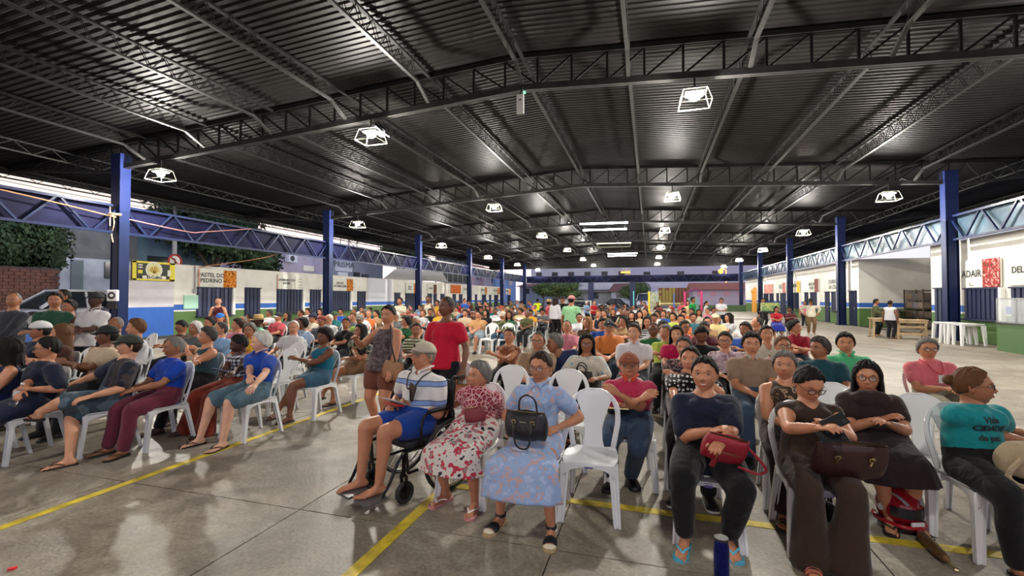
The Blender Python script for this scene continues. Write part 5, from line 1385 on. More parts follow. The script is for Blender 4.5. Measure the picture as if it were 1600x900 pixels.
def chair_geo():
    gs, gb, legs = G(), G(), []
    nu, nv = 13, 13; P = []
    for j in range(nv):
        v = j / (nv - 1); y = -.215 + .41 * v; hw = (.205 if v < .5 else .205 - .03 * (v - .5) * 2) * (1 - .10 * max(0, .12 - v) / .12)
        for i in range(nu):
            u = -1 + 2 * i / (nu - 1); z = .430 - .018 * (1 - u * u) * (1 - (2 * v - 1) ** 2) + (.012 * abs(u) ** 6) - .018 * max(0, (.12 - v) / .12) ** 2
            P.append((u * hw, y + .015 * (1 - u * u) * (-1 if v < .1 else 0), z))
    gs.put(solid(P, nu, nv, .008))
    # skirt round the seat, arched between the legs
    def skirt_side(p, q, dip, n=11):
        P = []
        for k in range(3):
            for i in range(n):
                t = i / (n - 1); a = np.array(p) + (np.array(q) - np.array(p)) * t; a[2] -= (k / 2) * (.028 + dip * (abs(2 * t - 1) ** 3)); P.append(a)
        return solid(P, n, 3, .007)
    gs.put(skirt_side((-.20, -.222, .428), (.20, -.222, .428), .07)); gs.put(skirt_side((-.203, -.20, .43), (-.178, .19, .43), .05)); gs.put(skirt_side((.203, -.20, .43), (.178, .19, .43), .05))
    # back: outer band with a vase shaped splat, open between them
    def W_(v): return (.172 + .038 * min(1, v / .45)) if v < .55 else .210 * math.sqrt(max(.0, 1 - ((v - .55) / .46) ** 2.2))
    def S_(v): return float(np.interp(v, [0, .12, .3, .5, .68, .8, .86], [.088, .074, .070, .088, .118, .140, W_(.86) - .03]))
    def bp(x, v): return (x, .185 + .115 * v + .035 * (x / .2) ** 2 * -1 * (1 if v > .0 else 0) + .0, .432 + .45 * v)
    vs = list(np.linspace(0, .86, 15)); P = []
    for v in vs:
        s = S_(v)
        for u in np.linspace(-1, 1, 7): P.append(bp(u * s, v))
    gb.put(solid(P, 7, len(vs), .007))
    for q in (-1, 1):
        P = []
        for v in vs:
            w = W_(v); i_ = w - .032
            if v > .8: i_ = min(i_, S_(v))
            for u in (0, .33, .66, 1): x = i_ + (w - i_) * u; p = bp(q * x, v); P.append((p[0], p[1] - (.010 if u in (.33, .66) else 0), p[2]))
        gb.put(solid(P if q > 0 else P, 4, len(vs), .009))
    P = []; vt = list(np.linspace(.86, .995, 7))
    for v in vt:
        w = W_(v)
        for u in np.linspace(-1, 1, 11): P.append(bp(u * w, v))
    gb.put(solid(P, 11, len(vt), .009))
    # rim along the outline
    pts = [bp(-W_(v), v) for v in np.linspace(0, .995, 22)] + [bp(W_(v), v) for v in np.linspace(.995, 0, 22)]
    tube(gb, pts, .0085, 6, rnd=True)
    def leg(x0, y0, x1, y1, w0, w1, dy, front):
        P = []; n = 7; sx = 1 if x0 > 0 else -1; sec = [(-1, .0, 1), (-1, 0, 0), (-.55, 0, 0), (-.35, 0, .35), (.35, 0, .35), (.55, 0, 0), (1, 0, 0), (1, 0, 1)]
        for k in range(n):
            t = k / (n - 1); x = x0 + (x1 - x0) * t; y = y0 + (y1 - y0) * t; w = w0 + (w1 - w0) * t; d = dy * (1 - .25 * t); z = .425 * (1 - t) + .002
            for a, _, b_ in sec: P.append((x + a * w / 2, y + b_ * d * (1 if front else -1), z))
        g = G(); g.put(solid(P, 8, n, .006)); return g
    for x0, y0, x1, y1, w0, w1, d, fr in ((-.175, -.215, -.205, -.262, .062, .044, .042, True), (.175, -.215, .205, -.262, .062, .044, .042, True), (-.155, .195, -.188, .275, .046, .036, .036, False), (.155, .195, .188, .275, .046, .036, .036, False)):
        legs.append(leg(x0, y0, x1, y1, w0, w1, d, fr))
    return gs, gb, legs
cs, cb_, cl = chair_geo()
CH_SEAT, CH_BACK = cs.mesh('seat', [white_p], 50), cb_.mesh('backrest', [white_p], 50); CH_LEGS = [l.mesh('leg', [white_p], 40) for l in cl]
allc = G(); allc.merge(cs); allc.merge(cb_)
for l in cl: allc.merge(l)
CH_ALL = allc.mesh('plastic_chair', [white_p], 50)
CHAIRS = []
def chair(x, y, rz=0, label='white plastic chair', near=True, group=None):
    if near:
        o = empty('plastic_chair', (x, y, 0), rz); link('seat', CH_SEAT, o); link('backrest', CH_BACK, o)
        for l in CH_LEGS: link('leg', l, o)
    else: o = link('plastic_chair', CH_ALL); o.location = (x, y, 0); o.rotation_euler = (0, 0, rz)
    o['label'] = label; o['category'] = 'chair'
    if group: o['group'] = group
    CHAIRS.append(o); return o

# ================================================================ PEOPLE placed one by one
def C(h, pat=None, *a): return cloth(h, pat, *a)
HERO = {}
def hero(key, label, h, H=1.1, yaw=0, feet=None, hands=None, lean=.10, seat='chair', chlab=None, **sp):
    if 'z' in sp: hw = atz(h[0], h[1], sp.pop('z')); H = hw.z
    else: hw = at(h[0], h[1], H)
    rz = rad(yaw); f = Vector((math.sin(rz), -math.cos(rz), 0)); side = sp.pop('side', 0); loc = hw + f * lean + Vector((math.cos(rz), math.sin(rz), 0)) * side; loc.z = 0
    if (hw - CP).dot(CF) > 6.2: sp.setdefault('lod', 1)
    Mi = Matrix.Rotation(-rz, 3, 'Z'); lc = lambda p: tuple(Mi @ (Vector(p) - loc))
    sp.setdefault('ph', .52); sp['label'] = label; sp['hc'] = (-side, lean, H)
    sp['s'] = sp.get('s') or (.93 if sp.get('sex', 'f') == 'f' else 1.0)
    if sp.get('stand'):
        sp['s'] = H / 1.55; sp['ph'] = H - .67 * sp['s']
    if feet: sp['feet'] = [lc(at(*p, .075)) [:2] + (0,) if p is not None and len(p) == 2 else (p if p is not None else ((-.12, .12)[i], -.42, 0)) for i, p in enumerate(feet)]
    if hands is not None and not isinstance(hands, str):
        sp['hands'] = [lc(at(*p[1:])) if p[0] == 'px' else p for p in hands]
    elif hands: sp['hands'] = hands
    if sp.get('near_chair', True) and seat == 'chair':
        chair(loc.x - f.x * -.04 , loc.y + f.y * .04, rz, chlab or ('white plastic chair under the ' + key), True)
    J = build_person(sp, loc, rz); sp['loc'] = loc; sp['rz'] = rz; HERO[key] = sp
    print('HERO %-16s z=%.2f s=%.2f loc=(%.2f,%.2f) feet=%s' % (key, (loc - CP).dot(CF), sp['s'], loc.x, loc.y, [tuple(round(v, 2) for v in q[:2]) for q in sp.get('feet', [])]))
    return sp
jeans = C('#33465e'); dkjeans = C('#1b2836'); black = C('#0c0c0e'); ltjeans = C('#5f7f92')

hero('man in the wheelchair', 'seated man in beige cap and white polo with blue bands in the wheelchair', (662, 557), 1.12, -22, twist=12, feet=[(-.13, -.47, .09), (.09, -.45, .09)], hands=[('px', 612, 632, .70), ('px', 646, 632, .72)], lean=.08, seat=None, ph=.56, sex='m', w=.35, tone='b', hairc='g', hair='short', look=(-8, 6), top=('polo', 'polo', C('#d8d4d2', 'bands', '#7d98cc', '#3a4660', 1.3)), bottom=('shorts', C('#123a8c')), shoe='bare', cap=('cap', '#b5aa98', '#6e655a', '#1a1a1a'), age=.8, hk=('grip', 'grip'), toep=(0, 0), toe=(-22, -14))
hero('old woman in white skirt', 'elderly woman in red leaf print blouse and white flowered skirt beside the wheelchair', (749, 588), .97, -6, feet=[(697, 768), (742, 782)], hands=[('px', 700, 638, .66), ('px', 742, 634, .68)], lean=.06, chlab='white plastic chair under the elderly woman in the white flowered skirt', sex='f', w=.25, tone='b', hairc='g', hair='short', look=(-28, 4), top=('elbow', 'crew', C('#8e2a3c', 'leaf', '#d8b0b0', '#a8505e', 1.3)), bottom=('dress', C('#cfc8c2', 'hem', '#b8344a', '#8a8a88', 1.2)), ln=.13, shoe='flip', shoec=('#c88a8a', '#e8e4e0'), age=1, hk='relax')
hero('woman in the blue dress', 'woman with glasses in pale blue flowered dress holding a black handbag', (845, 574), 1.09, -4, feet=[(782, 805), (861, 824)], hands=[('px', 800, 665, .66), ('px', 872, 668, .66)], lean=.09, chlab='white plastic chair under the woman in the pale blue flowered dress', sex='f', w=.2, tone='b', hair='tied', hairc='b', look=(-8, -4), top=('t', 'crew', C('#94abd2', 'floral', '#c4a09c', '#a9b9da', 1.3)), collar=True, bottom=('dress', C('#94abd2', 'floral', '#c4a09c', '#a9b9da', 1.3)), ln=.20, shoe='platform', shoec=('#b09a70', '#10131c'), glasses='#6a5a50', hk=('grip', 'grip'), age=.3)
hero('man in the pink polo', 'man in rust cap and raspberry pink polo with arms crossed and jeans', (983, 573), 1.0, 4, feet=[(955, 745), (986, 742)], hands='crossed', lean=.10, sex='m', w=.35, tone='b', hairc='g', look=(-4, 2), top=('polo', 'polo', C('#b02c50')), collarm=C('#c8452f'), bottom=('trousers', jeans), shoe='shoe', shoec=('#101012', '#1a1a1a'), cap=('cap', '#8a4a30', '#5e2a1c', '#a86a50'), age=.8, chlab='white plastic chair under the man in the raspberry pink polo')
hero('smiling woman', 'smiling woman in navy top and black trousers with red bag on her lap', (1101, 585), 1.085, -3, s=.96, hs=1.08, feet=[(-.15, -.33, 0), (.12, -.24, 0)], hands=[('px', 1112, 673, .76), ('px', 1128, 690, .74)], lean=.08, sex='f', w=.75, tone='b', hair='tied', hairc='k', look=(-10, 3), smile=.9, top=('elbow', 'scoop', C('#10162e')), bottom=('cuff', C('#08080a')), shoe='flip', shoec=('#4aa8c8', '#58b8d8'), chlab='white plastic chair under the smiling woman in navy', kpole=[(-.15, -1, .9), (.3, -1, .9)])
hero('woman with the phone', 'woman in sleeveless brown suit and glasses looking down at her phone', (1263, 600), 1.05, 2, feet=[(1268, 868), (1326, 880)], hands=[('px', 1278, 668, .86), ('px', 1300, 668, .85)], lean=.02, sex='f', w=.45, tone='b', hair='tied', hairc='k', look=(14, -26), top=('sleeveless', 'vee', C('#2f1f16')), bottom=('wide', C('#332218')), shoe='sandal', shoec=('#8a4038', '#c0705e'), glasses='#101010', hk=('relax', 'flat'), smile=.3, chlab='white plastic chair under the woman in the brown suit')
hero('woman in dark brown', 'woman with short black hair, glasses and dark brown top, hands clasped', (1355, 590), 1.0, -6, feet=[(.0, -.36, 0), (.14, -.33, 0)], hands=[('px', 1377, 655, .74), ('px', 1388, 662, .72)], lean=.08, sex='f', w=.6, tone='b', hair='bob', hairc='k', look=(-14, 0), top=('t', 'crew', C('#2a1a1a')), bottom=('skirt', C('#221518')), ln=.12, glasses='#3a2a20', shoe='flip', shoec=('#1a1a1a', '#222222'), smile=.4, chlab='white plastic chair under the woman in dark brown with black bob')
hero('woman in turquoise', 'woman in turquoise printed tee turned away with a beige bag on her lap', (1520, 604), 1.04, 6, feet=[(-.10, -.42, 0), (.14, -.40, 0)], hands=[('px', 1618, 695, .68), ('px', 1640, 690, .70)], lean=.04, sex='f', w=.6, tone='c', hair='bun', hairc='n', look=(62, 2), twist=12, top=('t', 'crew', C('#0b7d84')), bottom=('trousers', black), glasses='#202020', chlab='white plastic chair under the woman in the turquoise tee')
hero('man in the pink tee', 'man with glasses in salmon pink tee with red lanyard and light trousers', (1449, 546), 1.05, 4, hands='lap', sex='m', w=.3, tone='b', hair='short', hairc='g', look=(-10, 0), top=('t', 'crew', C('#d06a72')), bottom=('trousers', C('#8a8470')), glasses='#151515', shoe='shoe', age=.6, chlab='white plastic chair under the man in the salmon tee')
hero('grey haired woman', 'grey haired woman in flowered strap top beside the man in the beige polo', (1226, 572), 1.07, -4, hands='lap', sex='f', w=.6, tone='b', hair='short', hairc='g', look=(-12, 6), top=('tank', 'tank', C('#3a2a22', 'floral', '#a88a70', '#5a4638', 1.2)), bottom=('trousers', C('#2c1c1c')), age=.9, shoe='sandal', chlab='white plastic chair under the grey haired woman in the flowered top')
hero('man in the beige polo', 'man with short dark hair in beige polo and jeans behind the smiling woman', (1174, 538), 1.13, -2, hands='lap', sex='m', w=.7, tone='b', hair='short', hairc='k', look=(-2, 0), top=('polo', 'polo', C('#8d7460')), collarm=C('#b0a8a2'), bottom=('trousers', jeans), shoe='shoe', chlab='white plastic chair under the man in the beige polo')
hero('woman in dots', 'woman in black blouse with white dots resting chin on her hand', (1079, 563), 1.07, -4, hands=[('px', 1058, 640, .74), (.05, -.15, .96)], sex='f', w=.4, tone='b', hair='tied', hairc='k', look=(-12, 8), top=('t', 'crew', C('#0c0c0e', 'dots', '#d8d8d8')), bottom=('trousers', black), shoe='sneaker', shoec=('#18181a', '#d8d8d8'), smile=.5, chlab='white plastic chair under the woman in the dotted blouse')
hero('woman in dark floral', 'woman in dark flowered blouse behind the woman in white dots', (1069, 543), 1.07, -4, hands='crossed', sex='f', w=.4, tone='b', hair='tied', hairc='h', look=(-10, 0), top=('t', 'scoop', C('#2a2226', 'floral', '#b07a78', '#6a5a5e')), bottom=('trousers', black), age=.6, chlab='white plastic chair under the woman in dark flowers')
hero('woman in magenta', 'woman with shoulder length black hair in magenta blouse', (1057, 523), 1.10, -2, hands='lap', sex='f', w=.5, tone='a', hair='long', hairc='k', look=(-6, 0), top=('t', 'scoop', C('#b01048')), bottom=('trousers', black), chlab='white plastic chair under the woman in magenta')
hero('man in the white polo', 'man with dark swept hair in white polo behind the pink polo man', (991, 520), 1.14, -3, hands='lap', sex='m', w=.4, tone='a', hair='short', hairc='b', look=(-16, 2), top=('polo', 'polo', C('#d5cdd0')), bottom=('trousers', C('#141c2c')), shoe='sneaker', shoec=('#18181a', '#d8d8d8'), chlab='white plastic chair under the man in the white polo')
hero('woman with long hair', 'woman with very long black hair, red glasses and cream cardigan', (917, 538), 1.07, -2, hands='bag', sex='f', w=.4, tone='c', hair='long', hairc='k', look=(6, 0), top=('elbow', 'scoop', C('#c8c2b4', 'floral', '#7fa8b8', '#d8cfc0', 2)), bottom=('trousers', black), glasses='#5a1c1c', chlab='white plastic chair under the woman with very long black hair')
hero('man in the blue jacket', 'grey haired man in blue jacket leaning and turned to his neighbour', (867, 537), 1.04, -6, hands='clasp', lean=.0, side=.24, sex='m', w=.4, tone='c', hair='short', hairc='g', look=(-52, 0), top=('jacket', 'vee', C('#2a3358')), bottom=('trousers', black), age=.8, chlab='white plastic chair under the man in the blue jacket')
hero('man in the tan shirt', 'man with glasses and tan shirt behind the woman in the blue dress', (841, 534), 1.07, -4, hands='lap', sex='m', w=.3, tone='b', hair='thin', hairc='h', look=(6, 2), top=('polo', 'polo', C('#a08468')), bottom=('trousers', jeans), glasses='#1a1a1a', age=.6, chlab='white plastic chair under the man in the tan shirt')
hero('woman in brown print', 'woman in sleeveless brown swirl print blouse with crossed arms', (796, 526), 1.05, -4, hands='crossed', sex='f', w=.3, tone='b', hair='tied', hairc='k', look=(2, 8), top=('sleeveless', 'vee', C('#7a4630', 'floral', '#c09070', '#8a5a40', .9)), bottom=('trousers', black), age=.6, chlab='white plastic chair under the woman in the brown swirl print')
hero('man in orange', 'man in dark cap and orange shirt in the middle of the crowd', (952, 512), 1.12, -2, hands='lap', sex='m', w=.6, tone='b', hair='short', hairc='k', look=(-4, 2), top=('polo', 'polo', C('#d07a3c')), bottom=('trousers', dkjeans), cap=('cap', '#1a1d24', '#14161c', '#c8c8c8'), glasses='#2a2a2a', chlab='white plastic chair under the man in the orange shirt')
hero('man in teal', 'grey haired man in teal shirt looking away behind the woman with the phone', (1281, 545), 1.07, -4, hands='lap', sex='m', w=.5, tone='c', hair='short', hairc='h', look=(-55, 0), top=('t', 'crew', C('#16424c')), bottom=('trousers', black), age=.8, chlab='white plastic chair under the man in the teal shirt')
hero('man in mint', 'moustached man in mint green shirt behind the woman with the black bob', (1321, 537), 1.09, 0, hands='lap', sex='m', w=.4, tone='b', hair='short', hairc='k', look=(-16, 2), top=('polo', 'polo', C('#4fae7a')), bottom=('trousers', black), smile=.3, chlab='white plastic chair under the man in the mint shirt')
hero('man in red polo', 'man in red polo with cropped hair looking to the right', (1241, 512), 1.12, 6, hands='crossed', sex='m', w=.5, tone='b', hair='short', hairc='k', look=(52, 0), top=('polo', 'polo', C('#8e0f22')), bottom=('trousers', dkjeans), chlab='white plastic chair under the man in the red polo')
hero('woman in lilac floral', 'woman with glasses and tied hair in pale lilac flowered blouse', (1133, 533), 1.07, -2, hands='lap', sex='f', w=.5, tone='b', hair='tied', hairc='k', look=(-12, -2), top=('t', 'scoop', C('#b8a0a8', 'floral', '#7a4a5e', '#c8b8c0', 1.2)), bottom=('trousers', black), glasses='#3a2018', chlab='white plastic chair under the woman in lilac flowers')
hero('woman with brown hair', 'woman with glasses and pinned brown hair behind the grey haired woman', (1223, 541), 1.05, 0, hands='lap', sex='f', w=.4, tone='b', hair='tied', hairc='n', look=(4, 4), top=('t', 'scoop', C('#8a6a66', 'floral', '#c8a8a0')), bottom=('trousers', black), glasses='#2a2020', age=.6, chlab='white plastic chair under the woman with pinned brown hair')
hero('ruddy man', 'ruddy faced man in grey shirt and pale jacket behind the beige polo man', (1198, 523), 1.10, 0, hands='lap', sex='m', w=.4, tone='b', hair='short', hairc='k', look=(2, 6), top=('jacket', 'open', C('#c0b4a4')), bottom=('trousers', black), age=.6, chlab='white plastic chair under the ruddy faced man')
# left block
hero('woman in navy', 'woman with dark glasses in navy dress holding a water bottle, far left', (75, 545), 1.10, -6, feet=[(-.16, -.48, 0), (.02, -.46, 0)], hands=[('px', 30, 615, .70), ('px', 48, 608, .72)], sex='f', w=.7, tone='b', hair='tied', hairc='k', look=(-28, -2), top=('elbow', 'crew', C('#131a30')), bottom=('longskirt', C('#121a33')), ln=.36, glasses='#201814', shoe='shoe', shoec=('#c8c8c8', '#a8a8a8'), chlab='white plastic chair under the woman in the navy dress')
hero('woman in the strap top', 'dark haired woman in blue strap top at the left edge looking left', (14, 549), 1.08, -10, hands=[(-.06, -.3, .70), (.08, -.26, .74)], sex='f', w=.7, tone='b', hair='bob', hairc='k', look=(-42, 0), top=('tank', 'wide', C('#101a3c')), bottom=('trousers', C('#101a4a')), age=.6, chlab='white plastic chair at the left edge under the woman in the strap top')
hero('man with crossed legs', 'smiling man in dark cap, eagle print tee and denim shorts with legs crossed', (203, 541), 1.10, -20, feet=[(108, 716), (-.02, -.56, .42)], hands=[('px', 95, 607, .62), (.30, -.22, .64)], lean=.16, sex='m', w=.45, tone='a', hair='short', hairc='b', look=(-18, 4), smile=.7, top=('elbow', 'vee', C('#141828', 'camo', '#1c2238', '#3a3234', 1.8)), bottom=('knee', C('#3c4c58', 'camo', '#5a6c78', '#2c3a46', 2)), cap=('cap', '#2e332c', '#22261f', '#5a6050'), shoe='flip', shoec=('#2a1c18', '#14100e'), kpole=[(-.1, -1, .9), (.35, -1, 1.2)], knees=[None, (.16, -.42, .60)], toe=(-8, -70), chlab='white plastic chair under the man with crossed legs')
hero('old woman in blue', 'elderly woman with cropped hair in royal blue tee behind the crossed legs man', (273, 543), 1.07, -8, hands='lap', sex='f', w=.4, tone='c', hair='thin', hairc='g', look=(-18, -4), top=('t', 'crew', C('#0c3aa0')), bottom=('trousers', C('#6a2a3a')), age=1, chlab='white plastic chair under the elderly woman in royal blue')
hero('woman in grey green tank', 'woman in grey green tank top and black trousers with chin in hand', (325, 526), 1.12, -8, feet=[(248, 668), (268, 655)], hands=[('px', 298, 578, .78), (-.03, -.16, .98)], sex='f', w=.75, tone='b', hair='short', hairc='h', look=(-22, 0), top=('tank', 'tank', C('#2c424c')), bottom=('trousers', C('#0e0c10')), shoe='shoe', shoec=('#3a1a18', '#201010'), epole=[None, (.4, -.6, -.8)], chlab='white plastic chair under the woman in the grey green tank top')
hero('woman in check', 'dark skinned woman in black and white check top and rust trousers', (374, 538), 1.045, -8, feet=[(-.22, -.46, 0), (.06, -.42, 0)], hands=[('px', 335, 602, .66), ('px', 348, 600, .70)], lean=.05, sex='f', w=.3, tone='e', hair='tied', hairc='k', look=(-30, -14), top=('sleeveless', 'scoop', C('#14141c', 'check', '#d0d0d8', '#6a6a74')), bottom=('wide', C('#7a2e1e')), shoe='shoe', shoec=('#2a1814', '#3a2a20'), chlab='white plastic chair under the woman in the checked top')
hero('man in the blue polo', 'white haired man in royal blue polo and denim shorts at the aisle', (409, 535), 1.10, -8, feet=[(312, 684), (.16, -.50, 0)], hands=[('px', 388, 618, .62), ('px', 392, 612, .64)], lean=.08, sex='m', w=.3, tone='p', hair='short', hairc='w', look=(-34, -2), top=('polo', 'polo', C('#0f3f9c')), bottom=('knee', C('#55707e')), shoe='flip', shoec=('#1a1612', '#100e0c'), age=1, chlab='white plastic chair under the man in the royal blue polo')
hero('woman in teal', 'woman with curly black hair in teal tank and denim shorts, legs crossed', (507, 527), 1.08, -6, feet=[(-.05, -.45, 0), (-.16, -.55, .08)], hands='crossed', sex='f', w=.5, tone='d', hair='afro', hairc='k', look=(-6, -2), top=('tank', 'tank', C('#0b5f78')), bottom=('shorts', C('#3a5c74')), shoe='sandal', shoec=('#3a2418', '#6a4a38'), kpole=[(.05, -1, .9), (-.2, -1, 1.1)], chlab='white plastic chair under the woman in the teal tank')
hero('woman in black print', 'dark haired woman in black print top and tan shorts behind the grey tank woman', (563, 519), 1.08, -6, feet=[(-.05, -.45, 0), (-.16, -.55, .10)], hands=[('px', 560, 562, .70), (.10, -.25, .70)], sex='f', w=.4, tone='c', hair='bob', hairc='k', look=(-20, 8), top=('t', 'vee', C('#101012', 'floral', '#a8a080', '#14201a')), bottom=('shorts', C('#7a5a40')), kpole=[(.05, -1, .9), (-.2, -1, 1.1)], chlab='white plastic chair under the woman in the black print top')
hero('woman in red tee', 'standing woman with short dark hair in red tee and black shorts', (698, 480), 1.535, 0, z=5.5, feet=[(-.10, .02, 0), (.10, -.06, 0)], hands=[(-.26, .05, .83), (.28, -.05, .84)], seat=None, stand=True, sex='f', w=.3, tone='d', hair='thin', hairc='h', look=(-28, 0), top=('t', 'wide', C('#b80f30')), bottom=('shorts', C('#101018')), age=.8)
hero('woman in grey tank', 'standing woman in heathered grey tank with brown bag on her hip', (607, 493), 1.45, -4, z=5.7, feet=[(-.10, .02, 0), (.10, -.06, 0)], hands=[(-.20, -.26, 1.16), (.22, -.16, .80)], seat=None, stand=True, sex='f', w=.85, tone='b', hair='tied', hairc='k', look=(4, 0), top=('tank', 'wide', C('#55484a', 'camo', '#6a5c5c', '#4a3e42', .35)), bottom=('shorts', C('#6e4030')), epole=[(-.7, -.2, -.9), None])
hero('man in tan shirt', 'heavy man in tan polo and pale shorts seated alone in the gap', (748, 493), 1.10, -2, hands='lap', sex='m', w=1.0, tone='b', hair='thin', hairc='k', look=(-14, -8), top=('polo', 'polo', C('#b88a5a')), bottom=('knee', C('#8a98a0')), lod=1, shoe='shoe', chlab='white plastic chair under the heavy man in the tan polo')
hero('man in camo', 'man in white cap and camouflage shirt seated beside the heavy man', (786, 494), 1.08, 0, hands='lap', sex='m', w=.4, tone='b', hair='short', hairc='b', look=(-4, -10), top=('long', 'polo', C('#4c5236', 'camo', '#74744e', '#2c3424')), bottom=('trousers', jeans), cap=('cap', '#c8b8a4', '#b8a890', '#888888'), lod=1, shoe='shoe', chlab='white plastic chair under the man in the camouflage shirt')
hero('man in grey suit', 'standing bald man in grey suit jacket at the left edge', (22, 470), 1.60, 20, z=7.6, hands=[(-.05, -.26, .95), (.06, -.26, .95)], seat=None, stand=True, sex='m', w=.4, tone='c', hair='bald', hairc='g', look=(10, 0), top=('jacket', 'polo', C('#2c2e34')), bottom=('trousers', C('#24262c')), lod=1, age=.8, shoe='shoe')
hero('man in green', 'standing man in dark green tee in front of the white sedan', (86, 470), 1.62, 30, z=7.4, hands=[(.05, -.24, 1.10), (-.05, -.26, 1.13)], seat=None, stand=True, sex='m', w=.6, tone='c', hair='short', hairc='k', look=(20, 0), top=('t', 'crew', C('#1c4230')), bottom=('trousers', dkjeans), lod=1, shoe='shoe')
hero('man in white polo', 'standing man in black cap and white polo with folded arms', (150, 469), 1.62, 14, z=7.6, hands=[(.04, -.24, 1.12), (-.05, -.26, 1.15)], seat=None, stand=True, sex='m', w=.4, tone='e', hair='short', hairc='k', look=(-10, 0), top=('polo', 'polo', C('#c8c4c4')), bottom=('trousers', C('#101014')), cap=('cap', '#16161a', '#101014', '#16161a'), lod=1, shoe='shoe')
# ================================================================ THE CROWD
PRO = {}
def proto(key, **sp):
    D = {}; sp.setdefault('lod', 1); sp.setdefault('ph', .50); sp.setdefault('s', .92 if sp['sex'] == 'f' else .97)
    st = sp.get('stand'); base = mat('proto cloth', (.5, .5, .5))
    if st: sp['ph'] = .90 * sp['s'] * .97; sp['hc'] = (0, -.01, sp['ph'] + .66 * sp['s'])
    else: sp['hc'] = (0, .08, 1.10)
    sp['hair'] = None; sp['top'] = ('t', 'crew', base); sp['bottom'] = ('trousers', base); sp.setdefault('shoe', 'shoe')
    J = build_person(sp, proto=D); D['J'] = J; D['sp'] = sp
    def cbx(V, F, D=D, J=J, sp=sp):
        V, F = cut(V, F, neck_mask(sp, J, 'tank')); g = G(); g.add(V, F, 0); D['parts']['tank_top'] = g.mesh('tank_top', [base], 180)
    queue(top_raw(sp, J, 'tank' if sp['sex'] == 'f' else 'sleeveless'), VOX[1], 3, cbx)
    def cbl(V, F, D=D, J=J, sp=sp):
        V, F = cut(V, F, neck_mask(sp, J, 'polo')); g = G(); g.add(V, F, 0); D['parts']['long'] = g.mesh('shirt', [base], 180)
    queue(top_raw(sp, J, 'long'), VOX[1], 3, cbl)
    def cbs(V, F, D=D): g = G(); g.add(V, F, 0); D['parts']['shorts'] = g.mesh('shorts', [base], 180)
    queue(legs_raw(sp, J, 'knee'), VOX[1], 3, cbs)
    g = G(); padd(g, skirt(sp, J, .16, k=28)); D['parts']['skirt'] = g.mesh('skirt', [base], 180)
    D['hair'] = {}; PRO[key] = D
proto('m0', sex='m', w=.35, look=(0, 0), hands='lap')
proto('m1', sex='m', w=.55, look=(-32, 0), hands='crossed')
proto('m2', sex='m', w=.25, look=(26, -4), hands='thighs')
proto('m3', sex='m', w=.4, look=(-4, -24), hands='phone')
proto('f0', sex='f', w=.4, look=(-4, 4), hands='lap')
proto('f1', sex='f', w=.6, look=(-30, 0), hands='crossed')
proto('f2', sex='f', w=.25, look=(24, 0), hands='clasp')
proto('f3', sex='f', w=.45, look=(-6, -22), hands='phone')
proto('M0', sex='m', w=.35, stand=True, look=(-10, 0))
proto('M1', sex='m', w=.45, stand=True, look=(10, -6), hands=[(-.05, -.26, 1.0), (.06, -.26, 1.02)])
proto('M2', sex='m', w=.5, stand=True, look=(0, 0), hands=[(-.30, .04, .98), (.30, .04, .98)], epole=[(-1, .6, .1), (1, .6, .1)])
proto('F0', sex='f', w=.35, stand=True, look=(12, 0))
proto('F1', sex='f', w=.5, stand=True, look=(-14, 0), hands=[(-.05, -.24, .98), (.06, -.24, 1.0)])
flush()
CNAME = {}
TOPC = {'white': '#c4c4c8', 'black': '#0e0e10', 'grey': '#55585c', 'navy': '#141c36', 'blue': '#1d4a9e', 'pale blue': '#7c9cc4', 'teal': '#0f5f66', 'green': '#1f5a34', 'mint': '#7fc2a0', 'lime': '#a8b84a', 'olive': '#4a4c2c', 'yellow': '#c8962a', 'pale yellow': '#c8b882', 'orange': '#c8642a', 'coral': '#c4505a', 'red': '#a81626', 'pink': '#c87a8a', 'magenta': '#a81450', 'brown': '#4a2c20', 'tan': '#9a7a56', 'beige': '#b8a48a', 'cream': '#c4bca8', 'purple': '#4a2a5e', 'maroon': '#4e1420'}
HAIRW = {'k': 'black', 'b': 'dark brown', 'n': 'brown', 'g': 'grey', 'w': 'white', 'o': 'blonde', 'h': 'greying'}
HKIND = {'short': 'short {} hair', 'thin': 'cropped {} hair', 'bald': 'a bald crown', 'tied': 'tied {} hair', 'bun': '{} hair in a bun', 'full': 'thick {} hair', 'long': 'long {} hair', 'bob': 'bobbed {} hair', 'afro': 'curly {} hair', 'pony': '{} ponytail'}
LAB = []
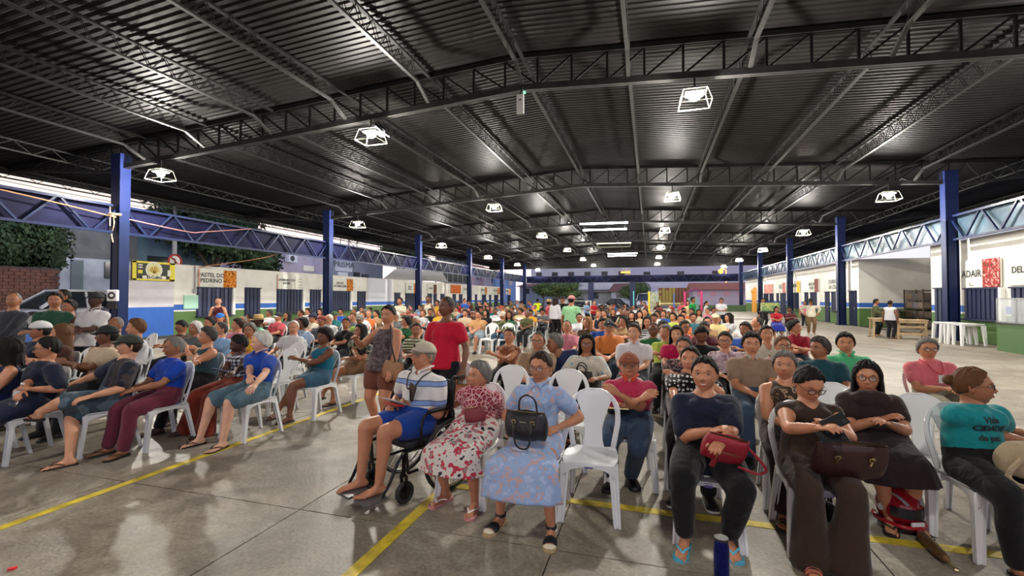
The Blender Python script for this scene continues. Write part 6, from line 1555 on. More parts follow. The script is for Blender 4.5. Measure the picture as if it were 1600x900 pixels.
def person(px, py, pk, top, tone='b', hair='short', hc='k', cap=None, pat=None, tk='t', bot=('trousers', '#14161c'), H=1.10, yaw=None, z=None, glasses=False, place=None, ch=True, s=None):
    D = PRO[pk]; stand = pk[0] in 'MF'; rr = random.Random(int(px * 31 + py * 7)); sex = pk[0].lower()
    yaw = rr.uniform(-9, 5) if yaw is None else yaw; rz = rad(yaw)
    lc_ = Vector(D['sp']['hc'])
    if z is not None: hw = atz(px, py, z); sc = hw.z / lc_.z
    else: hw = at(px, py, H); sc = H / lc_.z
    if s: sc = s
    off = Matrix.Rotation(rz, 3, 'Z') @ Vector((lc_.x, lc_.y, 0)) * sc; loc = (hw.x - off.x, hw.y - off.y, 0)
    if stand: sc = max(.9, min(1.12, sc))
    M = Matrix.Translation(loc) @ Matrix.Rotation(rz, 4, 'Z') @ Matrix.Scale(sc, 4)
    o = link('person', D['body']); o.matrix_local = M
    sm = skin_mats(tone, None, hc if hair != 'bald' else 'k')
    for i in (0, 1, 4): o.material_slots[i].link = 'OBJECT'; o.material_slots[i].material = sm[i]
    hexc = TOPC.get(top, top if top.startswith('#') else '#888888')
    tm = cloth(hexc, *pat[1:]) if pat else cloth(hexc)
    if pat: tm = cloth(hexc, pat[1], *pat[2:])
    key = {'t': 'shirt', 'tank': 'tank_top', 'long': 'long'}[tk]
    c = link('shirt' if key != 'tank_top' else 'tank_top', D['parts'][key], o); c.material_slots[0].link = 'OBJECT'; c.material_slots[0].material = tm
    bk = bot[0]; c = link(bk, D['parts'][bk], o); c.material_slots[0].link = 'OBJECT'; c.material_slots[0].material = cloth(bot[1])
    hm = D['hair']; hkey = hair; hair = hair + ('+' if cap else '')
    if hair not in hm:
        g = G(); g.merge(hair_geo(hkey, 1, sex, len(hm), bool(cap)), D['J']['HM']); hm[hair] = g.mesh('hair', [hair_mat('k')], 180)
    c = link('hair', hm[hair], o); hair = hkey; c.material_slots[0].link = 'OBJECT'; c.material_slots[0].material = hair_mat(hc)
    zc = (Vector(loc) - CP).dot(CF)
    for k, me in D['parts'].items():
        if k.startswith('shoe') and zc < 12: link('shoe', me, o)
    if cap:
        ck = 'cap' if cap[0] == 'cap' else cap[0]; kk = 'CAP' + ck
        if kk not in D: g = G(); g.merge(cap_geo(ck, 1), D['J']['HM']); D[kk] = g.mesh('cap', [black_m] * 3, 180)
        c = link('cap' if ck == 'cap' else 'hat', D[kk], o)
        cols = (cap[2], cap[3] if len(cap) > 3 else cap[2], cap[2])
        for i in range(3):
            c.material_slots[i].link = 'OBJECT'; c.material_slots[i].material = mat('cap cloth ' + cols[i], lin(cols[i]), .8, bump=.2, bscale=80)
    if glasses:
        if 'GL' not in D: g = G(); g.merge(glasses_geo(), D['J']['HM']); D['GL'] = g.mesh('glasses', [mat('glasses frame dark', (.03, .025, .02), .3)], 180)
        link('glasses', D['GL'], o)
    who = 'man' if sex == 'm' else 'woman'
    tw = {'t': 'top', 'tank': 'sleeveless top', 'long': 'long sleeved top'}[tk]; tcol = (pat[0] if pat else top)
    hd = (HKIND[hair].format(HAIRW[hc]) if not cap else f'{cap[1]} {"cap" if cap[0] == "cap" else "hat"}')
    if len(tcol.split()) > 3: tcol = ' '.join(tcol.split()[:3])
    lab = f'{"standing" if stand else "seated"} {who} in {tcol} {tw} with {hd}' + (' and glasses' if glasses else '')
    pl = place or (('left block' if px < 620 else 'middle' if px < 900 else 'right block') + (', front half' if zc < 9 else ', rear half' if zc < 17 else ', last rows'))
    o['category'] = 'person'; LAB.append((o, lab, pl, px)); o['label'] = lab + ', ' + pl
    if not stand and ch:
        f = Vector((math.sin(rz), -math.cos(rz)))
        chair(loc[0] + f.x * .04, loc[1] + f.y * .04, rz, '', zc < 8.5)
        CHL.append((CHAIRS[-1], o))
    return o
CHL = []
wh = 'white'
P = person
# --- left block, behind the front rows
P(63, 517, 'm1', 'navy', 'c', 'short', 'k', ('cap', 'white and black', '#c8c8c8', '#151515'), z=6.6, ch=True, H=1.1)
P(96, 522, 'f1', 'brown', 'b', 'long', 'n', z=6.4)
P(108, 519, 'm2', 'white', 'c', 'short', 'n', z=7.7)
P(168, 525, 'm1', 'beige', 'd', 'short', 'k', ('cap', 'dark', '#17171a'), z=6.0)
P(181, 508, 'm0', 'olive', 'c', 'bald', 'g', z=8.0, place='behind the man in the dark cap')
P(213, 513, 'm1', 'white', 'b', 'short', 'n', z=7.0)
P(284, 511, 'f3', 'brown', 'c', 'tied', 'k', glasses=True)
P(305, 514, 'f0', 'grey', 'c', 'full', 'w')
P(327, 505, 'm0', 'black', 'b', 'short', 'k')
P(344, 497, 'm2', 'mint', 'b', 'short', 'k', ('cap', 'bright blue', '#1f6fc8'))
P(372, 508, 'm1', 'pink', 'b', 'short', 'b')
P(390, 517, 'f2', 'yellow', 'c', 'full', 'g')
P(379, 503, 'm0', 'tan', 'c', 'bald', 'g'); P(389, 499, 'm1', 'brown', 'c', 'thin', 'k')
P(404, 502, 'm0', 'mint', 'e', 'short', 'k', ('straw', 'straw', '#b89a62', '#3a2c20'), yaw=-18)
P(435, 496, 'm0', 'coral', 'b', 'short', 'k', ('cap', 'white and black', '#18181a', '#d0d0d0'))
P(459, 512, 'm2', 'white', 'b', 'thin', 'w'); P(473, 506, 'f1', 'pale blue', 'd', 'full', 'k', pat=('white and blue printed', 'floral', '#c8c8d0'))
P(489, 497, 'm1', 'cream', 'b', 'short', 'k', ('cap', 'navy', '#14203a'))
P(503, 502, 'm0', 'grey', 'c', 'short', 'k', ('cap', 'rust', '#7a3428'), pat=('plaid', 'plaid', '#8a8a98', '#2c2c3a'))
P(514, 499, 'm1', 'white', 'b', 'bald', 'w'); P(523, 493, 'm2', 'teal', 'c', 'short', 'k', ('cap', 'green', '#2a4a2c'))
P(552, 496, 'm0', 'grey', 'b', 'short', 'n'); P(562, 500, 'm2', 'lime', 'c', 'short', 'g', ('cap', 'grey', '#8a8880'), pat=('green and yellow striped', 'stripes', '#4a7a3a'))
P(567, 493, 'f0', 'white', 'b', 'full', 'n'); P(576, 492, 'm0', 'orange', 'b', 'bald', 'g'); P(588, 491, 'm1', 'tan', 'b', 'short', 'k')
P(541, 506, 'f2', 'black', 'c', 'tied', 'k'); P(449, 494, 'f0', 'grey', 'b', 'long', 'k'); P(421, 490, 'm1', 'white', 'c', 'short', 'h'); P(470, 490, 'f1', 'maroon', 'c', 'tied', 'b')
P(345, 515, 'm1', 'pale blue', 'b', 'thin', 'h'); P(533, 488, 'm0', 'blue', 'c', 'short', 'k'); P(500, 488, 'f2', 'pink', 'b', 'bob', 'k')
P(619, 495, 'f0', 'grey', 'b', 'full', 'w'); P(634, 503, 'f1', 'green', 'b', 'full', 'k'); P(641, 485, 'm0', 'pink', 'c', 'short', 'k', ('cap', 'pink', '#b06a6a'))
P(651, 502, 'f3', 'black', 'b', 'thin', 'w', tk='tank'); P(661, 490, 'f0', 'white', 'b', 'full', 'n', pat=('black and white dotted', 'dots', '#101010')); P(672, 488, 'm2', 'black', 'c', 'short', 'k')
P(650, 516, 'f2', 'olive', 'c', 'tied', 'k', pat=('striped green', 'stripes', '#b8b8a0'))
P(727, 490, 'm0', 'beige', 'b', 'short', 'k'); P(738, 488, 'm2', 'brown', 'c', 'short', 'k', ('cap', 'white and black', '#18181a', '#d0d0d0')); P(760, 490, 'f1', 'black', 'b', 'long', 'k')
P(770, 484, 'm1', 'teal', 'b', 'short', 'g'); P(783, 482, 'm0', 'white', 'b', 'short', 'k', ('cap', 'red', '#b03028')); P(793, 484, 'm2', 'olive', 'c', 'short', 'k', ('cap', 'beige', '#9a8a70'))
P(796, 493, 'f0', 'green', 'c', 'long', 'k', tk='long'); P(804, 480, 'f2', 'white', 'b', 'long', 'b'); P(813, 487, 'm1', 'pale yellow', 'c', 'short', 'k')
P(829, 489, 'm3', 'yellow', 'c', 'short', 'k', glasses=True); P(825, 480, 'm0', 'grey', 'c', 'short', 'k', ('cap', 'blue', '#24307a')); P(776, 494, 'f3', 'pink', 'b', 'tied', 'n', place='between the heavy man and the camouflage shirt') if False else None
# --- right of the aisle
P(886, 511, 'f0', 'pink', 'b', 'thin', 'h'); P(918, 505, 'f1', 'brown', 'b', 'long', 'o'); P(935, 492, 'f0', 'navy', 'b', 'tied', 'o', tk='tank'); P(948, 487, 'm0', 'black', 'c', 'full', 'k')
P(958, 488, 'f0', 'black', 'b', 'long', 'n'); P(971, 486, 'm1', 'black', 'c', 'short', 'h'); P(941, 507, 'm2', 'blue', 'b', 'short', 'k'); P(974, 503, 'f1', 'tan', 'b', 'full', 'k')
P(987, 494, 'f0', 'black', 'b', 'long', 'k'); P(999, 492, 'f2', 'beige', 'b', 'long', 'k'); P(1011, 504, 'f0', 'black', 'b', 'long', 'k', pat=('black and white striped', 'stripes', '#d0d0d0')); P(1022, 497, 'f3', 'beige', 'c', 'tied', 'k')
P(1027, 492, 'm1', 'white', 'c', 'short', 'k'); P(1021, 516, 'm0', 'green', 'd', 'thin', 'k', glasses=True); P(1045, 488, 'm0', 'olive', 'c', 'short', 'k', ('cap', 'white', '#c8c8c8')); P(1052, 496, 'f1', 'lime', 'b', 'full', 'k')
P(1064, 500, 'm0', 'orange', 'b', 'short', 'k'); P(1070, 512, 'f2', 'coral', 'b', 'short', 'k', glasses=True); P(1068, 486, 'm2', 'beige', 'c', 'short', 'k'); P(1083, 497, 'm0', '#3c6676', 'c', 'short', 'k', pat=('slate blue', None))
P(1081, 487, 'm1', 'orange', 'c', 'short', 'k'); P(1092, 489, 'f0', 'cream', 'c', 'long', 'k'); P(1105, 504, 'f0', 'tan', 'b', 'tied', 'k'); P(1118, 498, 'm0', 'pale yellow', 'b', 'short', 'k', ('cap', 'cream', '#d0c8a8'))
P(1106, 486, 'f1', 'pink', 'b', 'tied', 'b'); P(1115, 485, 'm2', 'grey', 'c', 'short', 'k'); P(1139, 497, 'f1', 'white', 'b', 'bob', 'k', pat=('black and white dotted', 'dots', '#101010'), yaw=-40)
P(1096, 524, 'm3', 'black', 'd', 'short', 'k'); P(1183, 505, 'm1', 'brown', 'b', 'bald', 'h', yaw=-60); P(1165, 516, 'm1', 'blue', 'c', 'short', 'k', place='half hidden behind the beige polo')
P(1086, 543, 'f2', 'black', 'c', 'tied', 'k') if False else None
P(1036, 512, 'm2', 'white', 'b', 'short', 'h') ; P(1040, 520, 'f1', 'lime', 'b', 'short', 'g') ; P(905, 497, 'f2', 'white', 'c', 'tied', 'k'); P(1100, 513, 'f3', 'maroon', 'b', 'tied', 'h', glasses=True)
# --- standing people
F_ = 'outside the rows'
def PS(px, py, pk, top, z, place, **k): return P(px, py, pk, top, z=z, place=place, **k)
PS(341, 471, 'F0', 'maroon', 15.0, 'at the pastel stall', tone='a', hair='bun', tk='tank', yaw=40)
PS(625, 471, 'F1', 'cream', 16.5, 'near the third left column', tone='c', hair='tied', pat=('white flowered', 'floral', '#8a9a6a', '#c8c4b8'))
PS(669, 468, 'F0', 'cream', 17.5, 'right of the third left column', tone='d', hair='tied', tk='tank', bot=('skirt', '#c8a83c'))
PS(683, 474, 'F1', 'yellow', 19, 'behind the red tee woman', tone='c', hair='full')
PS(726, 470, 'M1', 'blue', 24, 'by the left stalls', tone='b', hair='thin', yaw=70); PS(715, 475, 'F0', 'red', 25, 'by the left stalls', tone='d'); PS(749, 474, 'M0', 'black', 25, 'by the left stalls', tone='b', hair='short'); PS(759, 474, 'F0', 'pink', 26, 'by the left stalls', tone='b', hair='tied', yaw=-50); PS(733, 474, 'M0', 'maroon', 26, 'by the left stalls', tone='c')
PS(815, 473, 'M0', 'tan', 30, 'beyond the last rows', tone='c', yaw=160); PS(808, 474, 'M1', 'pale blue', 31, 'beyond the last rows', tone='b'); PS(826, 472, 'F0', 'navy', 30, 'beyond the last rows', tone='c', hair='full'); PS(829, 476, 'F1', 'pink', 28, 'beyond the last rows', tone='c', hair='tied')
PS(840, 470, 'M0', '#c8e020', 29, 'beyond the last rows', tone='d', yaw=175, pat=('bright yellow vest over black', None)); PS(798, 474, 'M0', 'olive', 30, 'beyond the last rows', tone='c')
P(847, 486, 'm1', 'white', 'c', 'short', 'k', pat=('striped', 'stripes', '#101010', None, 2.5), yaw=170, place='seen from behind in the aisle')
PS(858, 473, 'F0', 'coral', 19, 'in the aisle', tone='c', hair='full', hc='k', yaw=120, cap=('straw', 'straw', '#b89a70', '#5a4630')); PS(868, 469, 'F0', 'white', 18, 'in the aisle, black skirt', tone='c', hair='long', hc='b', yaw=150, tk='long', bot=('trousers', '#0c0c0e'), cap=('cap', 'black', '#17171a'))
PS(879, 468, 'M0', 'black', 18.5, 'in the aisle', tone='c', yaw=-20, bot=('trousers', '#2c3a48'), cap=('cap', 'black', '#17171a'), hair='short')
PS(893, 469, 'M0', '#86b888', 13.2, 'in the aisle seen from behind', tone='c', yaw=165, cap=('cap', 'dusty pink', '#b87a78'), hair='short', pat=('pale green', None), bot=('trousers', '#15201c'))
PS(917, 474, 'M1', 'pale blue', 27, 'beside the pale table', tone='c', yaw=70, hair='full', hc='w'); PS(928, 474, 'M1', 'red', 26, 'beside the pale table', tone='b', hair='bald', yaw=40)
PS(1007, 477, 'F0', 'white', 26, 'by the yellow post', tone='b', hair='long', yaw=-40); PS(1027, 479, 'F1', 'brown', 27, 'by the yellow post', tone='c', hair='bun'); PS(1002, 482, 'M1', 'grey', 30, 'by the yellow post', tone='c')
PS(1075, 474, 'F1', 'pale yellow', 24, 'by the magenta climbing frame', tone='b', hair='long', bot=('skirt', '#c8b882')); PS(1083, 469, 'M0', '#158a3a', 21, 'by the magenta climbing frame', tone='c', yaw=60, pat=('bright green', None)); PS(1066, 477, 'M0', 'coral', 26, 'by the magenta climbing frame', tone='c')
PS(1104, 474, 'F0', 'white', 26, 'right of the climbing frame', tone='b', hair='pony', yaw=70); PS(1127, 470, 'M1', 'white', 23, 'on the open floor', tone='c', bot=('trousers', '#0c0c0e'))
PS(1192, 470, 'M0', 'black', 24, 'left of the small table', tone='c', tk='long', yaw=30)
PS(1267, 472, 'M2', 'cream', 21, 'at the stalls', tone='c', hair='short', cap=('cowboy', 'black cowboy', '#0e0e10'), tk='long', bot=('trousers', '#6a5236'))
PS(1257, 474, 'M0', 'pink', 26, 'behind the man in the black cowboy hat', tone='c', hair='thin')
PS(1369, 472, 'M1', 'olive', 20, 'inside the alcove', tone='c', tk='long', yaw=50); PS(1391, 474, 'M0', 'white', 18.5, 'beside the wooden table', tone='d', hair='bald', yaw=130, tk='tank')
P(1213, 484, 'f2', 'red', 'c', 'full', 'k', H=1.15, bot=('skirt', '#1a2a8a'), place='at the small table'); P(1233, 484, 'f3', 'maroon', 'd', 'tied', 'k', H=1.15, place='right of the small table')
P(108, 480, 'F0', 'brown', 'c', 'short', 'k', z=8.4, place='between the green tee and white polo men')
P(99, 462, 'M0', 'grey', 'c', 'thin', 'k', z=9.0, place='half hidden behind the green tee man')
# --- last rows, filled as the photograph shows them: dense, small, mixed colours
rr = random.Random(21); taken = [(o.location.x, o.location.y) for o, *_ in LAB]
cols = ['white', 'black', 'grey', 'navy', 'blue', 'teal', 'green', 'yellow', 'orange', 'red', 'pink', 'brown', 'beige', 'maroon', 'pale blue', 'olive', 'white', 'black']
n = 0
for row in range(13):
    Y = 14.8 + row * 1.12
    for k in range(26):
        x = -12.6 + k * .62 + rr.uniform(-.05, .05)
        if x > 1.6 - row * .05 or (-5.2 + row * .0) < x < -4.3: continue
        if row < 5 and x < -7 and rr.random() < .5: continue
        if any((x - a) ** 2 + (Y - b) ** 2 < .36 for a, b in taken): continue
        if rr.random() < .26: continue
        q = proj((x, Y, 1.1))
        if not (455 < q[0] < 1125): continue
        if 872 < q[0] < 935 : continue
        sx = rr.random() < .5; pk = rr.choice(['m0', 'm1', 'm2', 'm3'] if sx else ['f0', 'f1', 'f2', 'f3']); hc = rr.choice('kkkbgh'); cp = None
        if sx and rr.random() < .3: cp = ('cap',) + rr.choice([('white', '#c8c8c8'), ('black', '#151518'), ('blue', '#24407a'), ('red', '#8a2420')])
        P(q[0], q[1], pk, rr.choice(cols), rr.choice('bbccd'), rr.choice(['short', 'short', 'thin', 'bald']) if sx else rr.choice(['long', 'tied', 'full', 'bun', 'bob']), hc, cp, H=1.1)
        taken.append((x, Y)); n += 1
print('CROWD filler', n, 'people', len(LAB) + len(HERO))
# labels that single each one out
by = {}
for o, lab, pl, px in LAB: by.setdefault((lab, pl), []).append((px, o))
for (lab, pl), L_ in by.items():
    L_.sort(key=lambda t: t[0])
    for i, (px, o) in enumerate(L_):
        o['label'] = f'{lab}, {pl}' + ('' if len(L_) == 1 else f', {NUM[i]} from left')
for c, o in CHL: c['label'] = ('white plastic chair under ' + o['label'].replace('seated ', '').replace(' and glasses', '')).replace(' with', ',', 1)
for c, _ in CHL:
    w_ = c['label'].split()
    if len(w_) > 16: c['label'] = ' '.join(w_[:16]).rstrip(',')
for o, *_ in LAB:
    w_ = o['label'].replace(' and glasses', '').split()
    if len(w_) > 16: o['label'] = ' '.join(w_).replace('long sleeved top', 'shirt').replace(' hair', '').replace(' seen from behind', '')
# empty chairs
def ech(px, py, lab, yaw=0, near=True, H=.84, **k):
    p = at(px, py, H); rz = rad(yaw); b = Matrix.Rotation(rz, 3, 'Z') @ Vector((0, .27, 0))
    return chair(p.x - b.x, p.y - b.y, rz, lab, near)
ech(928, 616, 'empty white plastic chair in the front row beside the blue dress woman', 2)
ech(801, 577, 'empty white plastic chair behind the elderly woman and the blue dress', -2)
ech(889, 584, 'empty white plastic chair behind the front empty chair', 4)
ech(722, 572, 'empty white plastic chair behind the elderly woman in white skirt', -2)
ech(453, 549, 'empty white plastic chair beside the royal blue polo', -8); ech(466, 540, 'empty white plastic chair in front of the old man in white', -4)
ech(160, 533, 'empty white plastic chair behind the man with crossed legs', -6); ech(240, 524, 'empty white plastic chair by the blue counter wall', -10); ech(140, 548, 'empty white plastic chair left of the man with crossed legs', -8)
ech(1142, 512, 'empty white plastic chair behind the lilac flowered blouse, left', 0, H=.84); ech(1158, 518, 'empty white plastic chair behind the lilac flowered blouse, right', 0); ech(1150, 527, 'empty white plastic chair just behind the beige polo man', 0)
ech(1433, 624, 'empty white plastic chair left of the turquoise tee woman', 4); ech(1298, 606, 'empty white plastic chair between the two women in brown', -2)
for k, (x, y) in enumerate(((520, 499), (548, 508), (606, 515), (770, 507), (776, 498), (795, 507), (812, 498), (870, 530), (935, 525), (1016, 528), (1040, 503), (1100, 500), (704, 507), (560, 488))):
    ech(x, y, f'empty white plastic chair among the crowd rows, {NUM[k]} of fourteen', random.Random(k).uniform(-8, 8), False)
# ================================================================ THINGS THAT PEOPLE SIT IN, HOLD AND CARRY
def hframe(key):
    h = HERO[key]; return h, Matrix.Translation(h['loc']) @ Matrix.Rotation(h['rz'], 4, 'Z')
def leather(name, c, r=.35): return mat(name, c, r, bump=.25, bscale=90, spec=.5)
# wheelchair
h, M = hframe('man in the wheelchair'); o = empty('wheelchair', (0, 0, 0), label='black folding wheelchair with grey rims at the front left of the chairs', category='wheelchair'); o.matrix_local = M
seatm = mat('black nylon', (.012, .012, .014), .7); frm = mat('black frame tube', (.015, .015, .016), .25, .5)
g = G(); g.put(rbox((0, -.06, .445), (.46, .44, .05), .05)); obj('seat', g, seatm, o)
g = G(); P = []
for j in range(6):
    for i in range(7): u = -1 + i / 3; P.append((u * .22, .20 + .05 * (1 - u * u) + j * .012, .47 + j * .085))
g.put(solid(P, 7, 6, .02)); obj('backrest', g, seatm, o)
for s in (-1, 1):
    g = G(); tube(g, curve_pts([(s * .23, .30, .93), (s * .23, .21, .90), (s * .23, .20, .50), (s * .23, .19, .25)], 5), .012, 8); tube(g, [(s * .23, .36, .93), (s * .23, .27, .93)], .018, 8); obj('back_post', g, frm, o)
    g = G(); tube(g, curve_pts([(s * .24, .19, .42), (s * .24, -.25, .42), (s * .24, -.36, .38), (s * .23, -.46, .20), (s * .22, -.52, .12)], 6), .013, 8); tube(g, [(s * .24, .19, .24), (s * .24, -.28, .24)], .012, 8); tube(g, [(s * .24, -.28, .24), (s * .24, -.30, .42)], .012, 8); obj('side_frame', g, frm, o)
    g = G(); tube(g, curve_pts([(s * .26, .19, .52), (s * .26, .18, .67), (s * .26, -.10, .68), (s * .26, -.16, .60), (s * .26, -.16, .44)], 5), .011, 8); g.put(rbox((s * .26, .03, .695), (.05, .26, .03), .02)); obj('armrest', g, frm, o)
    w = empty('wheel', (s * .315, .12, .305)); w.parent = o
    g = G(); torus(g, (0, 0, 0), .290, .015, 'x', 40, 8); obj('tyre', g, black_m, w, smooth=180)
    g = G(); torus(g, (0, 0, 0), .268, .008, 'x', 40, 6); torus(g, (s * .028, 0, 0), .245, .008, 'x', 40, 6); obj('hand_rim', g, chrome, w, smooth=180)
    g = G(); disc(g, (0, 0, 0), .032, .06, 'x', 12)
    for k in range(18): a = k * PI / 9; g.put(beam((0, math.cos(a) * .03, math.sin(a) * .03), (0, math.cos(a + .2) * .265, math.sin(a + .2) * .265), .0035))
    obj('spokes', g, cage_m, w)
    c = empty('caster', (s * .22, -.30, .09)); c.parent = o
    g = G(); torus(g, (0, 0, 0), .070, .020, 'x', 24, 8); obj('tyre', g, black_m, c, smooth=180)
    g = G(); disc(g, (0, 0, 0), .055, .024, 'x', 16); g.put(beam((s * .03, 0, 0), (s * .03, -.01, .14), .02)); g.put(beam((s * -.03, 0, 0), (s * -.03, -.01, .14), .02)); g.put(beam((-.03, -.01, .14), (.03, -.01, .14), .02)); g.put(beam((0, -.01, .14), (0, -.01, .30), .022)); obj('fork', g, frm, c)
    g = G(); g.put(box((s * .12, -.54, .085), (.17, .20, .018))); obj('footplate', g, mat('grey footplate', (.10, .10, .105), .4), o)
g = G(); tube(g, [(-.22, .1, .22), (.22, .02, .40)], .011, 8); tube(g, [(.22, .1, .22), (-.22, .02, .40)], .011, 8); obj('cross_brace', g, frm, o)
# folded papers and red pouch in his hands, phone pouch round his neck
def at_local(M, p, rot=None):
    m = M @ Matrix.Translation(p)
    return m @ rot if rot else m
def RX(a): return Matrix.Rotation(rad(a), 4, 'X')
def RY(a): return Matrix.Rotation(rad(a), 4, 'Y')
def RZ(a): return Matrix.Rotation(rad(a), 4, 'Z')
def wristmid(key, f=.5):
    J = HERO[key]['J']; return Vector(J['wr'][0] * (1 - f) + J['wr'][1] * f)
c = wristmid('man in the wheelchair')
g = G(); g.put(box((0, 0, 0), (.20, .13, .003))); g.put(box((.01, .01, .006), (.19, .12, .002)))
obj('papers', g, mat('paper', (.62, .64, .66), .6), M=at_local(M, c + Vector((0, -.10, .045)), RX(-28)), label='folded white papers in the hands of the man in the wheelchair', category='paper')
g = G(); g.put(rbox((0, 0, 0), (.19, .09, .016), .012)); obj('pouch', g, mat('red plastic', (.55, .02, .02), .4), M=at_local(M, c + Vector((0, -.09, .018)), RX(-15)), label='flat red pouch under the papers of the man in the wheelchair', category='pouch')
def on_chest(key, dx, dn, dz, out=.02):
    J = HERO[key]['J']; s = HERO[key]['s']; w = HERO[key].get('w', .3); return Vector(J['p0'] + J['sd'] * dz * J['st'] + J['R'] * dx + J['F'] * (.125 + .06 * w + out) * s)
p = on_chest('man in the wheelchair', .03, 0, .30, .02)
g = G(); g.put(rbox((0, 0, 0), (.085, .02, .15), .008)); o = obj('phone_pouch', g, leather('dark brown leather', (.05, .03, .022)), M=at_local(M, p, RY(22)), label='dark brown phone pouch hanging on the wheelchair man', category='pouch')
def strap(key, pts, r, m, name, lab=None, cat=None, par=None):
    _, M = hframe(key); g = G(); tube(g, curve_pts(pts, 6), r, 6)
    return obj(name, g, m, M=M, label=lab, category=cat) if lab else obj(name, g, m, par)
# handbags
def handbag(name, lab, M, w, h, d, m, metal=True, handles=True, zips=True, hang=False):
    o = empty(name, (0, 0, 0), label=lab, category='handbag'); o.matrix_local = M; g = G(); k = 24; P = []; n = 9
    for i in range(n):
        z = -h / 2 + h * i / (n - 1); t = abs(2 * i / (n - 1) - 1); sc = 1 - .08 * t ** 3; dd = d / 2 * (1.0 - .55 * max(0, (i / (n - 1)) - .45) / .55); P.append((z, w / 2 * sc * (1 - .06 * max(0, i / (n - 1) - .5)), dd * (1 - .3 * t ** 6)))
    th = np.linspace(0, 2 * PI, k, endpoint=False); V = []
    for z, a, b in P:
        V += [(a * np.sign(math.cos(t)) * abs(math.cos(t)) ** .55, b * np.sign(math.sin(t)) * abs(math.sin(t)) ** .7, z + .008 * math.sin(5 * t)) for t in th]
    F = [(i * k + j, i * k + (j + 1) % k, (i + 1) * k + (j + 1) % k, (i + 1) * k + j) for i in range(n - 1) for j in range(k)] + [tuple(range(k))[::-1], tuple(range((n - 1) * k, n * k))]
    g.add(V, F); obj('bag_body', g, m, o, smooth=60)
    if handles:
        for s in (-1, 1):
            g = G(); y = s * d * .36
            if hang and s < 0: tube(g, curve_pts([(-w * .22, y - .012, h * .28), (-w * .20, y - .05, 0), (-w * .12, y - .07, -h * .55), (w * .12, y - .07, -h * .60), (w * .2, y - .05, -.02), (w * .22, y - .012, h * .28)], 6), .007, 8)
            else: tube(g, curve_pts([(-w * .22, y, h * .35), (-w * .18, y * 1.1, h * .85), (0, y * 1.1, h * 1.05), (w * .18, y * 1.1, h * .85), (w * .22, y, h * .35)], 6), .007, 8)
            obj('handle', g, m, o)
    if metal:
        for x in (-.22, .22):
            g = G(); torus(g, (w * x, -d / 2 * .86, h * .26), .014, .004, 'y', 16, 6); g.put(box((w * x, -d / 2 * .88, h * .14), (.012, .01, .04))); g.put(box((w * x, -d / 2 * .88, h * .33), (.018, .012, .014))); obj('buckle', g, mat('brass', (.75, .62, .35), .2, 1), o)
    if zips:
        g = G(); g.put(beam((-w * .42, 0, h / 2 + .004), (w * .42, 0, h / 2 + .004), .012, .006)); obj('zip', g, mat('brass', (.75, .62, .35), .2, 1), o)
    return o
_, M = hframe('woman in the blue dress')
b = handbag('handbag', 'black leather handbag with brass buckles on the lap of the blue dress', at_local(M, (.01, -.30, .735), RX(12)), .32, .19, .15, leather('black leather', (.012, .012, .015), .3), hang=True)
g = G(); g.put(box((.0, -.073, .055), (.05, .004, .010))); obj('emblem', g, chrome, b)
_, M = hframe('old woman in white skirt')
b = handbag('clutch', 'small dark red clutch on the lap of the elderly woman', at_local(M, (.07, -.16, .70), RX(-5) @ RY(-12)), .19, .11, .05, leather('wine leather', (.16, .012, .022), .35), metal=False, handles=False)
_, M = hframe('smiling woman')
b = handbag('handbag', 'crimson leather bag with zip pocket on the black trousers of the smiling woman', at_local(M, (.09, -.37, .70), RX(35) @ RY(14)), .27, .19, .12, leather('crimson leather', (.30, .012, .03), .35), metal=False, handles=False)
g = G(); g.put(beam((-.09, -.064, .03), (.08, -.064, .02), .008, .006)); g.put(beam((-.05, -.066, .03), (-.05, -.068, -.05), .012, .004)); obj('pocket_zip', g, mat('brass', (.75, .62, .35), .2, 1), b)
g = G(); tube(g, curve_pts([(.12, .0, .05), (.20, -.03, .0), (.26, -.05, -.06), (.22, -.06, -.10), (.10, -.06, -.08)], 6), .009, 6); g.put(box((-.05, -.075, -.085), (.028, .014, .06))); obj('strap', g, leather('crimson leather', (.30, .012, .03)), b)
_, M = hframe('woman with the phone')
b = handbag('handbag', 'large dark brown tote on the lap of the woman with the phone', at_local(M, (.10, -.33, .665), RX(32)), .40, .25, .14, leather('dark brown tote leather', (.040, .014, .012), .35), handles=False)
# phones
def phone(key, p, rot, lab, lit=False):
    _, M = hframe(key); o = empty('phone', (0, 0, 0), label=lab, category='phone'); o.matrix_local = at_local(M, p, rot)
    g = G(); g.put(rbox((0, 0, 0), (.075, .009, .155), .004)); obj('body', g, mat('phone body', (.015, .015, .018), .25), o)
    g = G(); g.put(box((0, .0055, 0), (.068, .002, .145))); obj('screen', g, mat('phone screen', (.05, .06, .09), .1, emit=(.4, .5, .8) if lit else None, estr=.6), o)
    g = G(); g.put(rbox((.018, -.006, .05), (.026, .004, .03), .002)); obj('camera', g, dark_m, o)
J = HERO['woman with the phone']['J']; w1 = Vector(J['wr'][1]); 
phone('woman with the phone', w1 + Vector((-.02, -.09, .055)), RX(-35) @ RY(62), 'black phone held up by the woman in the brown suit', True)
w2 = Vector(J['wr'][0]); phone('woman with the phone', w2 + Vector((.05, -.07, -.03)), RX(-50) @ RY(80), 'second phone with purple case under her other hand')
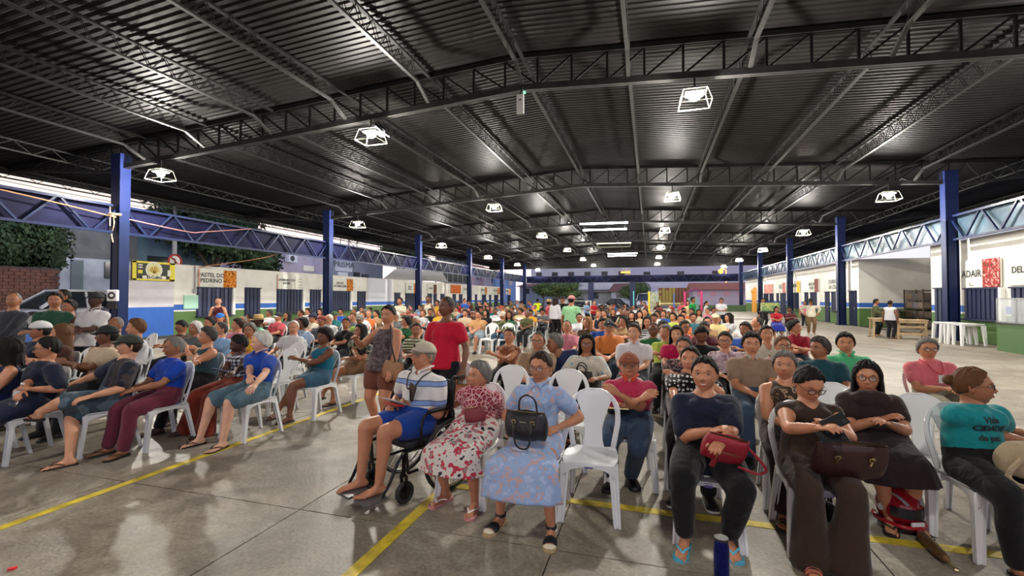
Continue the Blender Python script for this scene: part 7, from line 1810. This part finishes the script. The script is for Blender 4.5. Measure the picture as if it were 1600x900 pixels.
# lanyard of the man in the salmon tee, bag strap of the woman in grey tank
lm = mat('red lanyard', (.45, .02, .05), .6)
J = HERO['man in the pink tee']['J']; n = Vector(J['nb']); s = J['sd']; Fv = Vector(J['F'])
def lanyard(key, m, lab, low=.30):
    J = HERO[key]['J']; n = Vector(J['nb']); R = Vector(J['R']); F_ = Vector(J['F']); U = Vector(J['sd']); _, M = hframe(key); g = G()
    c = Vector(J['p0']) + U * low * J['st'] + F_ * (.165 + .05 * HERO[key].get('w', .3))
    for q in (-1, 1): tube(g, curve_pts([n - F_ * .06 + U * .02, n + R * q * .085 + U * .0, n + R * q * .075 + F_ * .10 - U * .05, n + R * q * .04 + F_ * .15 - U * .14, c], 5), .006, 6)
    o = obj('lanyard', g, m, M=M, label=lab, category='lanyard')
    g = G(); g.put(box(tuple(c + U * -.05), (.06, .008, .09))); obj('badge', g, mat('badge', (.6, .6, .6), .3), o)
lanyard('man in the pink tee', lm, 'thin red lanyard round the neck of the man in the salmon tee')
lanyard('man in the wheelchair', mat('dark cord', (.03, .02, .02), .7), 'dark cord holding the pouch of the wheelchair man', .33)
J = HERO['woman in grey tank']['J']; _, M = hframe('woman in grey tank')
b = handbag('handbag', 'tan brown shoulder bag at the hip of the grey tank woman', at_local(M, (.24, -.14, .80), RY(8)), .28, .20, .09, leather('tan leather', (.30, .14, .06)), metal=False, handles=False)
g = G(); n = Vector(J['sh'][1]) + Vector((-.04, 0, .07)); tube(g, curve_pts([Vector((.02, .0, .10)), (-.03, -.05, .30), (-.10, -.02, .52)], 6), .010, 6); obj('strap', g, leather('dark strap', (.03, .02, .02)), b)
_, M = hframe('woman in red tee'); b = handbag('handbag', 'orange brown handbag hanging from the hand of the red tee woman', at_local(M, (.29, -.12, .56), RZ(20)), .30, .22, .12, leather('orange leather', (.32, .10, .04)), metal=False)
_, M = hframe('woman in turquoise'); b = handbag('bag', 'crumpled beige cloth bag on the lap of the turquoise tee woman', at_local(M, (.10, -.26, .66), RX(20)), .34, .20, .20, cloth('#a8967a'), metal=False, zips=False, handles=False)
g = G(); tube(g, curve_pts([(-.12, -.08, .05), (-.18, -.10, -.06), (-.10, -.12, -.12), (.0, -.10, -.06)], 6), .016, 6); obj('strap', g, cloth('#a8967a'), b)
_, M = hframe('woman with long hair'); b = handbag('handbag', 'dark shoulder bag on the lap of the woman with very long hair', at_local(M, (0, -.25, .70), RX(15)), .26, .18, .1, leather('black leather', (.012, .012, .015)), metal=False)
_, M = hframe('man in the pink polo'); b = handbag('pouch', 'small black pouch on the jeans of the raspberry polo man', at_local(M, (-.10, -.20, .655), RX(60)), .20, .12, .06, leather('black leather', (.012, .012, .015)), metal=False, handles=False)
# water bottle in the hand of the woman in navy, glass in the hand of the grey green tank
clear = mat('clear plastic', (.9, .93, .95), .08, trans=1.0, alpha=.6)
key = 'woman in navy'; J = HERO[key]['J']; _, M = hframe(key); p = Vector(J['wr'][0]) + Vector((.02, -.07, -.03)); o = empty('water_bottle', (0, 0, 0), label='half empty clear plastic water bottle held by the woman in navy', category='bottle'); o.matrix_local = at_local(M, p + Vector((0, 0, -.10)), RX(-20))
g = G(); padd(g, loft([(0, 0, z) for z in (0, .01, .05, .055, .06, .10, .105, .15, .18, .195, .215)], [.028, .032, .032, .030, .032, .032, .030, .032, .026, .014, .013], 16, (1, 0, 0), False)); obj('bottle_body', g, clear, o, smooth=60)
g = G(); disc(g, (0, 0, .222), .016, .018, 'z', 14); obj('cap', g, mat('white cap', (.7, .7, .72), .4), o); g = G(); padd(g, loft([(0, 0, .10), (0, 0, .15)], [.0325, .0325], 16, (1, 0, 0), False)); obj('bottle_label', g, mat('bottle label', (.45, .5, .6), .4), o)
key = 'woman in grey green tank'; J = HERO[key]['J']; _, M = hframe(key); p = Vector(J['wr'][0]) + Vector((.01, -.07, .02)); o = empty('drinking_glass', (0, 0, 0), label='small clear glass with yellowish drink in the hand over black trousers', category='glass'); o.matrix_local = at_local(M, p + Vector((0, 0, -.05)))
g = G(); padd(g, loft([(0, 0, 0), (0, 0, .05), (0, 0, .11)], [.026, .030, .034], 16, (1, 0, 0), False)); obj('glass_wall', g, clear, o, smooth=60); g = G(); padd(g, loft([(0, 0, .006), (0, 0, .05)], [.024, .027], 16, (1, 0, 0), False)); obj('drink', g, mat('pale drink', (.55, .6, .2), .3), o)
phone('woman in check', wristmid('woman in check') + Vector((-.02, -.10, .04)), RX(70), 'white edged phone in the hands of the woman in the checked top', True)
# lettering on clothes
h_ = HERO['woman in turquoise']; _, M = hframe('woman in turquoise'); J = h_['J']; tink = mat('tee print', (.012, .03, .035), .7)
for k, (t, u, sz) in enumerate((('Vida', .40, .055), ('CIDADE', .33, .05), ('de paz', .25, .05))):
    q = Vector(J['p0'] + J['sd'] * u * J['st'] + J['F'] * .30 + J['R'] * -.02); o_ = text(t, sz, (0, 0, 0), (0, 0, 0), tink, h_['root'], bold=.002); o_['wrap'] = 1; o_.matrix_local = Matrix.Translation(q) @ (Matrix((J['R'].tolist(), J['sd'].tolist(), np.cross(J['R'], J['sd']).tolist())).transposed().to_4x4())
# helmets
def helmet(lab, p, rz, main, dark_trim=True, plate=False):
    o = empty('motorcycle_helmet', p, rz, label=lab, category='helmet'); g = G(); n, k = 14, 28; V = []
    for i in range(n):
        ph = PI * (.03 + .80 * i / (n - 1)); 
        for j in range(k):
            t = 2 * PI * j / k; fwd = max(0, -math.cos(t)); r = math.sin(ph)
            V.append((.128 * r * math.sin(t), -.150 * r * math.cos(t) * -1 * -1, .135 + .135 * math.cos(ph) - .02 * fwd * (i / n)))
    F = [(i * k + j, (i + 1) * k + j, (i + 1) * k + (j + 1) % k, i * k + (j + 1) % k) for i in range(n - 1) for j in range(k)] + [tuple(range(k)), tuple(range((n - 1) * k, n * k))[::-1]]
    g.add(V, F); obj('shell', g, main, o, smooth=180)
    g = G(); P = [(.131 * math.sin(t), -.153 * math.cos(t), .165) for t in np.linspace(-1.15, 1.15, 13)]; P2 = [(x, y, .095) for x, y, _ in P]; V = P + P2
    g.add(V + [(x * .97, y * .97, z) for x, y, z in V], [(j, j + 1, 14 + j, 13 + j) for j in range(12)] + [(26 + 13 + j, 26 + 14 + j, 26 + j + 1, 26 + j) for j in range(12)] + [(j, 26 + j, 27 + j, j + 1) for j in range(12)] + [(13 + j, 14 + j, 40 + j, 39 + j) for j in range(12)]); obj('visor', g, mat('smoked visor', (.02, .02, .025), .08), o, smooth=40)
    g = G(); P = [(.134 * math.sin(t), -.156 * math.cos(t), .040) for t in np.linspace(-2.6, 2.6, 22)]; tube(g, P, .016, 8); obj('chin_bar', g, main, o, smooth=180)
    g = G(); padd(g, loft([(0, 0, .0), (0, 0, .03)], [(.115, .135), (.12, .14)], 24, (1, 0, 0), False)); obj('lining', g, black_m, o)
    for s in (-1, 1):
        g = G(); P = [(s * .05, -.135, .19), (s * .08, -.08, .235), (s * .09, .02, .24)]; padd(g, loft(curve_pts(P, 4), [(.014, .004)] * 9, 6, (1, 0, 0), False)); obj('stripe', g, mat('silver trim', (.55, .56, .58), .3, .4), o)
        g = G(); disc(g, (s * .130, 0, .13), .022, .02, 'x', 14); obj('hinge', g, mat('silver trim', (.55, .56, .58), .3, .4), o)
    if plate:
        g = G(); g.put(box((0, -.150, .066), (.09, .012, .026))); obj('badge', g, mat('white badge', (.8, .8, .82), .4), o)
    return o
redp = mat('candy red paint', (.33, .01, .02), .12); blkp = mat('gloss black paint', (.008, .008, .010), .06)
p = at(1404, 806, .07); helmet('red and silver motorcycle helmet on the floor at the feet of the black bob woman', (p.x, p.y, .012), rad(20), redp, plate=True)
p = at(1295, 838, .10); helmet('gloss black motorcycle helmet under the chair of the woman with the phone', (p.x, p.y + .12, .012), rad(-10), blkp)
p = at(1095, 763, .05)
# folded umbrella with golden wrapping on the floor
a, b_ = at(1437, 834, .04), at(1482, 878, .03); d = (b_ - a).normalized(); o = empty('umbrella', a, label='small folded golden brown umbrella lying between the turquoise tee woman and the red helmet', category='umbrella')
g = G(); Ln = (b_ - a).length; tube(g, [d * 0, d * Ln * .12, d * Ln * .5, d * Ln * .85, d * Ln], [.022, .034, .036, .030, .014], 10); obj('canopy', g, mat('golden cloth', (.16, .085, .03), .35, .4, bump=.5, bscale=40), o, smooth=180)
g = G(); tube(g, [d * Ln, d * (Ln + .07)], .009, 8); ell(g, tuple(d * (Ln + .08)), (.016, .016, .016), 10); obj('handle', g, mat('brass', (.75, .62, .35), .2, 1), o)
# black fabric pile beside the right chair
# blue metallic tube at the bottom of the frame (top of a stand)
p = atz(1127, 842, 1.15); o = empty('microphone_stand', (p.x, p.y, 0), label='glossy dark blue metal tube standing upright in front of the light blue flip flops', category='stand')
g = G(); padd(g, loft([(0, 0, .25), (0, 0, p.z - .30), (0, 0, p.z - .02), (0, 0, p.z)], [.0185, .0185, .0185, .016], 20, (1, 0, 0), False)); obj('tube', g, mat('glitter blue metal', (.010, .016, .16), .15, .8, var=.5, vscale=60), o, smooth=40)
g = G(); disc(g, (0, 0, .012), .14, .024, 'z', 28); disc(g, (0, 0, .14), .012, .24, 'z', 14); obj('base', g, dark_m, o); g = G(); disc(g, (0, 0, p.z + .001), .0165, .006, 'z', 18); obj('cap', g, black_m, o)
# scraps on the floor
p = at(19, 889, .004); g = G(); g.put(box((0, 0, .006), (.035, .022, .012), .5)); g.put(box((.012, .008, .012), (.018, .02, .008), 1.2)); obj('wrapper', g, mat('sweet wrapper', (.8, .03, .04), .5), M=Matrix.Translation((p.x, p.y, 0)), label='tiny red wrapper on the floor near the yellow line', category='wrapper')
p = at(37, 713, .03)
# sticker on the front chair apron
# ================================================================ THINGS ALONG THE WALLS
woodm = mat('raw pine', (.42, .30, .17), .7, var=.2, vscale=5, bump=.2); woodd = mat('dark wood', (.07, .045, .03), .6, var=.3, vscale=4)
def trestle(lab, c, w, d, h, rz, m, rails=1):
    o = empty('wooden_table', c, rz, label=lab, category='table'); g = G(); g.put(box((0, 0, h - .02), (w, d, .04))); obj('tabletop', g, m, o)
    for sx in (-1, 1):
        for sy in (-1, 1): g = G(); g.put(beam((sx * (w / 2 - .06), sy * (d / 2 - .05), 0), (sx * (w / 2 - .09), sy * (d / 2 - .07), h - .04), .07)); obj('leg', g, m, o)
    for r in range(rails):
        for sy in (-1, 1): g = G(); g.put(box((0, sy * (d / 2 - .05), h * (.28 + .35 * r)), (w - .12, .03, .09))); obj('rail', g, m, o)
    g = G(); g.put(box((0, -(d / 2 - .03), h - .09), (w - .05, .03, .10))); obj('apron', g, m, o)
    return o
p = at(1387, 516, .3); trestle('pale pine table standing in front of the alcove', (p.x - .1, p.y, 0), 1.0, .7, .80, rad(-10), woodm, 0)
p = at(1422, 518, .3); trestle('pale pine bench frame right of the pine table', (p.x, p.y, 0), 1.0, .6, .78, rad(-10), woodm, 2)
p = at(1366, 496, .3); o = empty('counter', (12.5, onx(1357, 12.5), 0), label='dark glass fronted counter at the left of the alcove', category='counter')
g = G(); g.put(box((0, 0, .55), (1.7, .6, 1.0))); obj('cabinet', g, mat('dark counter', (.05, .055, .05), .4), o); g = G(); g.put(box((0, 0, 1.07), (1.8, .7, .05))); obj('worktop', g, mat('pale stone', (.35, .34, .32), .4), o)
for k in range(4): g = G(); g.put(box((-.62 + k * .41, -.31, .55), (.36, .02, .8))); obj('door', g, mat('green dark glass', (.03, .05, .04), .15), o)
o = empty('shelf_rack', (13.9, onx(1437, 13.9), 0), label='tall brown shelf rack with cases against the alcove back wall', category='shelf')
for k in range(5): g = G(); g.put(box((0, 0, .1 + k * .48), (.6, 1.9, .05))); obj('shelf', g, woodd, o)
for sx in (-1, 1):
    for sy in (-1, 1): g = G(); g.put(box((sx * .28, sy * .93, 1.05), (.05, .05, 2.1))); obj('post', g, woodd, o)
for k in range(12):
    r_, c_ = divmod(k, 3); g = G(); g.put(rbox((0, 0, 0), (.45, .6, .32), .02)); obj('crate', g, mat('old case ' + str(k % 3), [(.14, .10, .08), (.10, .09, .09), (.18, .13, .09)][k % 3], .7), M=Matrix.Translation((13.9, o.location.y - .62 + c_ * .62, .29 + r_ * .48)), label=f'dull brown case on the alcove rack, shelf {NUM[r_]} up, {NUM[c_]} from the front', category='case', group='cases stored on the alcove rack')
o = empty('table', (13.0, onx(1400, 13.0), 0), label='long dark work table in the middle of the alcove', category='table'); g = G(); g.put(box((0, 0, .95), (.9, 2.6, .05))); obj('tabletop', g, woodd, o)
for sx in (-1, 1):
    for sy in (-1, 1): g = G(); g.put(box((sx * .4, sy * 1.2, .46), (.06, .06, .93))); obj('leg', g, woodd, o)
g = G(); g.put(box((0, 0, 0), (.05, .5, .5))); obj('picture', g, mat('dark square', (.04, .03, .03), .5), M=Matrix.Translation((WR + 3.36, yr_[0] - 1.6, 1.9)), label='small dark square panel on the alcove back wall', category='panel')
# stools by the right column
def stool_meshes():
    gt = G(); gt.put(rbox((0, 0, .735), (.70, .70, .03), .05)); gt.put(rbox((0, 0, .70), (.62, .62, .05), .04)); L_ = []
    for sx, sy in ((-1, -1), (1, -1), (1, 1), (-1, 1)):
        g = G(); x, y = sx * .30, sy * .30; V = []
        for t in (0, 1):
            a = .05 - .018 * t; cx, cy, z = x + sx * .04 * t, y + sy * .04 * t, .70 * (1 - t)
            V += [(cx - a, cy - a, z), (cx + a, cy - a, z), (cx + a, cy + a, z), (cx - a, cy + a, z)]
        g.add(V, BF); L_.append(g.mesh('leg', [white_p]))
    return gt.mesh('tabletop', [white_p], 40), L_
tm, tl = stool_meshes()
for k, px in enumerate((1495, 1519, 1540)):
    p = at(px, 504 + k * 1.2, .74); o = empty('plastic_table', (min(p.x, 10.5), p.y, 0), rad(4), label=f'square white plastic table before the ADAIR stall, {NUM[k]} from the column', category='table'); link('tabletop', tm, o)
    for l in tl: link('leg', l, o)
# display counter, right edge
p = at(1578, 548, 0); Xc = 10.75
y0, y1 = onx(1558, Xc - .4, 540), onx(1660, Xc - .4, 540)
o = empty('display_counter', (Xc, (y0 + y1) / 2, 0), label='green based glass display counter at the right edge', category='counter'); w = abs(y1 - y0)
g = G(); g.put(box((0, 0, .42), (.8, w, .84))); obj('base', g, mat('counter green', (.07, .15, .045), .6), o)
g = G(); g.put(box((0, 0, .86), (.86, w + .05, .05))); obj('worktop', g, mat('dark worktop', (.03, .03, .03), .4), o)
g = G()
for sx in (-1, 1):
    for k in range(4): g.put(box((sx * .38, -w / 2 + w * k / 3, 1.25), (.035, .035, .75)))
    for z in (.90, 1.62): g.put(box((sx * .38, 0, z), (.035, w, .035)))
for k in range(4):
    for z in (.90, 1.62): g.put(box((0, -w / 2 + w * k / 3, z), (.76, .035, .035)))
obj('metal_frame', g, mat('aluminium', (.45, .46, .47), .3, .8), o)
pane_m = mat('counter glass', (.8, .85, .88), .04, alpha=.22)
for k in range(3): g = G(); g.put(box((-.38, -w / 2 + w * (k + .5) / 3, 1.26), (.006, w / 3 - .04, .70))); obj('pane', g, pane_m, o)
g = G(); g.put(box((0, w / 2, 1.26), (.72, .006, .70))); obj('pane', g, pane_m, o)
# small table with chairs right of the aisle
p = at(1203, 497, .7); o = empty('table', (p.x, p.y, 0), label='small dark bar table beside the man in black', category='table'); g = G(); g.put(box((0, 0, 1.0), (.8, .6, .04))); obj('tabletop', g, mat('dark table', (.02, .025, .02), .5), o)
for sx in (-1, 1):
    for sy in (-1, 1): g = G(); g.put(box((sx * .35, sy * .25, .49), (.05, .05, .98))); obj('leg', g, dark_m, o)
g = G(); g.put(box((0, 0, 1.22), (.7, .4, .38))); obj('box', g, cloth('#6a8a5a', 'floral', '#b8b46a', None, 3), M=Matrix.Translation((p.x, p.y, 0)), label='printed green box standing on the small dark bar table', category='box')
p = at(1246, 493, .5); o = empty('table', (p.x, p.y, 0), label='black folding table left of the cowboy hat man', category='table'); g = G(); g.put(box((0, 0, .74), (.9, .6, .04))); obj('tabletop', g, mat('dark table', (.02, .025, .02), .5), o)
for sx in (-1, 1):
    for sy in (-1, 1): g = G(); g.put(beam((sx * .38, sy * .25, 0), (sx * .3, sy * .2, .73), .04)); obj('leg', g, dark_m, o)
# yellow and black banner sign over the counter wall
Xs = WL + .05; y0, y1 = onx(205, Xs), onx(271, Xs); w = y1 - y0; z0, z1 = 2.36, 3.14
o = empty('banner_sign', (Xs, (y0 + y1) / 2, (z0 + z1) / 2), label='yellow and black banner sign with round wheat emblem above the counter wall', category='sign'); hh = z1 - z0
g = G(); g.put(box((0, 0, 0), (.08, w, hh))); obj('board', g, mat('banner black', (.02, .02, .015), .5), o)
ym = mat('banner yellow', (.78, .66, .03), .5); gm_ = mat('banner gold', (.62, .40, .06), .5); wm = mat('banner white', (.75, .74, .62), .5)
g = G(); g.put(box((.046, 0, hh * .46), (.012, w, hh * .10))); g.put(box((.046, 0, -hh * .46), (.012, w, hh * .09))); g.put(box((.046, -w * .46, 0), (.012, w * .09, hh))); g.put(box((.046, w * .44, 0), (.012, w * .13, hh))); obj('border', g, ym, o)
g = G(); disc(g, (.05, -.02, .06), hh * .44, .02, 'x', 28); obj('emblem_ring', g, wm, o); g = G(); disc(g, (.058, -.02, .06), hh * .35, .02, 'x', 28); obj('emblem_disc', g, mat('banner cream', (.72, .70, .35), .5), o)
g = G()
for a in range(-3, 4): t = a * .42; g.put(beam((.072, -.02, -.08), (.072, -.02 + math.sin(t) * hh * .27, -.02 + math.cos(t) * hh * .30), .02, .05))
obj('wheat_emblem', g, gm_, o)
g = G(); g.put(box((.07, -.02, -hh * .33), (.02, w * .56, hh * .17))); nb_ = obj('name_band', g, wm, o)
text('El-Culina', .17, (.085, -.02, -hh * .33), (PI / 2, 0, PI / 2), ink, o, bold=.004)
for k, z in enumerate((.24, .14, -.04)): g = G(); g.put(box((.05, -w * .33, z), (.014, w * .10, .05 if k < 2 else .14))); obj('print_mark', g, wm if k < 2 else ym, o)
g = G(); g.put(box((.05, w * .36, -.05), (.014, w * .08, .26))); obj('print_mark', g, wm, o)
g = G(); g.put(box((.04, 0, 0), (.06, .05, .05)));
# speaker box on the first left column, bundled cables
p = (LX + .05, 11.2 - .22, 1.72); o = empty('wall_box', p, rad(18), label='white electrical box with a round dark socket on the first left column', category='box')
g = G(); g.put(rbox((0, 0, 0), (.36, .10, .38), .03)); obj('casing', g, mat('box white', (.7, .7, .72), .4), o); g = G(); disc(g, (0, -.06, 0), .12, .03, 'y', 18); obj('socket', g, black_m, o); g = G(); disc(g, (.02, -.08, 0), .05, .03, 'y', 14); obj('plug', g, mat('box white', (.7, .7, .72), .4), o)
g = G(); g.put(box((0, -.01, -.34), (.3, .08, .22))); obj('switch_box', g, dark_m, o)
cab = mat('orange cable', (.50, .24, .12), .6)
g = G(); tube(g, curve_pts([(LX + .1, 11.0, 4.35), (LX + .15, 9.0, 4.55), (LX + .15, 6.5, 4.75), (LX + .1, 4.5, 4.85)], 8), .02, 6); obj('cable', g, cab, label='orange cable running from the first left column towards the camera', category='cable')
g = G(); tube(g, curve_pts([(LX + .12, 11.3, 4.35), (LX + .15, 13.5, 4.2), (LX + .15, 14.2, 4.3), (LX + .1, 16.5, 4.75)], 8), .02, 6); obj('cable', g, mat('pink cable', (.45, .2, .2), .6), label='pinkish cable sagging behind the first left column', category='cable')
g = G(); tube(g, curve_pts([(LX - .15, 19.6, 4.7), (LX - .25, 18.8, 4.1), (LX - .6, 18.0, 3.6), (WL + .1, 16.2, 3.05)], 8), .025, 6); obj('cable', g, cab, label='thick orange cable dropping from the tie truss to the stalls', category='cable')
g = G()
for k in range(5): torus(g, (LX + .05 + .03 * k, 11.2 - .24 - .01 * k, 4.42 + .03 * math.sin(k * 2)), .12 + .015 * k, .012, 'z', 18, 5)
tube(g, curve_pts([(LX + .05, 10.95, 4.4), (LX + .12, 10.93, 4.1), (LX - .02, 10.95, 3.8), (LX + .06, 10.95, 3.5)], 6), .02, 6); obj('cable_bundle', g, mat('cream cable', (.45, .36, .25), .6), label='tangled cream cable bundle tied round the first left column', category='cable')
# sticker on the apron of the empty front chair
c0 = [c for c in CHAIRS if c['label'].startswith('empty white plastic chair in the front row')][0]
g = G(); g.put(box((0, -.2275, .405), (.06, .002, .016))); obj('sticker', g, mat('sticker blue', (.10, .08, .35), .5), c0)
c0 = [c for c in CHAIRS if 'smiling' in c['label']][0]; g = G(); g.put(box((0, -.2275, .405), (.05, .002, .03))); obj('sticker', g, mat('sticker blue', (.10, .08, .35), .5), c0)
c0 = [c for c in CHAIRS if 'brown suit' in c['label']][0]; g = G(); g.put(box((0, -.2275, .405), (.09, .002, .03))); obj('sticker', g, mat('sticker pale', (.5, .52, .7), .5), c0)
flush()
# lettering becomes plain meshes
dg = bpy.context.evaluated_depsgraph_get()
for o in TEXTS:
    me = bpy.data.meshes.new_from_object(o.evaluated_get(dg)); n = link('lettering', me, o.parent, o.matrix_local.copy())
    if 'wrap' in o:
        from mathutils.bvhtree import BVHTree
        sh = [c for c in o.parent.children if c.name.startswith('shirt')][0].data; T_ = BVHTree.FromPolygons([v.co.copy() for v in sh.vertices], [tuple(f.vertices) for f in sh.polygons])
        Mx = o.matrix_local.copy(); Mi_ = Mx.inverted(); dz = (Mx.to_3x3() @ Vector((0, 0, -1))).normalized()
        for v in me.vertices:
            q = Mx @ v.co; hit = T_.ray_cast(q, dz)
            if hit[0] is not None: v.co = Mi_ @ (hit[0] - dz * (.002 + .002 * (v.co.z > 0)))
    for k in ('label', 'category', 'group'):
        if k in o: n[k] = o[k]
for o in TEXTS: bpy.data.objects.remove(o)
